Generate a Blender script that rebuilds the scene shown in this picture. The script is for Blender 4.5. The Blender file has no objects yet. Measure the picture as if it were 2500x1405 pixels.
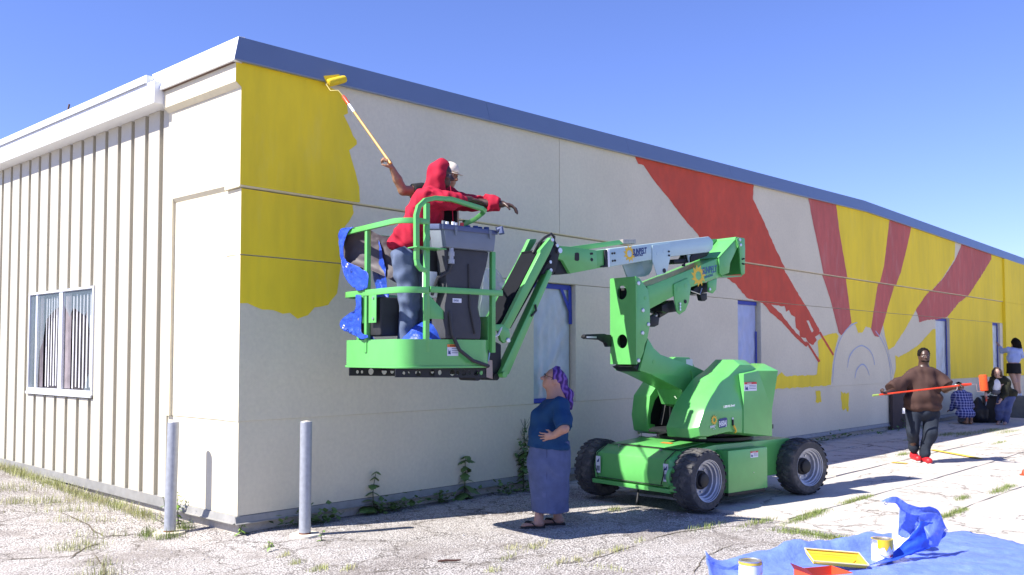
import bpy, bmesh, math, random
import numpy as np
from math import radians, sin, cos, pi, tan, sqrt
from mathutils import Vector, Matrix, noise
from mathutils.geometry import tessellate_polygon
random.seed(7)
scn = bpy.context.scene
COL = scn.collection

# ---------------------------------------------------------------- camera
F_PX, YH, PITCH, AX = 2240.0, 868.0, radians(2.5), radians(42.6)
CY = YH - F_PX * tan(PITCH)
CAM = Vector((-4.855, -8.123, 1.70))
cd = bpy.data.cameras.new('camera'); cam = bpy.data.objects.new('camera', cd); COL.objects.link(cam)
cam.location = CAM
cam.rotation_euler = (pi / 2 + PITCH, 0, AX - pi / 2)
cd.sensor_width = 36.0; cd.sensor_fit = 'HORIZONTAL'
cd.lens = 36.0 * F_PX / 2500.0
cd.shift_x = 0.0
cd.shift_y = (CY - 702.5) / 2500.0
cd.clip_start = 0.1; cd.clip_end = 3000.0
scn.camera = cam

# ---------------------------------------------------------------- sky, sun, exposure
SUN_TO = Vector((-0.88, 0.37, 1.0)).normalized()          # from the ground towards the sun
w = bpy.data.worlds.new('World'); scn.world = w; w.use_nodes = True
nt = w.node_tree; nt.nodes.clear()
wo = nt.nodes.new('ShaderNodeOutputWorld'); bg = nt.nodes.new('ShaderNodeBackground')
sky = nt.nodes.new('ShaderNodeTexSky'); sky.sky_type = 'NISHITA'; sky.sun_disc = False
sky.sun_elevation = math.asin(SUN_TO.z)
sky.sun_rotation = math.atan2(SUN_TO.x, SUN_TO.y)
sky.altitude = 200; sky.air_density = 1.0; sky.dust_density = 0.25; sky.ozone_density = 3.5
hs = nt.nodes.new('ShaderNodeMix'); hs.data_type = 'RGBA'; hs.blend_type = 'MULTIPLY'
hs.inputs[0].default_value = 1.0; hs.inputs[7].default_value = (1.02, 1.02, 1.56, 1)
nt.links.new(sky.outputs[0], hs.inputs[6]); nt.links.new(hs.outputs[2], bg.inputs[0])
bg.inputs[1].default_value = 0.070
nt.links.new(bg.outputs[0], wo.inputs[0])
sd = bpy.data.lights.new('sun', 'SUN'); so = bpy.data.objects.new('sun', sd); COL.objects.link(so)
sd.energy = 5.0; sd.angle = radians(0.53); sd.color = (1.0, 0.95, 0.87)
so.rotation_euler = SUN_TO.to_track_quat('Z', 'Y').to_euler(); so.location = (-20, 10, 25)
scn.view_settings.view_transform = 'Standard'; scn.view_settings.look = 'None'
scn.view_settings.gamma = 1.0; scn.view_settings.exposure = 1.09
scn.view_settings.use_curve_mapping = False

# ---------------------------------------------------------------- measuring: a pixel of the photo as a point on a real plane
_fw = Vector((cos(AX), sin(AX), 0)); RT = Vector((sin(AX), -cos(AX), 0)); _up = Vector((0, 0, 1))
_f3 = _fw * cos(PITCH) + _up * sin(PITCH); _u3 = -_fw * sin(PITCH) + _up * cos(PITCH)
def ray(x, y): return _f3 + RT * ((x - 1250) / F_PX) - _u3 * ((y - CY) / F_PX)
def on_plane(x, y, p, n):
    d = ray(x, y); return CAM + d * ((Vector(p) - CAM).dot(n) / d.dot(n))
GZ = -0.05
def G(x, y, z=GZ): return on_plane(x, y, (0, 0, z), Vector((0, 0, 1)))
def W(x, y, yo=0.0): return on_plane(x, y, (0, yo, 0), Vector((0, 1, 0)))
def L(x, y, xo=0.0): return on_plane(x, y, (xo, 0, 0), Vector((1, 0, 0)))
CROP = {'f': (0, 0, 1), 'c2': (1120, 540, 3.345), 'c7': (1460, 560, 6.387), 'c8': (1200, 560, 3.697), 'c5': (1640, 840, 5.404),
        'c3': (1360, 820, 2.927), 'c4': (1420, 880, 4.132), 'cb': (820, 540, 3.602), 'c1': (780, 360, 2.423),
        'cm': (1500, 360, 2.342), 'ct': (560, 60, 2.81), 'cr': (2060, 760, 3.345), 'cp': (920, 370, 4.845), 'cw': (1180, 860, 3.054), 'cq': (2260, 800, 5.404), 'cg': (1700, 1150, 3.125)}
def px(c, p):
    a = CROP[c]; return (a[0] + p[0] / a[2], a[1] + p[1] / a[2])

# ---------------------------------------------------------------- object helpers
def tag(o, label=None, cat=None, group=None, kind=None):
    if label: o['label'] = label
    if cat: o['category'] = cat
    if group: o['group'] = group
    if kind: o['kind'] = kind
    return o
def thing(name, label, cat, loc=(0, 0, 0), rz=0.0, group=None):
    o = bpy.data.objects.new(name, None); COL.objects.link(o)
    o.location = loc; o.rotation_euler = (0, 0, rz); o.empty_display_size = 0.1
    return tag(o, label, cat, group)
def link(name, me, mat=None, parent=None):
    o = bpy.data.objects.new(name, me); COL.objects.link(o)
    if mat is not None and not me.materials:
        for m_ in (mat if isinstance(mat, (list, tuple)) else [mat]): me.materials.append(m_)
    if parent is not None: o.parent = parent
    return o
def copy_tree(o, parent=None):
    c = o.copy(); COL.objects.link(c)
    if parent is not None: c.parent = parent
    for ch in list(o.children): copy_tree(ch, c)
    return c

class MB:
    def __init__(self): self.v = []; self.f = []; self.m = []; self.mi = 0
    def add(self, vs, fs):
        b = len(self.v); self.v += [tuple(p) for p in vs]; self.f += [tuple(i + b for i in f) for f in fs]; self.m += [self.mi] * len(fs)
        return self
    def box(self, c, s, R=None):
        c = Vector(c); h = Vector(s) / 2; vs = []
        for x in (-1, 1):
            for y in (-1, 1):
                for z in (-1, 1):
                    p = Vector((x * h.x, y * h.y, z * h.z))
                    if R is not None: p = R @ p
                    vs.append(c + p)
        return self.add(vs, [(0, 1, 3, 2), (4, 6, 7, 5), (0, 4, 5, 1), (2, 3, 7, 6), (0, 2, 6, 4), (1, 5, 7, 3)])
    def span(self, a, b):
        a = Vector(a); b = Vector(b); return self.box((a + b) / 2, [abs(q) for q in (b - a)])
    def plate(self, outer, c0, c1, f, holes=()):
        loops = [list(outer)] + [list(h) for h in holes]
        # orientation
        flat = [p for l in loops for p in l]; n = len(flat)
        tris = tessellate_polygon([[Vector((p[0], p[1], 0)) for p in l] for l in loops])
        vs = [f(p[0], p[1], c0) for p in flat] + [f(p[0], p[1], c1) for p in flat]
        fs = []
        for t in tris:
            fs.append(tuple(t)); fs.append(tuple(i + n for i in reversed(t)))
        b = 0
        for l in loops:
            k = len(l)
            for i in range(k):
                j = (i + 1) % k; fs.append((b + i, b + j, b + j + n, b + i + n))
            b += k
        return self.add(vs, fs)
    def cyl(self, a, b, r, r2=None, n=14, caps=True):
        a = Vector(a); b = Vector(b); r2 = r if r2 is None else r2
        d = (b - a).normalized(); q = d.orthogonal().normalized(); s = d.cross(q); vs = []
        for p, rr in ((a, r), (b, r2)):
            for i in range(n):
                t = 2 * pi * i / n; vs.append(p + (q * cos(t) + s * sin(t)) * rr)
        fs = [(i, (i + 1) % n, (i + 1) % n + n, i + n) for i in range(n)]
        if caps: fs += [tuple(range(n - 1, -1, -1)), tuple(range(n, 2 * n))]
        return self.add(vs, fs)
    def tube(self, pts, r, n=8, rect=None, caps=True, closed=False):
        """round (or rect=(w,h)) section swept along a path"""
        pts = [Vector(p) for p in pts]; N = len(pts); rs = r if isinstance(r, (list, tuple)) else [r] * N
        ref = None; vs = []; fs = []
        if rect: n = 4
        for i, p in enumerate(pts):
            if closed: d = (pts[(i + 1) % N] - pts[i - 1]).normalized()
            else: d = (pts[min(i + 1, N - 1)] - pts[max(i - 1, 0)]).normalized()
            if ref is None:
                ref = Vector((0, 0, 1)) if abs(d.z) < 0.9 else Vector((0, 1, 0))
                if rect and len(rect) > 2: ref = Vector(rect[2])
            s = d.cross(ref).normalized(); ref2 = s.cross(d).normalized(); ref = ref2
            if rect:
                w_, h_ = rect[0] / 2, rect[1] / 2
                k = 1.0
                if 0 < i < N - 1 or closed:
                    a = (pts[i] - pts[i - 1]).normalized(); k = 1 / max(0.5, abs(a.dot(d)))
                for sx, sz in ((-1, -1), (1, -1), (1, 1), (-1, 1)): vs.append(p + s * (w_ * sx * k) + ref2 * (h_ * sz))
            else:
                for j in range(n):
                    t = 2 * pi * j / n; vs.append(p + (s * cos(t) + ref2 * sin(t)) * rs[i])
        M_ = N if closed else N - 1
        for i in range(M_):
            a = i * n; b = ((i + 1) % N) * n
            for j in range(n): fs.append((a + j, a + (j + 1) % n, b + (j + 1) % n, b + j))
        if caps and not closed: fs += [tuple(range(n - 1, -1, -1)), tuple(range((N - 1) * n, N * n))]
        return self.add(vs, fs)
    def lathe(self, prof, c=(0, 0, 0), axis='z', n=32, caps=False):
        """prof: list of (radius, height)"""
        c = Vector(c); vs = []; fs = []
        for r, h in prof:
            for i in range(n):
                t = 2 * pi * i / n
                p = {'z': (r * cos(t), r * sin(t), h), 'y': (r * cos(t), h, r * sin(t)), 'x': (h, r * cos(t), r * sin(t))}[axis]
                vs.append(c + Vector(p))
        for k in range(len(prof) - 1):
            for i in range(n):
                j = (i + 1) % n; fs.append((k * n + i, k * n + j, (k + 1) * n + j, (k + 1) * n + i))
        if caps: fs += [tuple(range(n)), tuple(range((len(prof) - 1) * n, len(prof) * n))]
        return self.add(vs, fs)
    def mesh(self, name, bevel=0.0, segs=2, angle=32, smooth=True, fix=True):
        me = bpy.data.meshes.new(name); me.from_pydata(self.v, [], self.f)
        if any(self.m):
            me.polygons.foreach_set('material_index', self.m)
        bm = bmesh.new(); bm.from_mesh(me)
        if fix:
            bmesh.ops.remove_doubles(bm, verts=bm.verts, dist=1e-5)
            bmesh.ops.recalc_face_normals(bm, faces=bm.faces)
        if bevel > 0:
            es = [e for e in bm.edges if len(e.link_faces) == 2 and e.calc_face_angle(0) > radians(28)]
            bmesh.ops.bevel(bm, geom=es, offset=bevel, segments=segs, affect='EDGES', profile=0.6, clamp_overlap=True)
        bm.to_mesh(me); bm.free()
        if smooth:
            me.polygons.foreach_set('use_smooth', [True] * len(me.polygons))
            me.set_sharp_from_angle(angle=radians(angle))
        me.update(); return me
    def build(self, name, mat, parent=None, bevel=0.0, segs=2, angle=32, smooth=True, fix=True):
        return link(name, self.mesh(name, bevel, segs, angle, smooth, fix), mat, parent)

# ---------------------------------------------------------------- materials
MATS = {}
def mat(name, col, rough=0.5, metal=0.0, var=0.06, vscale=6.0, bump=0.0, bscale=60.0, spec=0.5, coat=0.0, var2=0.0, v2scale=0.6, dirt=None, stretch=None, alpha=1.0, trans=0.0):
    if name in MATS: return MATS[name]
    m = bpy.data.materials.new(name); m.use_nodes = True; n = m.node_tree; l = n.links
    b = n.nodes['Principled BSDF']
    b.inputs['Roughness'].default_value = rough; b.inputs['Metallic'].default_value = metal
    b.inputs['Specular IOR Level'].default_value = spec
    if coat: b.inputs['Coat Weight'].default_value = coat; b.inputs['Coat Roughness'].default_value = 0.12
    tc = n.nodes.new('ShaderNodeTexCoord'); src = tc.outputs['Object']
    if stretch:
        mp = n.nodes.new('ShaderNodeMapping'); mp.inputs['Scale'].default_value = stretch; l.new(src, mp.inputs[0]); src = mp.outputs[0]
    def nz(scale, det=5.0, rg=0.6):
        t = n.nodes.new('ShaderNodeTexNoise'); t.inputs['Scale'].default_value = scale; t.inputs['Detail'].default_value = det; t.inputs['Roughness'].default_value = rg
        l.new(src, t.inputs['Vector']); return t
    def mul(csrc, fac_sock, lo, hi):
        mr = n.nodes.new('ShaderNodeMapRange'); mr.inputs[1].default_value = 0.3; mr.inputs[2].default_value = 0.7; mr.inputs[3].default_value = lo; mr.inputs[4].default_value = hi
        l.new(fac_sock, mr.inputs[0])
        x = n.nodes.new('ShaderNodeMix'); x.data_type = 'RGBA'; x.blend_type = 'MULTIPLY'; x.inputs[0].default_value = 1.0
        if isinstance(csrc, tuple): x.inputs[6].default_value = csrc
        else: l.new(csrc, x.inputs[6])
        l.new(mr.outputs[0], x.inputs[7]); return x.outputs[2]
    c = (*col, 1.0)
    t1 = nz(vscale)
    cur = mul(c, t1.outputs['Fac'], 1 - var, 1 + var)
    if var2: cur = mul(cur, nz(v2scale, 3.0).outputs['Fac'], 1 - var2, 1 + var2)
    if dirt:                                   # (colour, scale, threshold, strength): blotches of their own
        td = nz(dirt[1], 8.0, 0.7); mr = n.nodes.new('ShaderNodeMapRange')
        mr.inputs[1].default_value = dirt[2]; mr.inputs[2].default_value = dirt[2] + 0.14; mr.inputs[3].default_value = 0; mr.inputs[4].default_value = dirt[3]
        l.new(td.outputs['Fac'], mr.inputs[0])
        x = n.nodes.new('ShaderNodeMix'); x.data_type = 'RGBA'; l.new(mr.outputs[0], x.inputs[0]); l.new(cur, x.inputs[6]); x.inputs[7].default_value = (*dirt[0], 1); cur = x.outputs[2]
    l.new(cur, b.inputs['Base Color'])
    rr = n.nodes.new('ShaderNodeMapRange'); rr.inputs[3].default_value = max(0.02, rough - 0.08); rr.inputs[4].default_value = min(1, rough + 0.08)
    l.new(t1.outputs['Fac'], rr.inputs[0]); l.new(rr.outputs[0], b.inputs['Roughness'])
    if bump:
        t2 = nz(bscale, 4.0); bp = n.nodes.new('ShaderNodeBump'); bp.inputs['Strength'].default_value = bump; bp.inputs['Distance'].default_value = 0.01
        l.new(t2.outputs['Fac'], bp.inputs['Height']); l.new(bp.outputs[0], b.inputs['Normal'])
    if alpha < 1: b.inputs['Alpha'].default_value = alpha
    if trans: b.inputs['Transmission Weight'].default_value = trans
    MATS[name] = m; return m

STUCCO = mat('cream_stucco', (0.68, 0.622, 0.468), 0.92, var=0.05, vscale=22, bump=0.35, bscale=160, var2=0.06, v2scale=0.7, dirt=((0.42, 0.38, 0.32), 1.3, 0.62, 0.22))
YELLOW = mat('yellow_paint', (0.86, 0.64, 0.020), 0.75, var=0.05, vscale=9, bump=0.3, bscale=160, var2=0.10, v2scale=1.1, dirt=((0.80, 0.64, 0.14), 3.2, 0.56, 0.25), stretch=(1, 1, 0.22))
REDP = mat('red_paint', (0.56, 0.068, 0.030), 0.75, var=0.10, vscale=7, bump=0.3, bscale=160, var2=0.14, v2scale=1.0, dirt=((0.56, 0.15, 0.10), 4.0, 0.60, 0.35), stretch=(1, 1, 0.6))
REDP2 = mat('thin_red_paint', (0.50, 0.105, 0.085), 0.75, var=0.12, vscale=9, bump=0.3, bscale=160, var2=0.12, v2scale=1.0, dirt=((0.50, 0.19, 0.17), 4.0, 0.52, 0.6), stretch=(1, 1, 0.3))
SKETCH = mat('blue_chalk_line', (0.36, 0.42, 0.60), 0.9, var=0.15, vscale=30)
FASCIA = mat('blue_grey_metal', (0.15, 0.20, 0.30), 0.36, 0.0, var=0.03, vscale=3, coat=0.0, spec=0.6)
WHITEM = mat('white_metal', (0.78, 0.79, 0.80), 0.4, var=0.03, vscale=4)
SIDING = mat('cream_siding', (0.47, 0.44, 0.36), 0.5, var=0.03, vscale=5, bump=0.05, bscale=12)
GALV = mat('galvanized_steel', (0.36, 0.38, 0.42), 0.5, 0.4, var=0.12, vscale=24, bump=0.08, bscale=70, dirt=((0.3, 0.29, 0.28), 9, 0.6, 0.35))
CONC = mat('concrete', (0.46, 0.42, 0.36), 0.95, var=0.14, vscale=25, bump=0.6, bscale=90, dirt=((0.3, 0.26, 0.2), 6, 0.6, 0.4))
ROOFB = mat('brown_roofing', (0.13, 0.075, 0.055), 0.8, var=0.1)
DARK = mat('dark_interior', (0.02, 0.02, 0.022), 0.8)
ALU = mat('aluminium_frame', (0.66, 0.68, 0.72), 0.4, 0.3, var=0.04)
FLASH = mat('dull_flashing', (0.27, 0.265, 0.25), 0.6, 0.15, var=0.15, vscale=8, dirt=((0.30, 0.28, 0.25), 5, 0.55, 0.5), bump=0.1, bscale=30)
TAPE = mat('blue_masking_tape', (0.015, 0.04, 0.36), 0.6, var=0.12, vscale=14, bump=0.2, bscale=30)
# ================================================================ GROUND
def gz(x, y):
    """height of the ground"""
    def ss(a, b, t):
        t = min(1, max(0, (t - a) / (b - a))); return t * t * (3 - 2 * t)
    z = GZ - 0.055 * ss(0.25, -0.5, x) * ss(-2.5, -0.5, y) * ss(2.2, 0.5, y)
    z += 0.17 * ss(0.8, 7.0, y) * ss(1.0, 0.0, x)
    return z
def ground_material(name, slab):
    m = bpy.data.materials.new(name); m.use_nodes = True; n = m.node_tree; l = n.links; b = n.nodes['Principled BSDF']
    b.inputs['Roughness'].default_value = 0.95; b.inputs['Specular IOR Level'].default_value = 0.25
    tc = n.nodes.new('ShaderNodeTexCoord'); src = tc.outputs['Object']
    def N(t, **k):
        o = n.nodes.new(t)
        for a, v in k.items():
            if a in o.inputs: o.inputs[a].default_value = v
            else: setattr(o, a, v)
        return o
    def mr(sock, a, b_, c, d):
        o = N('ShaderNodeMapRange'); o.inputs[1].default_value = a; o.inputs[2].default_value = b_; o.inputs[3].default_value = c; o.inputs[4].default_value = d; l.new(sock, o.inputs[0]); return o.outputs[0]
    def mix(fac, c1, c2, bt='MIX'):
        o = N('ShaderNodeMix', data_type='RGBA', blend_type=bt)
        if isinstance(fac, float): o.inputs[0].default_value = fac
        else: l.new(fac, o.inputs[0])
        for s, i in ((c1, 6), (c2, 7)):
            if isinstance(s, tuple): o.inputs[i].default_value = (*s, 1)
            else: l.new(s, o.inputs[i])
        return o.outputs[2]
    def noise_(scale, det=6.0, rg=0.6):
        o = N('ShaderNodeTexNoise', Scale=scale, Detail=det, Roughness=rg); l.new(src, o.inputs['Vector']); return o
    wv = noise_(1.1, 8.0, .7); dv = N('ShaderNodeVectorMath', operation='MULTIPLY_ADD'); l.new(wv.outputs['Color'], dv.inputs[0]); dv.inputs[1].default_value = (1.3, 1.3, 0); l.new(src, dv.inputs[2])
    big = noise_(0.55, 4.0); mid = noise_(4.0, 7.0, 0.7); fine = noise_(55.0, 3.0, 0.7)
    if slab:
        c = mix(mr(big.outputs['Fac'], 0.3, 0.7, 0, 1), (0.50, 0.465, 0.41), (0.62, 0.58, 0.53))
        c = mix(mr(mid.outputs['Fac'], 0.35, 0.7, 0.25, 0.0), c, (0.36, 0.31, 0.265))
        c = mix(mr(fine.outputs['Fac'], 0.35, 0.62, 0.35, 0.0), c, (0.24, 0.215, 0.20))
        h = fine.outputs['Fac']; vs = 0.33
    else:
        vo = N('ShaderNodeTexVoronoi', Scale=62.0, feature='F1'); l.new(src, vo.inputs['Vector'])
        stone = mix(mr(vo.outputs['Color'], 0.0, 1.0, 0, 1), (0.40, 0.37, 0.345), (0.72, 0.68, 0.64))
        c = mix(mr(vo.outputs['Distance'], 0.32, 0.66, 0, 1), stone, (0.10, 0.09, 0.085))
        c = mix(mr(mid.outputs['Fac'], 0.48, 0.66, 0, 0.6), c, (0.21, 0.18, 0.155))
        c = mix(mr(big.outputs['Fac'], 0.35, 0.65, 0.0, 0.35), c, (0.50, 0.47, 0.45))
        pt = N('ShaderNodeTexNoise', Scale=0.9, Detail=5.0, Roughness=0.65); mp_ = N('ShaderNodeMapping'); mp_.inputs['Location'].default_value = (3.3, 1.7, 0); l.new(src, mp_.inputs[0]); l.new(mp_.outputs[0], pt.inputs['Vector'])
        c = mix(mr(pt.outputs['Fac'], 0.52, 0.62, 0, 0.45), c, (0.16, 0.135, 0.12))
        h = vo.outputs['Distance']; vs = 0.42
    vc = N('ShaderNodeTexVoronoi', Scale=vs, feature='DISTANCE_TO_EDGE'); l.new(dv.outputs[0], vc.inputs['Vector'])
    vc2 = N('ShaderNodeTexVoronoi', Scale=vs * 3.1, feature='DISTANCE_TO_EDGE'); l.new(dv.outputs[0], vc2.inputs['Vector'])
    gate = mr(noise_(0.45, 2.0).outputs['Fac'], 0.42, 0.54, 0, 1)
    k1a = mr(vc.outputs['Distance'], 0.0008, 0.005, 0.7, 0.0)
    g1 = mr(noise_(0.8, 3.0).outputs['Fac'], 0.44, 0.56, 0, 1); k1m = N('ShaderNodeMath', operation='MULTIPLY'); l.new(k1a, k1m.inputs[0]); l.new(g1, k1m.inputs[1]); k1 = k1m.outputs[0]
    k2 = mr(vc2.outputs['Distance'], 0.004, 0.02, 0.75, 0.0)
    k2g = N('ShaderNodeMath', operation='MULTIPLY'); l.new(k2, k2g.inputs[0]); l.new(gate, k2g.inputs[1])
    kk = N('ShaderNodeMath', operation='MAXIMUM'); l.new(k1, kk.inputs[0]); l.new(k2g.outputs[0], kk.inputs[1])
    c = mix(kk.outputs[0], c, (0.075, 0.06, 0.045))
    l.new(c, b.inputs['Base Color'])
    hh = N('ShaderNodeMath', operation='SUBTRACT'); l.new(h, hh.inputs[0]); l.new(kk.outputs[0], hh.inputs[1])
    if not slab:
        h2 = N('ShaderNodeMath', operation='MULTIPLY'); l.new(h, h2.inputs[0]); h2.inputs[1].default_value = -1.0
        hh = N('ShaderNodeMath', operation='SUBTRACT'); l.new(h2.outputs[0], hh.inputs[0]); l.new(kk.outputs[0], hh.inputs[1])
    bp = N('ShaderNodeBump'); bp.inputs['Strength'].default_value = 0.55; bp.inputs['Distance'].default_value = 0.012; l.new(hh.outputs[0], bp.inputs['Height']); l.new(bp.outputs[0], b.inputs['Normal'])
    return m
ASPH = ground_material('worn_asphalt_aggregate', False)
SLABM = ground_material('weathered_concrete_slab', True)
SOIL = mat('dark_soil', (0.10, 0.08, 0.055), 1.0, var=0.3, vscale=30, bump=0.6, bscale=60)

def grid_sheet(xs, ys, f):
    vs = [(x, y, f(x, y)) for x in xs for y in ys]; ny = len(ys)
    fs = [(i * ny + j, (i + 1) * ny + j, (i + 1) * ny + j + 1, i * ny + j + 1) for i in range(len(xs) - 1) for j in range(ny - 1)]
    return vs, fs
xs = [-600, -200, -60, -30, -15] + list(np.arange(-10, 12.01, 0.25)) + [14, 17, 20, 24, 28, 34, 42, 60, 120, 300, 700]
ys = [-700, -200, -60, -30, -20] + list(np.arange(-12, 9.01, 0.25)) + [12, 16, 24, 40, 100, 300, 700]
def bumpy(x, y):
    z = gz(x, y)
    if x < 4.2 and -12 < y < 1 and x > -10: z += 0.012 * noise.noise((x * 0.9, y * 0.9, 3)) + 0.006 * noise.noise((x * 2.7, y * 2.7, 9))
    elif x >= 4.2: z -= 0.03
    return z
g = MB(); vs, fs = grid_sheet(xs, ys, bumpy); g.add(vs, fs)
ground = g.build('ground', ASPH, smooth=True, angle=180, fix=False); tag(ground, kind='structure')
# concrete slabs: each one lies on the ground with open, dirty joints
sub = MB()
rows = [(0.30, -0.95), (-0.95, -2.5), (-2.5, -3.63), (-3.63, -4.75), (-4.75, -6.3), (-6.3, -8.2), (-8.2, -10.5)]
rr = random.Random(3)
def slab(x0, x1, y0, y1, tilt):
    """y0 > y1; ragged edged slab, its upper face a triangle fan grid"""
    n_ = 6; gp = 0.014
    a = [(x0 + gp + (x1 - x0 - 2 * gp) * i / n_, y1 + gp) for i in range(n_)] + [(x1 - gp, y1 + gp + (y0 - y1 - 2 * gp) * i / n_) for i in range(n_)] \
        + [(x1 - gp - (x1 - x0 - 2 * gp) * i / n_, y0 - gp) for i in range(n_)] + [(x0 + gp, y0 - gp - (y0 - y1 - 2 * gp) * i / n_) for i in range(n_)]
    pts = [(x + 0.030 * noise.noise((x * 3.1, y * 3.1, 1.7)) + 0.05 * noise.noise((x * .5, y * .5, 4.)), y + 0.030 * noise.noise((x * 3.1, y * 3.1, 8.2)) + 0.06 * noise.noise((x * .5, y * .5, 7.7))) for x, y in a]
    cx, cy = (x0 + x1) / 2, (y0 + y1) / 2
    def f(x, y, c): return (x, y, GZ + (c if c < 0 else c + tilt[0] * (x - cx) + tilt[1] * (y - cy)))
    return MB().plate(pts, -0.08, 0.0, f)
for (y0, y1) in rows:
    x = 3.95 + rr.uniform(-0.15, 0.15) if y0 < -3.5 else 4.3
    if y0 > -3.5: x = 4.25 + (0.6 if y0 > -1 else 0.2)
    while x < 34:
        wd = rr.uniform(1.7, 3.1) if y0 < -3.5 else rr.uniform(2.2, 3.6)
        t = (rr.uniform(-.004, .004), rr.uniform(-.004, .004))
        slab(x, x + wd, y0, y1, t).build('slab', SLABM, ground, bevel=0.0, smooth=False)
        x += wd
# long open cracks in the old asphalt
def crack(pts, wd, seed):
    q = [G(*p) for p in pts]; out = []
    for i in range(len(q) - 1):
        n_ = max(2, int((q[i + 1] - q[i]).length / .05))
        for k in range(n_):
            p = q[i].lerp(q[i + 1], k / n_); out.append(Vector((p.x + .035 * noise.noise((p.x * 4, p.y * 4, seed)) + .012 * noise.noise((p.x * 17, p.y * 17, seed)), p.y + .035 * noise.noise((p.x * 4, p.y * 4, seed + 5)) + .012 * noise.noise((p.x * 17, p.y * 17, seed + 2)), 0)))
    vs = []; fs = []
    for i, p in enumerate(out):
        d = (out[min(i + 1, len(out) - 1)] - out[max(i - 1, 0)]).normalized(); w_ = wd * (.35 + .9 * abs(noise.noise((p.x * 6, p.y * 6, seed + 9)))) * min(1, .2 + 4 * min(i, len(out) - 1 - i) / len(out))
        for s in (-1, 1): a = p + Vector((-d.y, d.x, 0)) * w_ * s; vs.append((a.x, a.y, max(bumpy(a.x, a.y), GZ if a.x > 3.8 else -9) + .005))
    fs = [(2 * i, 2 * i + 1, 2 * i + 3, 2 * i + 2) for i in range(len(out) - 1)]
    MB().add(vs, fs).build('crack', SOIL, ground, smooth=False, fix=False)
for i, (pts, wd) in enumerate((([(150, 1258), (205, 1278), (250, 1300), (300, 1297), (390, 1288)], .016), ([(165, 1350), (200, 1328), (255, 1308)], .016), ([(232, 1338), (250, 1365), (246, 1404)], .014), ([(0, 1352), (90, 1350), (170, 1345)], .010), ([(255, 1262), (330, 1256), (390, 1262)], .009),
        ([(1575, 1322), (1660, 1300), (1760, 1286), (1890, 1288), (1925, 1283)], .015), ([(1330, 1378), (1440, 1372), (1500, 1350), (1580, 1326)], .012), ([(1925, 1288), (1990, 1308), (2060, 1322), (2120, 1330)], .016), ([(1690, 1405), (1720, 1360), (1790, 1330), (1850, 1325)], .009), ([(880, 1400), (990, 1390), (1120, 1385)], .009), ([(1180, 1362), (1240, 1366), (1300, 1358)], .010))): crack(pts, wd, i * 3.1)
# painted yellow lines on the slabs
YLINE = mat('yellow_line_paint', (0.72, 0.47, 0.06), 0.8, var=0.2, vscale=14)
def ground_strip(a, b, wd, z):
    a = Vector((a[0], a[1], 0)); b = Vector((b[0], b[1], 0)); d = (b - a).normalized(); s = Vector((-d.y, d.x, 0)) * wd / 2; n_ = 10; vs = []; fs = []
    for i in range(n_ + 1):
        p = a + (b - a) * i / n_; j = 0.015 * noise.noise(p * 5)
        vs += [(*(p + s)[:2], z + j * 0), (*(p - s * (1 + j * 9))[:2], z)]
    fs = [(2 * i, 2 * i + 1, 2 * i + 3, 2 * i + 2) for i in range(n_)]
    return MB().add(vs, fs)
for a, b, wd in (((G(2275, 1100)[0], G(2275, 1100)[1]), (G(2395, 1122)[0], G(2395, 1122)[1]), 0.13), ((G(2178, 1131)[0], G(2178, 1131)[1]), (G(2215, 1134)[0], G(2215, 1134)[1]), 0.12)):
    ground_strip(a, b, wd, GZ + 0.016).build('painted_line', YLINE, ground, smooth=False)

# ================================================================ BUILDING
BLD = thing('commercial_building', 'long low cream building with a half painted sun mural on its shaded side', 'building', (0, 0, 0))
XR, XE = 15.7, 26.62                      # ridge, step in the wall
def zf(x):                                # underside of the fascia along the long wall
    return 4.615 + 0.328 * x / XR if x < XR else 4.943 - 0.0185 * (x - XR)
B_A, B_B, B_C, B_D = 0.0, -0.008, -0.008, -0.042       # how far each course stands proud
def wallx(x0, x1, prof):
    """profile in (y,z), run along x"""
    return MB().plate(prof, x0, x1, lambda y, z, x: (x, y, z))
wins = [(4.40, 5.30), (9.93, 10.79), (20.40, 21.52), (25.52, 26.33)]
WZ0, WZ1 = 1.055, 2.69
# course A (bottom), B (window course), C, D (upper)
for x0, x1 in ((0, 10.5), (10.506, 21.7), (21.706, XE)):
    wallx(x0, x1, [(B_A, 0.124), (B_A, 1.046), (0.25, 1.046), (0.25, 0.124)]).build('wall_panel', STUCCO, BLD, smooth=False)
bx = [0.0 + B_B] + [q for w_ in wins for q in w_] + [XE]
for i in range(0, len(bx), 2):
    wallx(bx[i], bx[i + 1], [(B_B, 1.05), (B_B + .004, 1.047), (0.25, 1.047), (0.25, 2.694), (B_B, 2.694)]).build('wall_panel', STUCCO, BLD, smooth=False)
for x0, x1 in ((B_C, 10.5), (10.506, 21.7), (21.706, XE)):
    wallx(x0, x1, [(B_C, 2.704), (B_C, 3.362), (0.25, 3.362), (0.25, 2.704), (0.02, 2.696)]).build('wall_panel', STUCCO, BLD, smooth=False)
seams = [B_D, 4.905, 10.51, 16.1, 21.7, XE]
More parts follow.
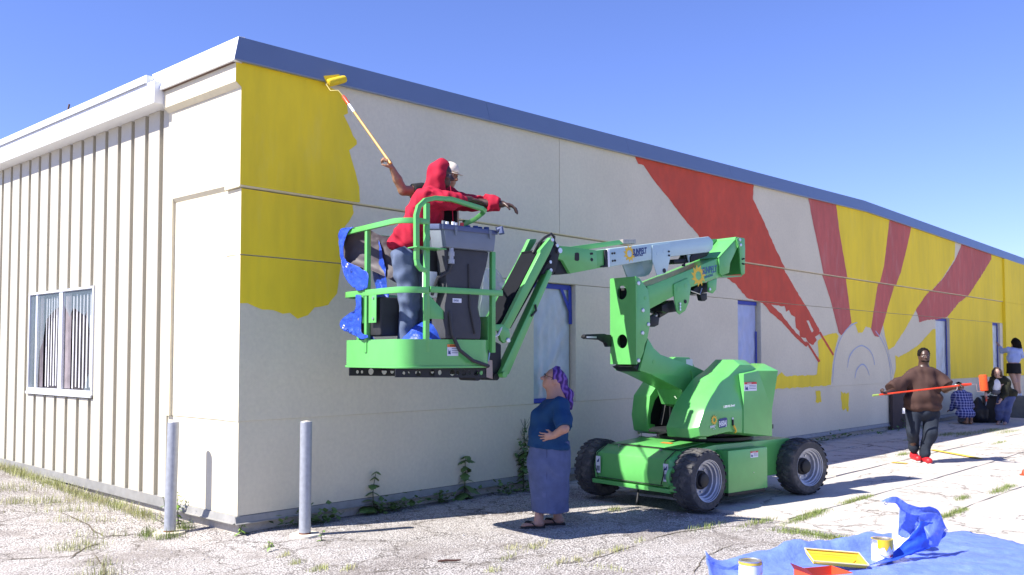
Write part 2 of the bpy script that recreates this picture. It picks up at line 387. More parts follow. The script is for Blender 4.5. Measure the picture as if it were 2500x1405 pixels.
for i in range(5):
    x0, x1 = seams[i] + (0.005 if i else 0), seams[i + 1] - 0.005
    prof = lambda x: [(B_D, 3.385), (B_D + .006, 3.379), (B_C + .002, 3.372), (0.25, 3.365), (0.25, zf(x) + .05), (B_D, zf(x) + .05)]
    xsn = [x0] + ([XR] if x0 < XR < x1 else []) + [x1]; m_ = MB()
    vs = [(x, y, z) for x in xsn for y, z in prof(x)]; fs = []
    for k in range(len(xsn) - 1):
        for j in range(6): fs.append((k * 6 + j, k * 6 + (j + 1) % 6, (k + 1) * 6 + (j + 1) % 6, (k + 1) * 6 + j))
    fs += [tuple(range(6)), tuple(range(len(vs) - 6, len(vs)))]
    m_.add(vs, fs).build('wall_panel', STUCCO, BLD, smooth=False)
# core behind the joints
wallx(0.3, XE, [(0.2505, -0.3), (0.2505, 4.6), (0.45, 4.6), (0.45, -0.3)]).build('wall_core', DARK, BLD, smooth=False)
# the wall beyond the step
YS = -0.10
wallx(XE + .001, 46, [(YS, 0.12), (YS, 1.045), (0.25, 1.045), (0.25, 0.12)]).build('wall_panel', STUCCO, BLD, smooth=False)
wallx(XE + .001, 46, [(YS, 1.05), (YS, 3.36), (0.25, 3.36), (0.25, 1.05)]).build('wall_panel', YELLOW, BLD, smooth=False)
wallx(XE + .001, 46, [(YS, 3.365), (YS, 4.725), (0.25, 4.725), (0.25, 3.365)]).build('wall_panel', YELLOW, BLD, smooth=False)
# return face (sunlit), y from 0.25 to 1.42
YP = 1.44
def wally(y0, y1, prof): return MB().plate(prof, y0, y1, lambda x, z, y: (x, y, z))
wally(0.2501, YP, [(B_A, 0.124), (B_A, 1.046), (0.2, 1.046), (0.2, 0.124)]).build('wall_panel', STUCCO, BLD, smooth=False)
wally(0.2501, 1.335, [(B_B, 1.05), (B_B, 3.362), (0.2, 3.362), (0.2, 1.05)]).build('wall_panel', STUCCO, BLD, smooth=False)
wally(1.335, YP, [(B_D, 1.05), (B_D, 4.41), (0.2, 4.41), (0.2, 1.05)]).build('wall_panel', STUCCO, BLD, smooth=False)
wally(0.2501, 1.3345, [(B_D, 3.405), (B_C + .002, 3.364), (0.2, 3.364), (0.2, 4.36), (B_D, 4.36)]).build('wall_panel', STUCCO, BLD, smooth=False)
wally(B_D + .0, YP, [(-0.105, 4.41), (B_D - .0005, 4.362), (B_D - .0005, 4.60), (-0.105, 4.60)]).build('wall_panel', STUCCO, BLD, smooth=False)
# flashing and foundation
fl = [(0.0, 0.121), (-0.012, 0.118), (-0.03, 0.058), (-0.052, 0.050), (-0.05, 0.044), (-0.02, 0.046), (0.0, 0.06)]
wallx(-0.03, XE, fl).build('base_flashing', FLASH, BLD)
wally(-0.001, YP, [(p[0], p[1] + .001) for p in fl]).build('base_flashing', FLASH, BLD)
def tilt_strip(y0, y1, x_, za, zb, h, nm, mt):
    MB().add([(x_, y0, za), (x_, y1, zb), (x_, y1, zb + h), (x_, y0, za + h), (x_ + .12, y0, za), (x_ + .12, y1, zb), (x_ + .12, y1, zb + h), (x_ + .12, y0, za + h)],
             [(0, 1, 2, 3), (4, 7, 6, 5), (0, 4, 5, 1), (3, 2, 6, 7), (0, 3, 7, 4), (1, 5, 6, 2)]).build(nm, mt, BLD, smooth=False)
tilt_strip(YP + .001, 12, -0.02, 0.045, 0.16, 0.11, 'base_flashing', FLASH)
MB().span((0.04, 0.03, -0.4), (46, 0.2, 0.06)).build('foundation', CONC, BLD, smooth=False)
MB().span((0.035, 0.031, -0.4), (0.2, 13, 0.07)).build('foundation', CONC, BLD, smooth=False)
# fascia of the long wall: three metre sheets with lapped seams
fb = (-0.085, -0.05); 
def fascia_x(x0, x1, e0=0, e1=0):
    n_ = max(1, int((x1 - x0) / 1.0)); m_ = MB(); prev = None; vs = []; fs = []
    xsn = sorted(set([x0 + (x1 - x0) * i / n_ for i in range(n_ + 1)] + ([XR] if x0 < XR < x1 else [])))
    for x in xsn:
        z = zf(x); a = e0 if x == x0 else 0
        vs += [(x - a * 1.0, -0.10, z - 0.012), (x - a * 1.0, -0.105, z + 0.0), (x - a * .45, -0.03, z + 0.255), (x - a * .3, 0.10, z + 0.262), (x - a * .3, 0.10, z + .20), (x, -0.02, z + .0), ]
    for k in range(len(xsn) - 1):
        for j in range(6): fs.append((k * 6 + j, k * 6 + (j + 1) % 6, (k + 1) * 6 + (j + 1) % 6, (k + 1) * 6 + j))
    fs += [tuple(range(6)), tuple(range(len(vs) - 6, len(vs)))]
    return m_.add(vs, fs)
fs_x = [0.0, 3.45, 6.5, 9.62, 12.7, 15.8, 18.9, 22.0, 25.1, XE]
for i in range(len(fs_x) - 1):
    fascia_x(fs_x[i] + (0.002 if i else 0), fs_x[i + 1] - 0.002, e0=0.155 if i == 0 else 0).build('fascia', FASCIA, BLD, angle=25)
for x0, x1 in ((XE, 32), (32.004, 40), (40.004, 46)):
    m_ = fascia_x(x0 + .002, x1); m_.build('fascia', FASCIA, BLD, angle=25)
# white return fascia, cut on a slant at its far end
wf = [(-0.155, -0.10, 4.603), (-0.16, -0.105, 4.617), (-0.07, -0.03, 4.872), (0.0, -0.03, 4.88), (0.05, 0.0, 4.6)]
far = [(-0.155, 1.50, 4.603), (-0.16, 1.50, 4.617), (-0.07, 1.80, 4.868), (0.0, 1.80, 4.875), (0.05, 1.5, 4.6)]
MB().add(wf + far, [(0, 1, 6, 5), (1, 2, 7, 6), (2, 3, 8, 7), (3, 4, 9, 8), (4, 0, 5, 9), (0, 4, 3, 2, 1), (5, 6, 7, 8, 9)]).build('return_fascia', WHITEM, BLD, angle=20)
MB().span((-0.13, -0.03, 4.597), (-0.02, 1.46, 4.6025)).build('soffit', ROOFB, BLD, smooth=False)
MB().add([(-0.15, 1.47, 4.60), (-0.08, 1.47, 4.48), (-0.08, 1.62, 4.48), (-0.15, 1.62, 4.60), (0.0, 1.47, 4.6), (0, 1.62, 4.6)], [(0, 1, 2, 3), (0, 4, 1), (3, 2, 5), (1, 4, 5, 2)]).build('drip_cap', WHITEM, BLD, smooth=False)
# lower eave over the siding
def eave(x0, x1, z0, z1, nm, mt, y0=1.445, y1=13): return MB().span((x0, y0, z0), (x1, y1, z1)).build(nm, mt, BLD, bevel=0.006)
eave(-0.215, 0.2, 4.455, 4.70, 'eave_fascia', WHITEM)
eave(-0.185, 0.2, 4.702, 4.82, 'upper_eave_fascia', WHITEM, y0=1.70)
eave(-0.24, -0.02, 4.698, 4.7015, 'eave_lip', GALV, y0=1.62)
MB().add([(-0.12, 1.75, 4.821), (-0.12, 13, 4.821), (0.02, 13, 4.93), (0.02, 1.75, 4.89), (0.2, 1.75, 4.8), (0.2, 13, 4.8)], [(0, 1, 2, 3), (3, 2, 5, 4), (0, 3, 4), (1, 5, 2)]).build('roof_edge', ROOFB, BLD, smooth=False)
MB().cyl((0.0, 4.35, 4.86), (0.02, 4.32, 5.02), 0.012).build('roof_stub', ROOFB, BLD)
# roof
for nm, pts in (('roof', [(0, .09, zf(0) + .26), (XR, .09, zf(XR) + .26), (XR, 13, zf(XR) + .26), (0, 13, zf(0) + .26)]), ('roof', [(XR, .09, zf(XR) + .26), (46, .09, zf(46) + .26), (46, 13, zf(46) + .26), (XR, 13, zf(XR) + .26)])):
    MB().add(pts + [(x, y, z - .1) for x, y, z in pts], [(0, 1, 2, 3), (7, 6, 5, 4), (0, 4, 5, 1), (1, 5, 6, 2), (2, 6, 7, 3), (3, 7, 4, 0)]).build(nm, ROOFB, BLD, smooth=False)
# ribbed siding: raised boards with narrow channels between them
MB().span((0.05, YP + .001, 0.1), (0.2, 13, 4.46)).build('siding_backing', SIDING, BLD, smooth=False)
WY0, WY1, WSZ0, WSZ1 = 3.375, 5.40, 1.26, 2.53
def board(y0, y1, z0, z1):
    return MB().plate([(0.049, y0 + .006), (-0.012, y0), (-0.016, y0 + .005), (-0.016, y1 - .005), (-0.012, y1), (0.049, y1 - .006)], z0, z1, lambda x, y, z: (x, y, z)).build('siding_board', SIDING, BLD, smooth=False)
k = 0; y = 1.445
while y < 12.5:
    y0, y1 = (y if k == 0 else 1.71 + (k - 1) * 0.352 + 0.002), 1.71 + k * 0.352 - 0.085
    if k == 0: y1 = 1.62
    zb = 0.13 + 0.0095 * y0
    if y1 > WY0 - .02 and y0 < WY1 + .02:
        a = WY0 - 0.0; b_ = WY1
        if y0 < a < y1 or y0 < b_ < y1: pass
        board(y0, y1, zb, WSZ0 - .10); board(y0, y1, WSZ1 + .035, 4.452)
        if y0 < WY0 - .05: board(y0, WY0 - .05, WSZ0 - .10, WSZ1 + .035)
        if y1 > WY1 + .05: board(WY1 + .05, y1, WSZ0 - .10, WSZ1 + .035)
    else: board(y0, y1, zb, 4.452)
    y = 1.71 + k * 0.352; k += 1
# broken sliding window with strips hanging behind the glass
wn = MB(); fx0, fx1 = -0.03, 0.03
for a, b_ in (((fx0, WY0 - .04, WSZ0 - .055), (fx1, WY1 + .04, WSZ0 + .0)), ((fx0, WY0 - .04, WSZ1), (fx1, WY1 + .04, WSZ1 + .03)), ((fx0, WY0 - .04, WSZ0 + .0005), (fx1, WY0, WSZ1 - .0005)), ((fx0, WY1, WSZ0 + .0005), (fx1, WY1 + .04, WSZ1 - .0005))): wn.span(a, b_)
win = wn.build('window', ALU, BLD, bevel=0.004)
MB().span((-0.02, 4.30, WSZ0 + .001), (0.02, 4.42, WSZ1 - .001)).build('mullion', ALU, win, bevel=0.004)
MB().span((-0.015, 5.16, WSZ0 + .001), (0.015, 5.22, WSZ1 - .001)).build('sash_rail', ALU, win, bevel=0.004)
MB().span((-0.05, WY0 - .045, WSZ0 - .085), (-.0305, WY1 + .045, WSZ0 - .05)).build('sill', ALU, win, bevel=0.004)
MB().span((0.0485, WY0, WSZ0), (0.0495, WY1, WSZ1)).build('dark_room', mat('dim_room', (.045, .04, .045), .9, var=.3), win, smooth=False)
BLIND = mat('blind_strip', (0.72, 0.72, 0.74), 0.7, var=0.08)
CURT = mat('grey_curtain', (0.30, 0.26, 0.27), 0.9, var=0.2)
for y_, w_, a in [(3.44 + i * .105, .020, .35) for i in range(8)] + [(4.44 + i * .085, .018, .3) for i in range(7)]:
    R = Matrix.Rotation(a + random.uniform(-.2, .2), 3, 'Z')
    MB().box((0.033, y_, (WSZ0 + WSZ1) / 2 - random.uniform(0, .03)), (.004, w_, WSZ1 - WSZ0 - .08), R).build('blind_strip', BLIND, win, smooth=False)
cu = MB(); cy_ = [4.12 + i * .015 for i in range(12)]; cu.add([(0.025 + .008 * sin(i * 2.2), yy, z) for i, yy in enumerate(cy_) for z in (WSZ0 + .01, WSZ1 - .02)], [(2 * i, 2 * i + 1, 2 * i + 3, 2 * i + 2) for i in range(11)]); cu.build('curtain', CURT, win)
cu = MB(); cy_ = [5.03 + i * .012 for i in range(10)]; cu.add([(0.025 + .008 * sin(i * 2.2), yy, z) for i, yy in enumerate(cy_) for z in (WSZ0 + .01, WSZ1 - .02)], [(2 * i, 2 * i + 1, 2 * i + 3, 2 * i + 2) for i in range(10 - 1)]); cu.build('curtain', CURT, win)
GLASS = bpy.data.materials.new('old_glass'); GLASS.use_nodes = True
n_ = GLASS.node_tree; b_ = n_.nodes['Principled BSDF']; b_.inputs['Base Color'].default_value = (0.22, 0.29, 0.33, 1); b_.inputs['Roughness'].default_value = 0.05; b_.inputs['Alpha'].default_value = 0.22
def shard(pts): return MB().plate(pts, 0.0, 0.003, lambda y, z, x: (x - 0.012, y, z)).build('pane', GLASS, win, smooth=False)
Wm = (WSZ0 + WSZ1) / 2
shard([(3.38, WSZ1 - .004), (4.29, WSZ1 - .004), (4.27, Wm + .46), (4.08, Wm + .30), (3.98, Wm + .42), (3.62, Wm + .30), (3.56, Wm + .36), (3.42, Wm - .05), (3.38, Wm - .3)])
shard([(3.38, WSZ0 + .004), (3.38, Wm - .32), (3.52, WSZ0 + .15), (3.62, WSZ0 + .004)])
shard([(4.43, WSZ1 - .004), (5.15, WSZ1 - .004), (5.15, WSZ0 + .004), (5.12, WSZ0 + .004), (5.06, WSZ0 + .5), (4.96, Wm - .02), (4.86, Wm + .28), (4.6, Wm + .40), (4.43, Wm + .44)])
shard([(5.225, WSZ1 - .004), (5.395, WSZ1 - .004), (5.395, WSZ0 + .004), (5.225, WSZ0 + .004)])

# masked windows in the long wall
PLAST = mat('plastic_film', (0.50, 0.555, 0.59), 0.32, var=0.10, vscale=5, spec=0.6, bump=0.25, bscale=9, alpha=0.93)
PLASTB = mat('blue_plastic_film', (0.36, 0.42, 0.64), 0.35, var=0.12, vscale=5, spec=0.6, bump=0.25, bscale=9, alpha=0.95)
for i, (x0, x1) in enumerate(wins):
    yb = 0.13
    wo_ = MB()
    for a, b_ in (((x0, yb, WZ0), (x0 + .04, 0.2, WZ1)), ((x1 - .04, yb, WZ0), (x1, 0.2, WZ1)), ((x0 + .0405, yb, WZ1 - .04), (x1 - .0405, 0.2, WZ1)), ((x0 + .0405, yb, WZ0), (x1 - .0405, 0.2, WZ0 + .04))): wo_.span(a, b_)
    wo_.mi = 1; wo_.span((x0 + .041, .17, WZ0 + .041), (x1 - .041, .18, WZ1 - .041))
    wdw = wo_.build('masked_window', [ALU, DARK], BLD, smooth=False)
    # film: loose folds gathered downwards
    nx, nz_ = 22, 30; vs = []
    for a in range(nx + 1):
        for c in range(nz_ + 1):
            s, t = a / nx, c / nz_
            x = x0 + .035 + (x1 - x0 - .07) * s; z = WZ0 + .02 + (WZ1 - WZ0 - .05) * t
            fold = 0.022 * noise.noise((s * 7 + i * 5, t * 1.3, i)) + 0.016 * noise.noise((s * 12 + t * 9, t * 3, i + 4)) + 0.018 * noise.noise((s * 6 - t * 8, t * 2.5, i + 9))
            edge = min(s, 1 - s, t, 1 - t) * 8; vs.append((x, 0.085 + fold * min(1, edge), z))
    fs = [(a * (nz_ + 1) + c, (a + 1) * (nz_ + 1) + c, (a + 1) * (nz_ + 1) + c + 1, a * (nz_ + 1) + c + 1) for a in range(nx) for c in range(nz_)]
    film = MB().add(vs, fs).build('plastic_sheet', PLAST if i != 1 else PLASTB, wdw, angle=180)
    def strip(p, q, wd, y_=0.06):
        p = Vector((p[0], 0, p[1])); q = Vector((q[0], 0, q[1])); d = (q - p).normalized(); s = Vector((-d.z, 0, d.x)) * wd / 2
        m_ = [(p + s), (q + s), (q - s), (p - s)]
        MB().plate([(v.x, v.z) for v in m_], y_, y_ + .002, lambda x, z, y: (x, y, z)).build('tape_strip', TAPE, wdw, smooth=False)
    strip((x0 + .03, WZ1 - .035), (x1 - .03, WZ1 - .035), .07)
    if i == 0:
        strip((x1 - .24, WZ1 - .05), (x1 - .05, WZ1 - .36), .055, .057); strip((x1 - .05, WZ1 - .02), (x1 - .04, WZ1 - .55), .07, .054)
        strip((x0 + .02, WZ0 + .03), (x1 - .02, WZ0 + .03), .06); strip((x0 + .02, WZ0 + .05), (x0 + .02, WZ0 + .3), .03)
    elif i == 1: strip((x1 - .06, WZ1 - .55), (x1 - .06, WZ0 + .2), .05)
    else: strip((x1 - .04, WZ1 - .05), (x1 - .04, WZ0 + .1), .07)

# ---------------------------------------------------------------- the mural: coats of paint on the courses of the wall
def jag(pts, amp=0.012, step=0.05, seed=0):
    out = []
    for i in range(len(pts)):
        a = Vector(pts[i]); b = Vector(pts[(i + 1) % len(pts)]); n_ = max(1, int((b - a).length / step))
        for k_ in range(n_):
            p = a + (b - a) * k_ / n_
            out.append((p.x + amp * noise.noise((p.x * 9, p.y * 9, seed)) + amp * .6 * noise.noise((p.x * 31, p.y * 31, seed + 3)), p.y + amp * noise.noise((p.x * 9, p.y * 9, seed + 7)) + amp * .6 * noise.noise((p.x * 31, p.y * 31, seed + 5))))
    return out
BANDS = [(0.126, 1.045, B_A), (1.0515, 2.693, B_B), (2.7055, 3.361, B_C), (3.388, 9.0, B_D)]
def paint(c, pts, m_, lift, name='painted_shape', amp=0.012, seed=0, world=None):
    """outline on the wall (photo pixels put onto the plane of the wall), cut at the joints of the courses"""
    q = [(lambda p: (p.x, p.z))(W(*px(c, p), -0.02)) for p in pts] if world is None else world
    q = jag(q, amp, 0.06, seed)
    mb = MB()
    for z0, z1, off in BANDS:
        me_v = [Vector((x, 0, z)) for x, z in q]
        bm = bmesh.new(); tr = tessellate_polygon([[Vector((x, z, 0)) for x, z in q]])
        vv = [bm.verts.new(v) for v in me_v]
        for t in tr:
            try: bm.faces.new([vv[i] for i in t])
            except ValueError: pass
        for co, no in (((0, 0, z0), (0, 0, -1)), ((0, 0, z1), (0, 0, 1))):
            bmesh.ops.bisect_plane(bm, geom=bm.verts[:] + bm.edges[:] + bm.faces[:], plane_co=co, plane_no=no, clear_outer=True)
        if z1 > 5:      # stop under the fascia
            bmesh.ops.bisect_plane(bm, geom=bm.verts[:] + bm.edges[:] + bm.faces[:], plane_co=(0, 0, zf(0) - .002), plane_no=Vector((-0.328 / XR, 0, 1)), clear_outer=True)
        bmesh.ops.bisect_plane(bm, geom=bm.verts[:] + bm.edges[:] + bm.faces[:], plane_co=(off, 0, 0), plane_no=(-1, 0, 0), clear_outer=True)
        bm.verts.ensure_lookup_table(); bm.verts.index_update()
        if len(bm.faces):
            vs = [(v.co.x, off - lift, v.co.z) for v in bm.verts]
            fs = []
            for f in bm.faces:
                f.normal_update(); ids = [v.index for v in f.verts]
                fs.append(tuple(ids if f.normal.y < 0 else reversed(ids)))
            mb.add(vs, fs)
        bm.free()
    return mb.build(name, m_, BLD, smooth=False, fix=False)
yl = [(-0.3, 5.0)] + [(lambda p: (p.x, p.z))(W(*px('ct', p), -0.03)) for p in [(640, 300), (655, 420), (760, 470), (800, 545), (805, 610), (780, 625), (812, 690), (842, 765), (868, 800), (870, 825), (815, 868), (835, 930), (862, 1010), (885, 1120), (890, 1215), (850, 1240), (858, 1290), (830, 1350), (800, 1385)]]
yl += [(lambda p: (p.x, p.z))(W(*p, -0.01)) for p in [(846, 575), (838, 610), (832, 650), (826, 690), (824, 715), (800, 745), (768, 752), (752, 770), (726, 778), (708, 765), (690, 768), (668, 758), (640, 757), (604, 742)]] + [(-0.3, W(585, 738).z)]
MB().add([(-.105, B_D - .003, 4.412), (B_D, B_D - .003, 4.366), (B_D, B_D - .003, 4.60), (-.105, B_D - .003, 4.60)], [(0, 1, 2, 3)]).build('painted_field', YELLOW, BLD, smooth=False)
# keep the paint on the proud upper course flush with the corner
paint(None, None, YELLOW, 0.003, 'painted_field', 0.010, 2, world=yl)
red1 = [(95, 20), (790, 180), (785, 300), (845, 420), (905, 560), (968, 690), (1030, 800), (1095, 905), (1140, 980), (1175, 1045), (1172, 1070), (1150, 1085), (1160, 1100), (1140, 1130), (1115, 1120), (1095, 1090), (1065, 1085), (1060, 1050), (1040, 1030), (1035, 970), (1015, 960), (1000, 930), (985, 940), (975, 910), (850, 890), (760, 860), (700, 790), (650, 750), (600, 680), (470, 500), (390, 410), (320, 315), (245, 225), (190, 150), (160, 105), (128, 95)]
paint('cm', red1, REDP, 0.004, 'painted_ray', 0.02, 5)
paint('cm', [(845, 885), (900, 900), (960, 960), (1040, 1060), (1110, 1130), (1100, 1142), (1040, 1090), (960, 1000), (890, 940)], REDP, 0.0052, 'paint_stroke', 0.02, 6)
paint('cm', [(1095, 1110), (1112, 1118), (1180, 1225), (1168, 1230)], REDP, 0.0055, 'paint_stroke', 0.01, 7)
paint('cm', [(1170, 1060), (1180, 1055), (1258, 1185), (1250, 1192)], REDP, 0.006, 'paint_stroke', 0.01, 8)
paint('cm', [(1100, 990), (1112, 990), (1140, 1050), (1130, 1060)], STUCCO, 0.0055, 'bare_patch', 0.01, 9)
red2 = [(1095, 255), (1262, 292), (1262, 332), (1280, 480), (1300, 600), (1325, 745), (1340, 860), (1358, 1005), (1300, 1075), (1285, 1060), (1265, 980), (1240, 880), (1215, 800), (1190, 730), (1165, 600), (1130, 440)]
paint('cm', red2, REDP2, 0.004, 'painted_ray', 0.012, 10)
paint('cm', [(1258, 290), (1572, 385), (1572, 425), (1555, 540), (1535, 680), (1510, 790), (1490, 900), (1470, 1035), (1440, 1025), (1420, 1060), (1395, 1060), (1380, 1015), (1356, 1005), (1338, 860), (1322, 745), (1296, 600), (1276, 480)], YELLOW, 0.003, 'painted_ray', 0.012, 11)
paint('cm', [(1570, 385), (1690, 425), (1690, 465), (1665, 580), (1630, 720), (1600, 800), (1570, 900), (1540, 1010), (1515, 1085), (1490, 1080), (1470, 1040), (1490, 900), (1505, 800), (1535, 680)], REDP2, 0.004, 'painted_ray', 0.012, 12)
paint('cm', [(1688, 425), (1945, 520), (1940, 640), (1868, 752), (1780, 852), (1725, 932), (1660, 1050), (1600, 1140), (1570, 1160), (1550, 1080), (1538, 1010), (1568, 900), (1598, 800), (1628, 720), (1663, 580)], YELLOW, 0.003, 'painted_ray', 0.014, 13)
paint('cm', [(1985, 530), (2150, 590), (2150, 640), (2090, 740), (2010, 860), (1970, 890), (1905, 970), (1850, 985), (1800, 985), (1770, 995), (1745, 1000), (1740, 970), (1725, 930), (1780, 850), (1870, 755), (1940, 650), (1975, 572)], REDP2, 0.004, 'painted_ray', 0.02, 14)
yr = [(lambda p: (p.x, p.z))(W(*px('cm', p), -0.02)) for p in [(2148, 590), (2148, 642), (2088, 742), (2008, 862), (1968, 892), (1905, 972)]]
paint(None, None, YELLOW, 0.003, 'painted_field', 0.0, 15, world=yr + [(21.53, WZ1 + .01), (21.53, 1.06), (25.515, 1.06), (25.515, WZ1 + .005), (XE - .002, WZ1 + .005), (XE - .002, 4.9)])
yl2 = [(lambda p: (p.x, p.z))(W(*px('cm', p), -0.01)) for p in [(1820, 1040), (1740, 1130), (1680, 1170), (1625, 1200), (1605, 1190), (1610, 1260), (1592, 1340)]]
paint(None, None, YELLOW, 0.003, 'painted_field', 0.012, 16, world=[(20.39, yl2[0][1])] + yl2 + [(yl2[-1][0], 1.056), (20.39, 1.056)])
paint('cm', [(1200, 1080), (1235, 1065), (1270, 1060), (1285, 1080), (1265, 1150), (1250, 1240), (1240, 1362), (905, 1385), (905, 1322), (960, 1290), (985, 1310), (1050, 1305), (1160, 1300), (1170, 1190), (1165, 1110)], YELLOW, 0.003, 'painted_field', 0.02, 17)
paint('f', [(1993, 955), (2006, 957), (2007, 986), (1994, 984)], YELLOW, 0.003, 'paint_patch', 0.06, 18)
paint('f', [(2056, 958), (2074, 960), (2073, 1002), (2058, 1000)], YELLOW, 0.003, 'paint_patch', 0.06, 19)
paint('f', [(2383, 640), (2392, 645), (2380, 672), (2372, 668)], STUCCO, 0.0045, 'bare_patch', 0.02, 20) if False else None
def sketch(pts, r=0.016):
    q = [W(*px('cm', p), -0.0) for p in pts]
    # smooth the outline
    out = []
    for i in range(len(q) - 1):
        p0, p1, p2, p3 = q[max(i - 1, 0)], q[i], q[i + 1], q[min(i + 2, len(q) - 1)]
        for k_ in range(8):
            t = k_ / 8; out.append(0.5 * ((2 * p1) + (p2 - p0) * t + (2 * p0 - 5 * p1 + 4 * p2 - p3) * t * t + (3 * p1 - p0 - 3 * p2 + p3) * t ** 3))
    out.append(q[-1]); vs = []; fs = []
    for i, p in enumerate(out):
        d = (out[min(i + 1, len(out) - 1)] - out[max(i - 1, 0)]).normalized(); s = Vector((-d.z, 0, d.x)) * r * (0.8 + .5 * noise.noise(p * 3))
        vs += [(p.x + s.x, B_B - .005, p.z + s.z), (p.x - s.x, B_B - .005, p.z - s.z)]
    fs = [(2 * i, 2 * i + 2, 2 * i + 3, 2 * i + 1) for i in range(len(out) - 1)]
    MB().add(vs, fs).build('sketched_arc', SKETCH, BLD, smooth=False)
sketch([(1245, 1345), (1252, 1240), (1275, 1130), (1310, 1060), (1355, 1015), (1385, 1003)])
sketch([(1490, 1050), (1530, 1110), (1560, 1190), (1575, 1270), (1580, 1340)])
sketch([(1520, 1060), (1555, 1140), (1575, 1220), (1590, 1300)], 0.01)
sketch([(1330, 1260), (1340, 1200), (1370, 1155), (1410, 1135), (1450, 1155), (1475, 1195), (1485, 1245)])
sketch([(1372, 1320), (1382, 1275), (1402, 1248), (1420, 1242), (1440, 1262), (1455, 1305)])
# fresh roller patch on the fascia
fp = [on_plane(x, y, (0, -0.072, 4.75), Vector((0, -1, 0.29)).normalized()) for x, y in [(789, 186), (828, 182), (831, 196), (826, 206), (806, 208), (796, 203)]]
MB().add([(p.x, p.y - .004, p.z) for p in fp], [tuple(range(len(fp)))]).build('paint_patch', YELLOW, BLD, smooth=False)
# ================================================================ BOOM LIFT
PSI = radians(-8); MO = Vector((5.32, -2.02, GZ))
MU = Vector((cos(PSI), sin(PSI), 0)); MV = Vector((-sin(PSI), cos(PSI), 0))
LIFT = thing('boom_lift', 'bright green articulated boom lift parked beside the mural wall with two people in its basket', 'boom lift', MO, PSI)
def Bp(c, p, v):                     # photo pixel -> (u, z) on the lift's own upright plane at side offset v
    x, y = px(c, p); P = on_plane(x, y, MO + MV * v, MV) - MO; return (P.dot(MU), P.z)
def uz(u, z, v): return (u, v, z)
GREEN = mat('green_machine_paint', (0.11, 0.41, 0.105), 0.32, var=0.05, vscale=5, spec=0.5, coat=0.25, var2=0.06, v2scale=1.5, dirt=((0.13, 0.30, 0.14), 4.5, 0.64, 0.30))
WHITEP = mat('white_boom_paint', (0.42, 0.56, 0.56), 0.30, var=0.03, spec=0.5, coat=0.3, dirt=((0.16, 0.50, 0.30), 2.2, 0.60, 0.55))
BLACK = mat('black_machine_paint', (0.012, 0.013, 0.016), 0.5, var=0.2, vscale=9, spec=0.35, dirt=((0.035, 0.032, 0.03), 7, 0.62, 0.4))
GREYP = mat('grey_control_plastic', (0.16, 0.19, 0.225), 0.5, var=0.06, vscale=9)
CANVAS = mat('dark_grey_cover', (0.045, 0.048, 0.055), 0.75, var=0.15, vscale=8, bump=0.3, bscale=14)
RUBBER = mat('tyre_rubber', (0.055, 0.055, 0.058), 0.85, var=0.2, vscale=18, bump=0.25, bscale=60, dirt=((0.17, 0.155, 0.135), 6, 0.5, 0.7))
RIM = mat('silver_rim', (0.42, 0.44, 0.50), 0.42, 0.55, var=0.10, vscale=9, dirt=((0.22, 0.20, 0.18), 9, 0.62, 0.5))
STEEL = mat('bright_steel', (0.55, 0.56, 0.58), 0.3, 0.9, var=0.08)
HOSE = mat('black_hose', (0.02, 0.02, 0.022), 0.5, var=0.1)
STICK = mat('white_sticker', (0.66, 0.68, 0.72), 0.5, var=0.02)
ORANGE = mat('orange_sticker', (0.75, 0.20, 0.03), 0.5, var=0.02); REDS = mat('red_sticker', (0.55, 0.03, 0.03), 0.5, var=0.02)
NAVY = mat('navy_print', (0.02, 0.045, 0.17), 0.5, var=0.02); GOLD = mat('gold_print', (0.75, 0.47, 0.03), 0.5, var=0.02)
PALEP = mat('white_print', (0.75, 0.78, 0.78), 0.5, var=0.02)

def plt(name, pts, v0, v1, m_, parent=LIFT, bevel=0.004, holes=(), f=uz, angle=32):
    return MB().plate(pts, v0, v1, f, holes).build(name, m_, parent, bevel=bevel, angle=angle)
def pp(c, v, pts): return [Bp(c, p, v) for p in pts]
def circ(c, r, n=16): return [(c[0] + r * cos(2 * pi * i / n), c[1] + r * sin(2 * pi * i / n)) for i in range(n)]
def bolt(u, z, v, r=0.016, parent=LIFT, m_=None): return MB().lathe([(0, -.012), (r * .75, -.012), (r, -.006), (r, 0.002)], (u, v, z), 'y', 10).build('bolt', m_ or STEEL, parent)
# lettering
def text_mesh(body, size, name, extr=0.0008, shear=0.0, bold=0.0):
    c = bpy.data.curves.new(name, 'FONT'); c.body = body; c.size = size; c.extrude = extr; c.shear = shear; c.offset = bold; c.align_x = 'LEFT'
    o = bpy.data.objects.new('tmp', c); COL.objects.link(o)
    dg = bpy.context.evaluated_depsgraph_get(); dg.update(); me = bpy.data.meshes.new_from_object(o.evaluated_get(dg))
    bpy.data.objects.remove(o); bpy.data.curves.remove(c); me.name = name
    return me
def letter(body, size, name, m_, parent, org, ex, ey, shear=0.0, bold=0.0, squash=1.0):
    """place lettering: origin, writing direction ex, up direction ey (parent's coordinates)"""
    me = text_mesh(body, size, name, shear=shear, bold=bold); ex = Vector(ex).normalized(); ey = Vector(ey).normalized(); ez = ex.cross(ey)
    M_ = Matrix((ex * squash, ey, ez)).transposed().to_4x4(); M_.translation = Vector(org)
    me.transform(M_); me.materials.clear(); return link(name, me, m_, parent)
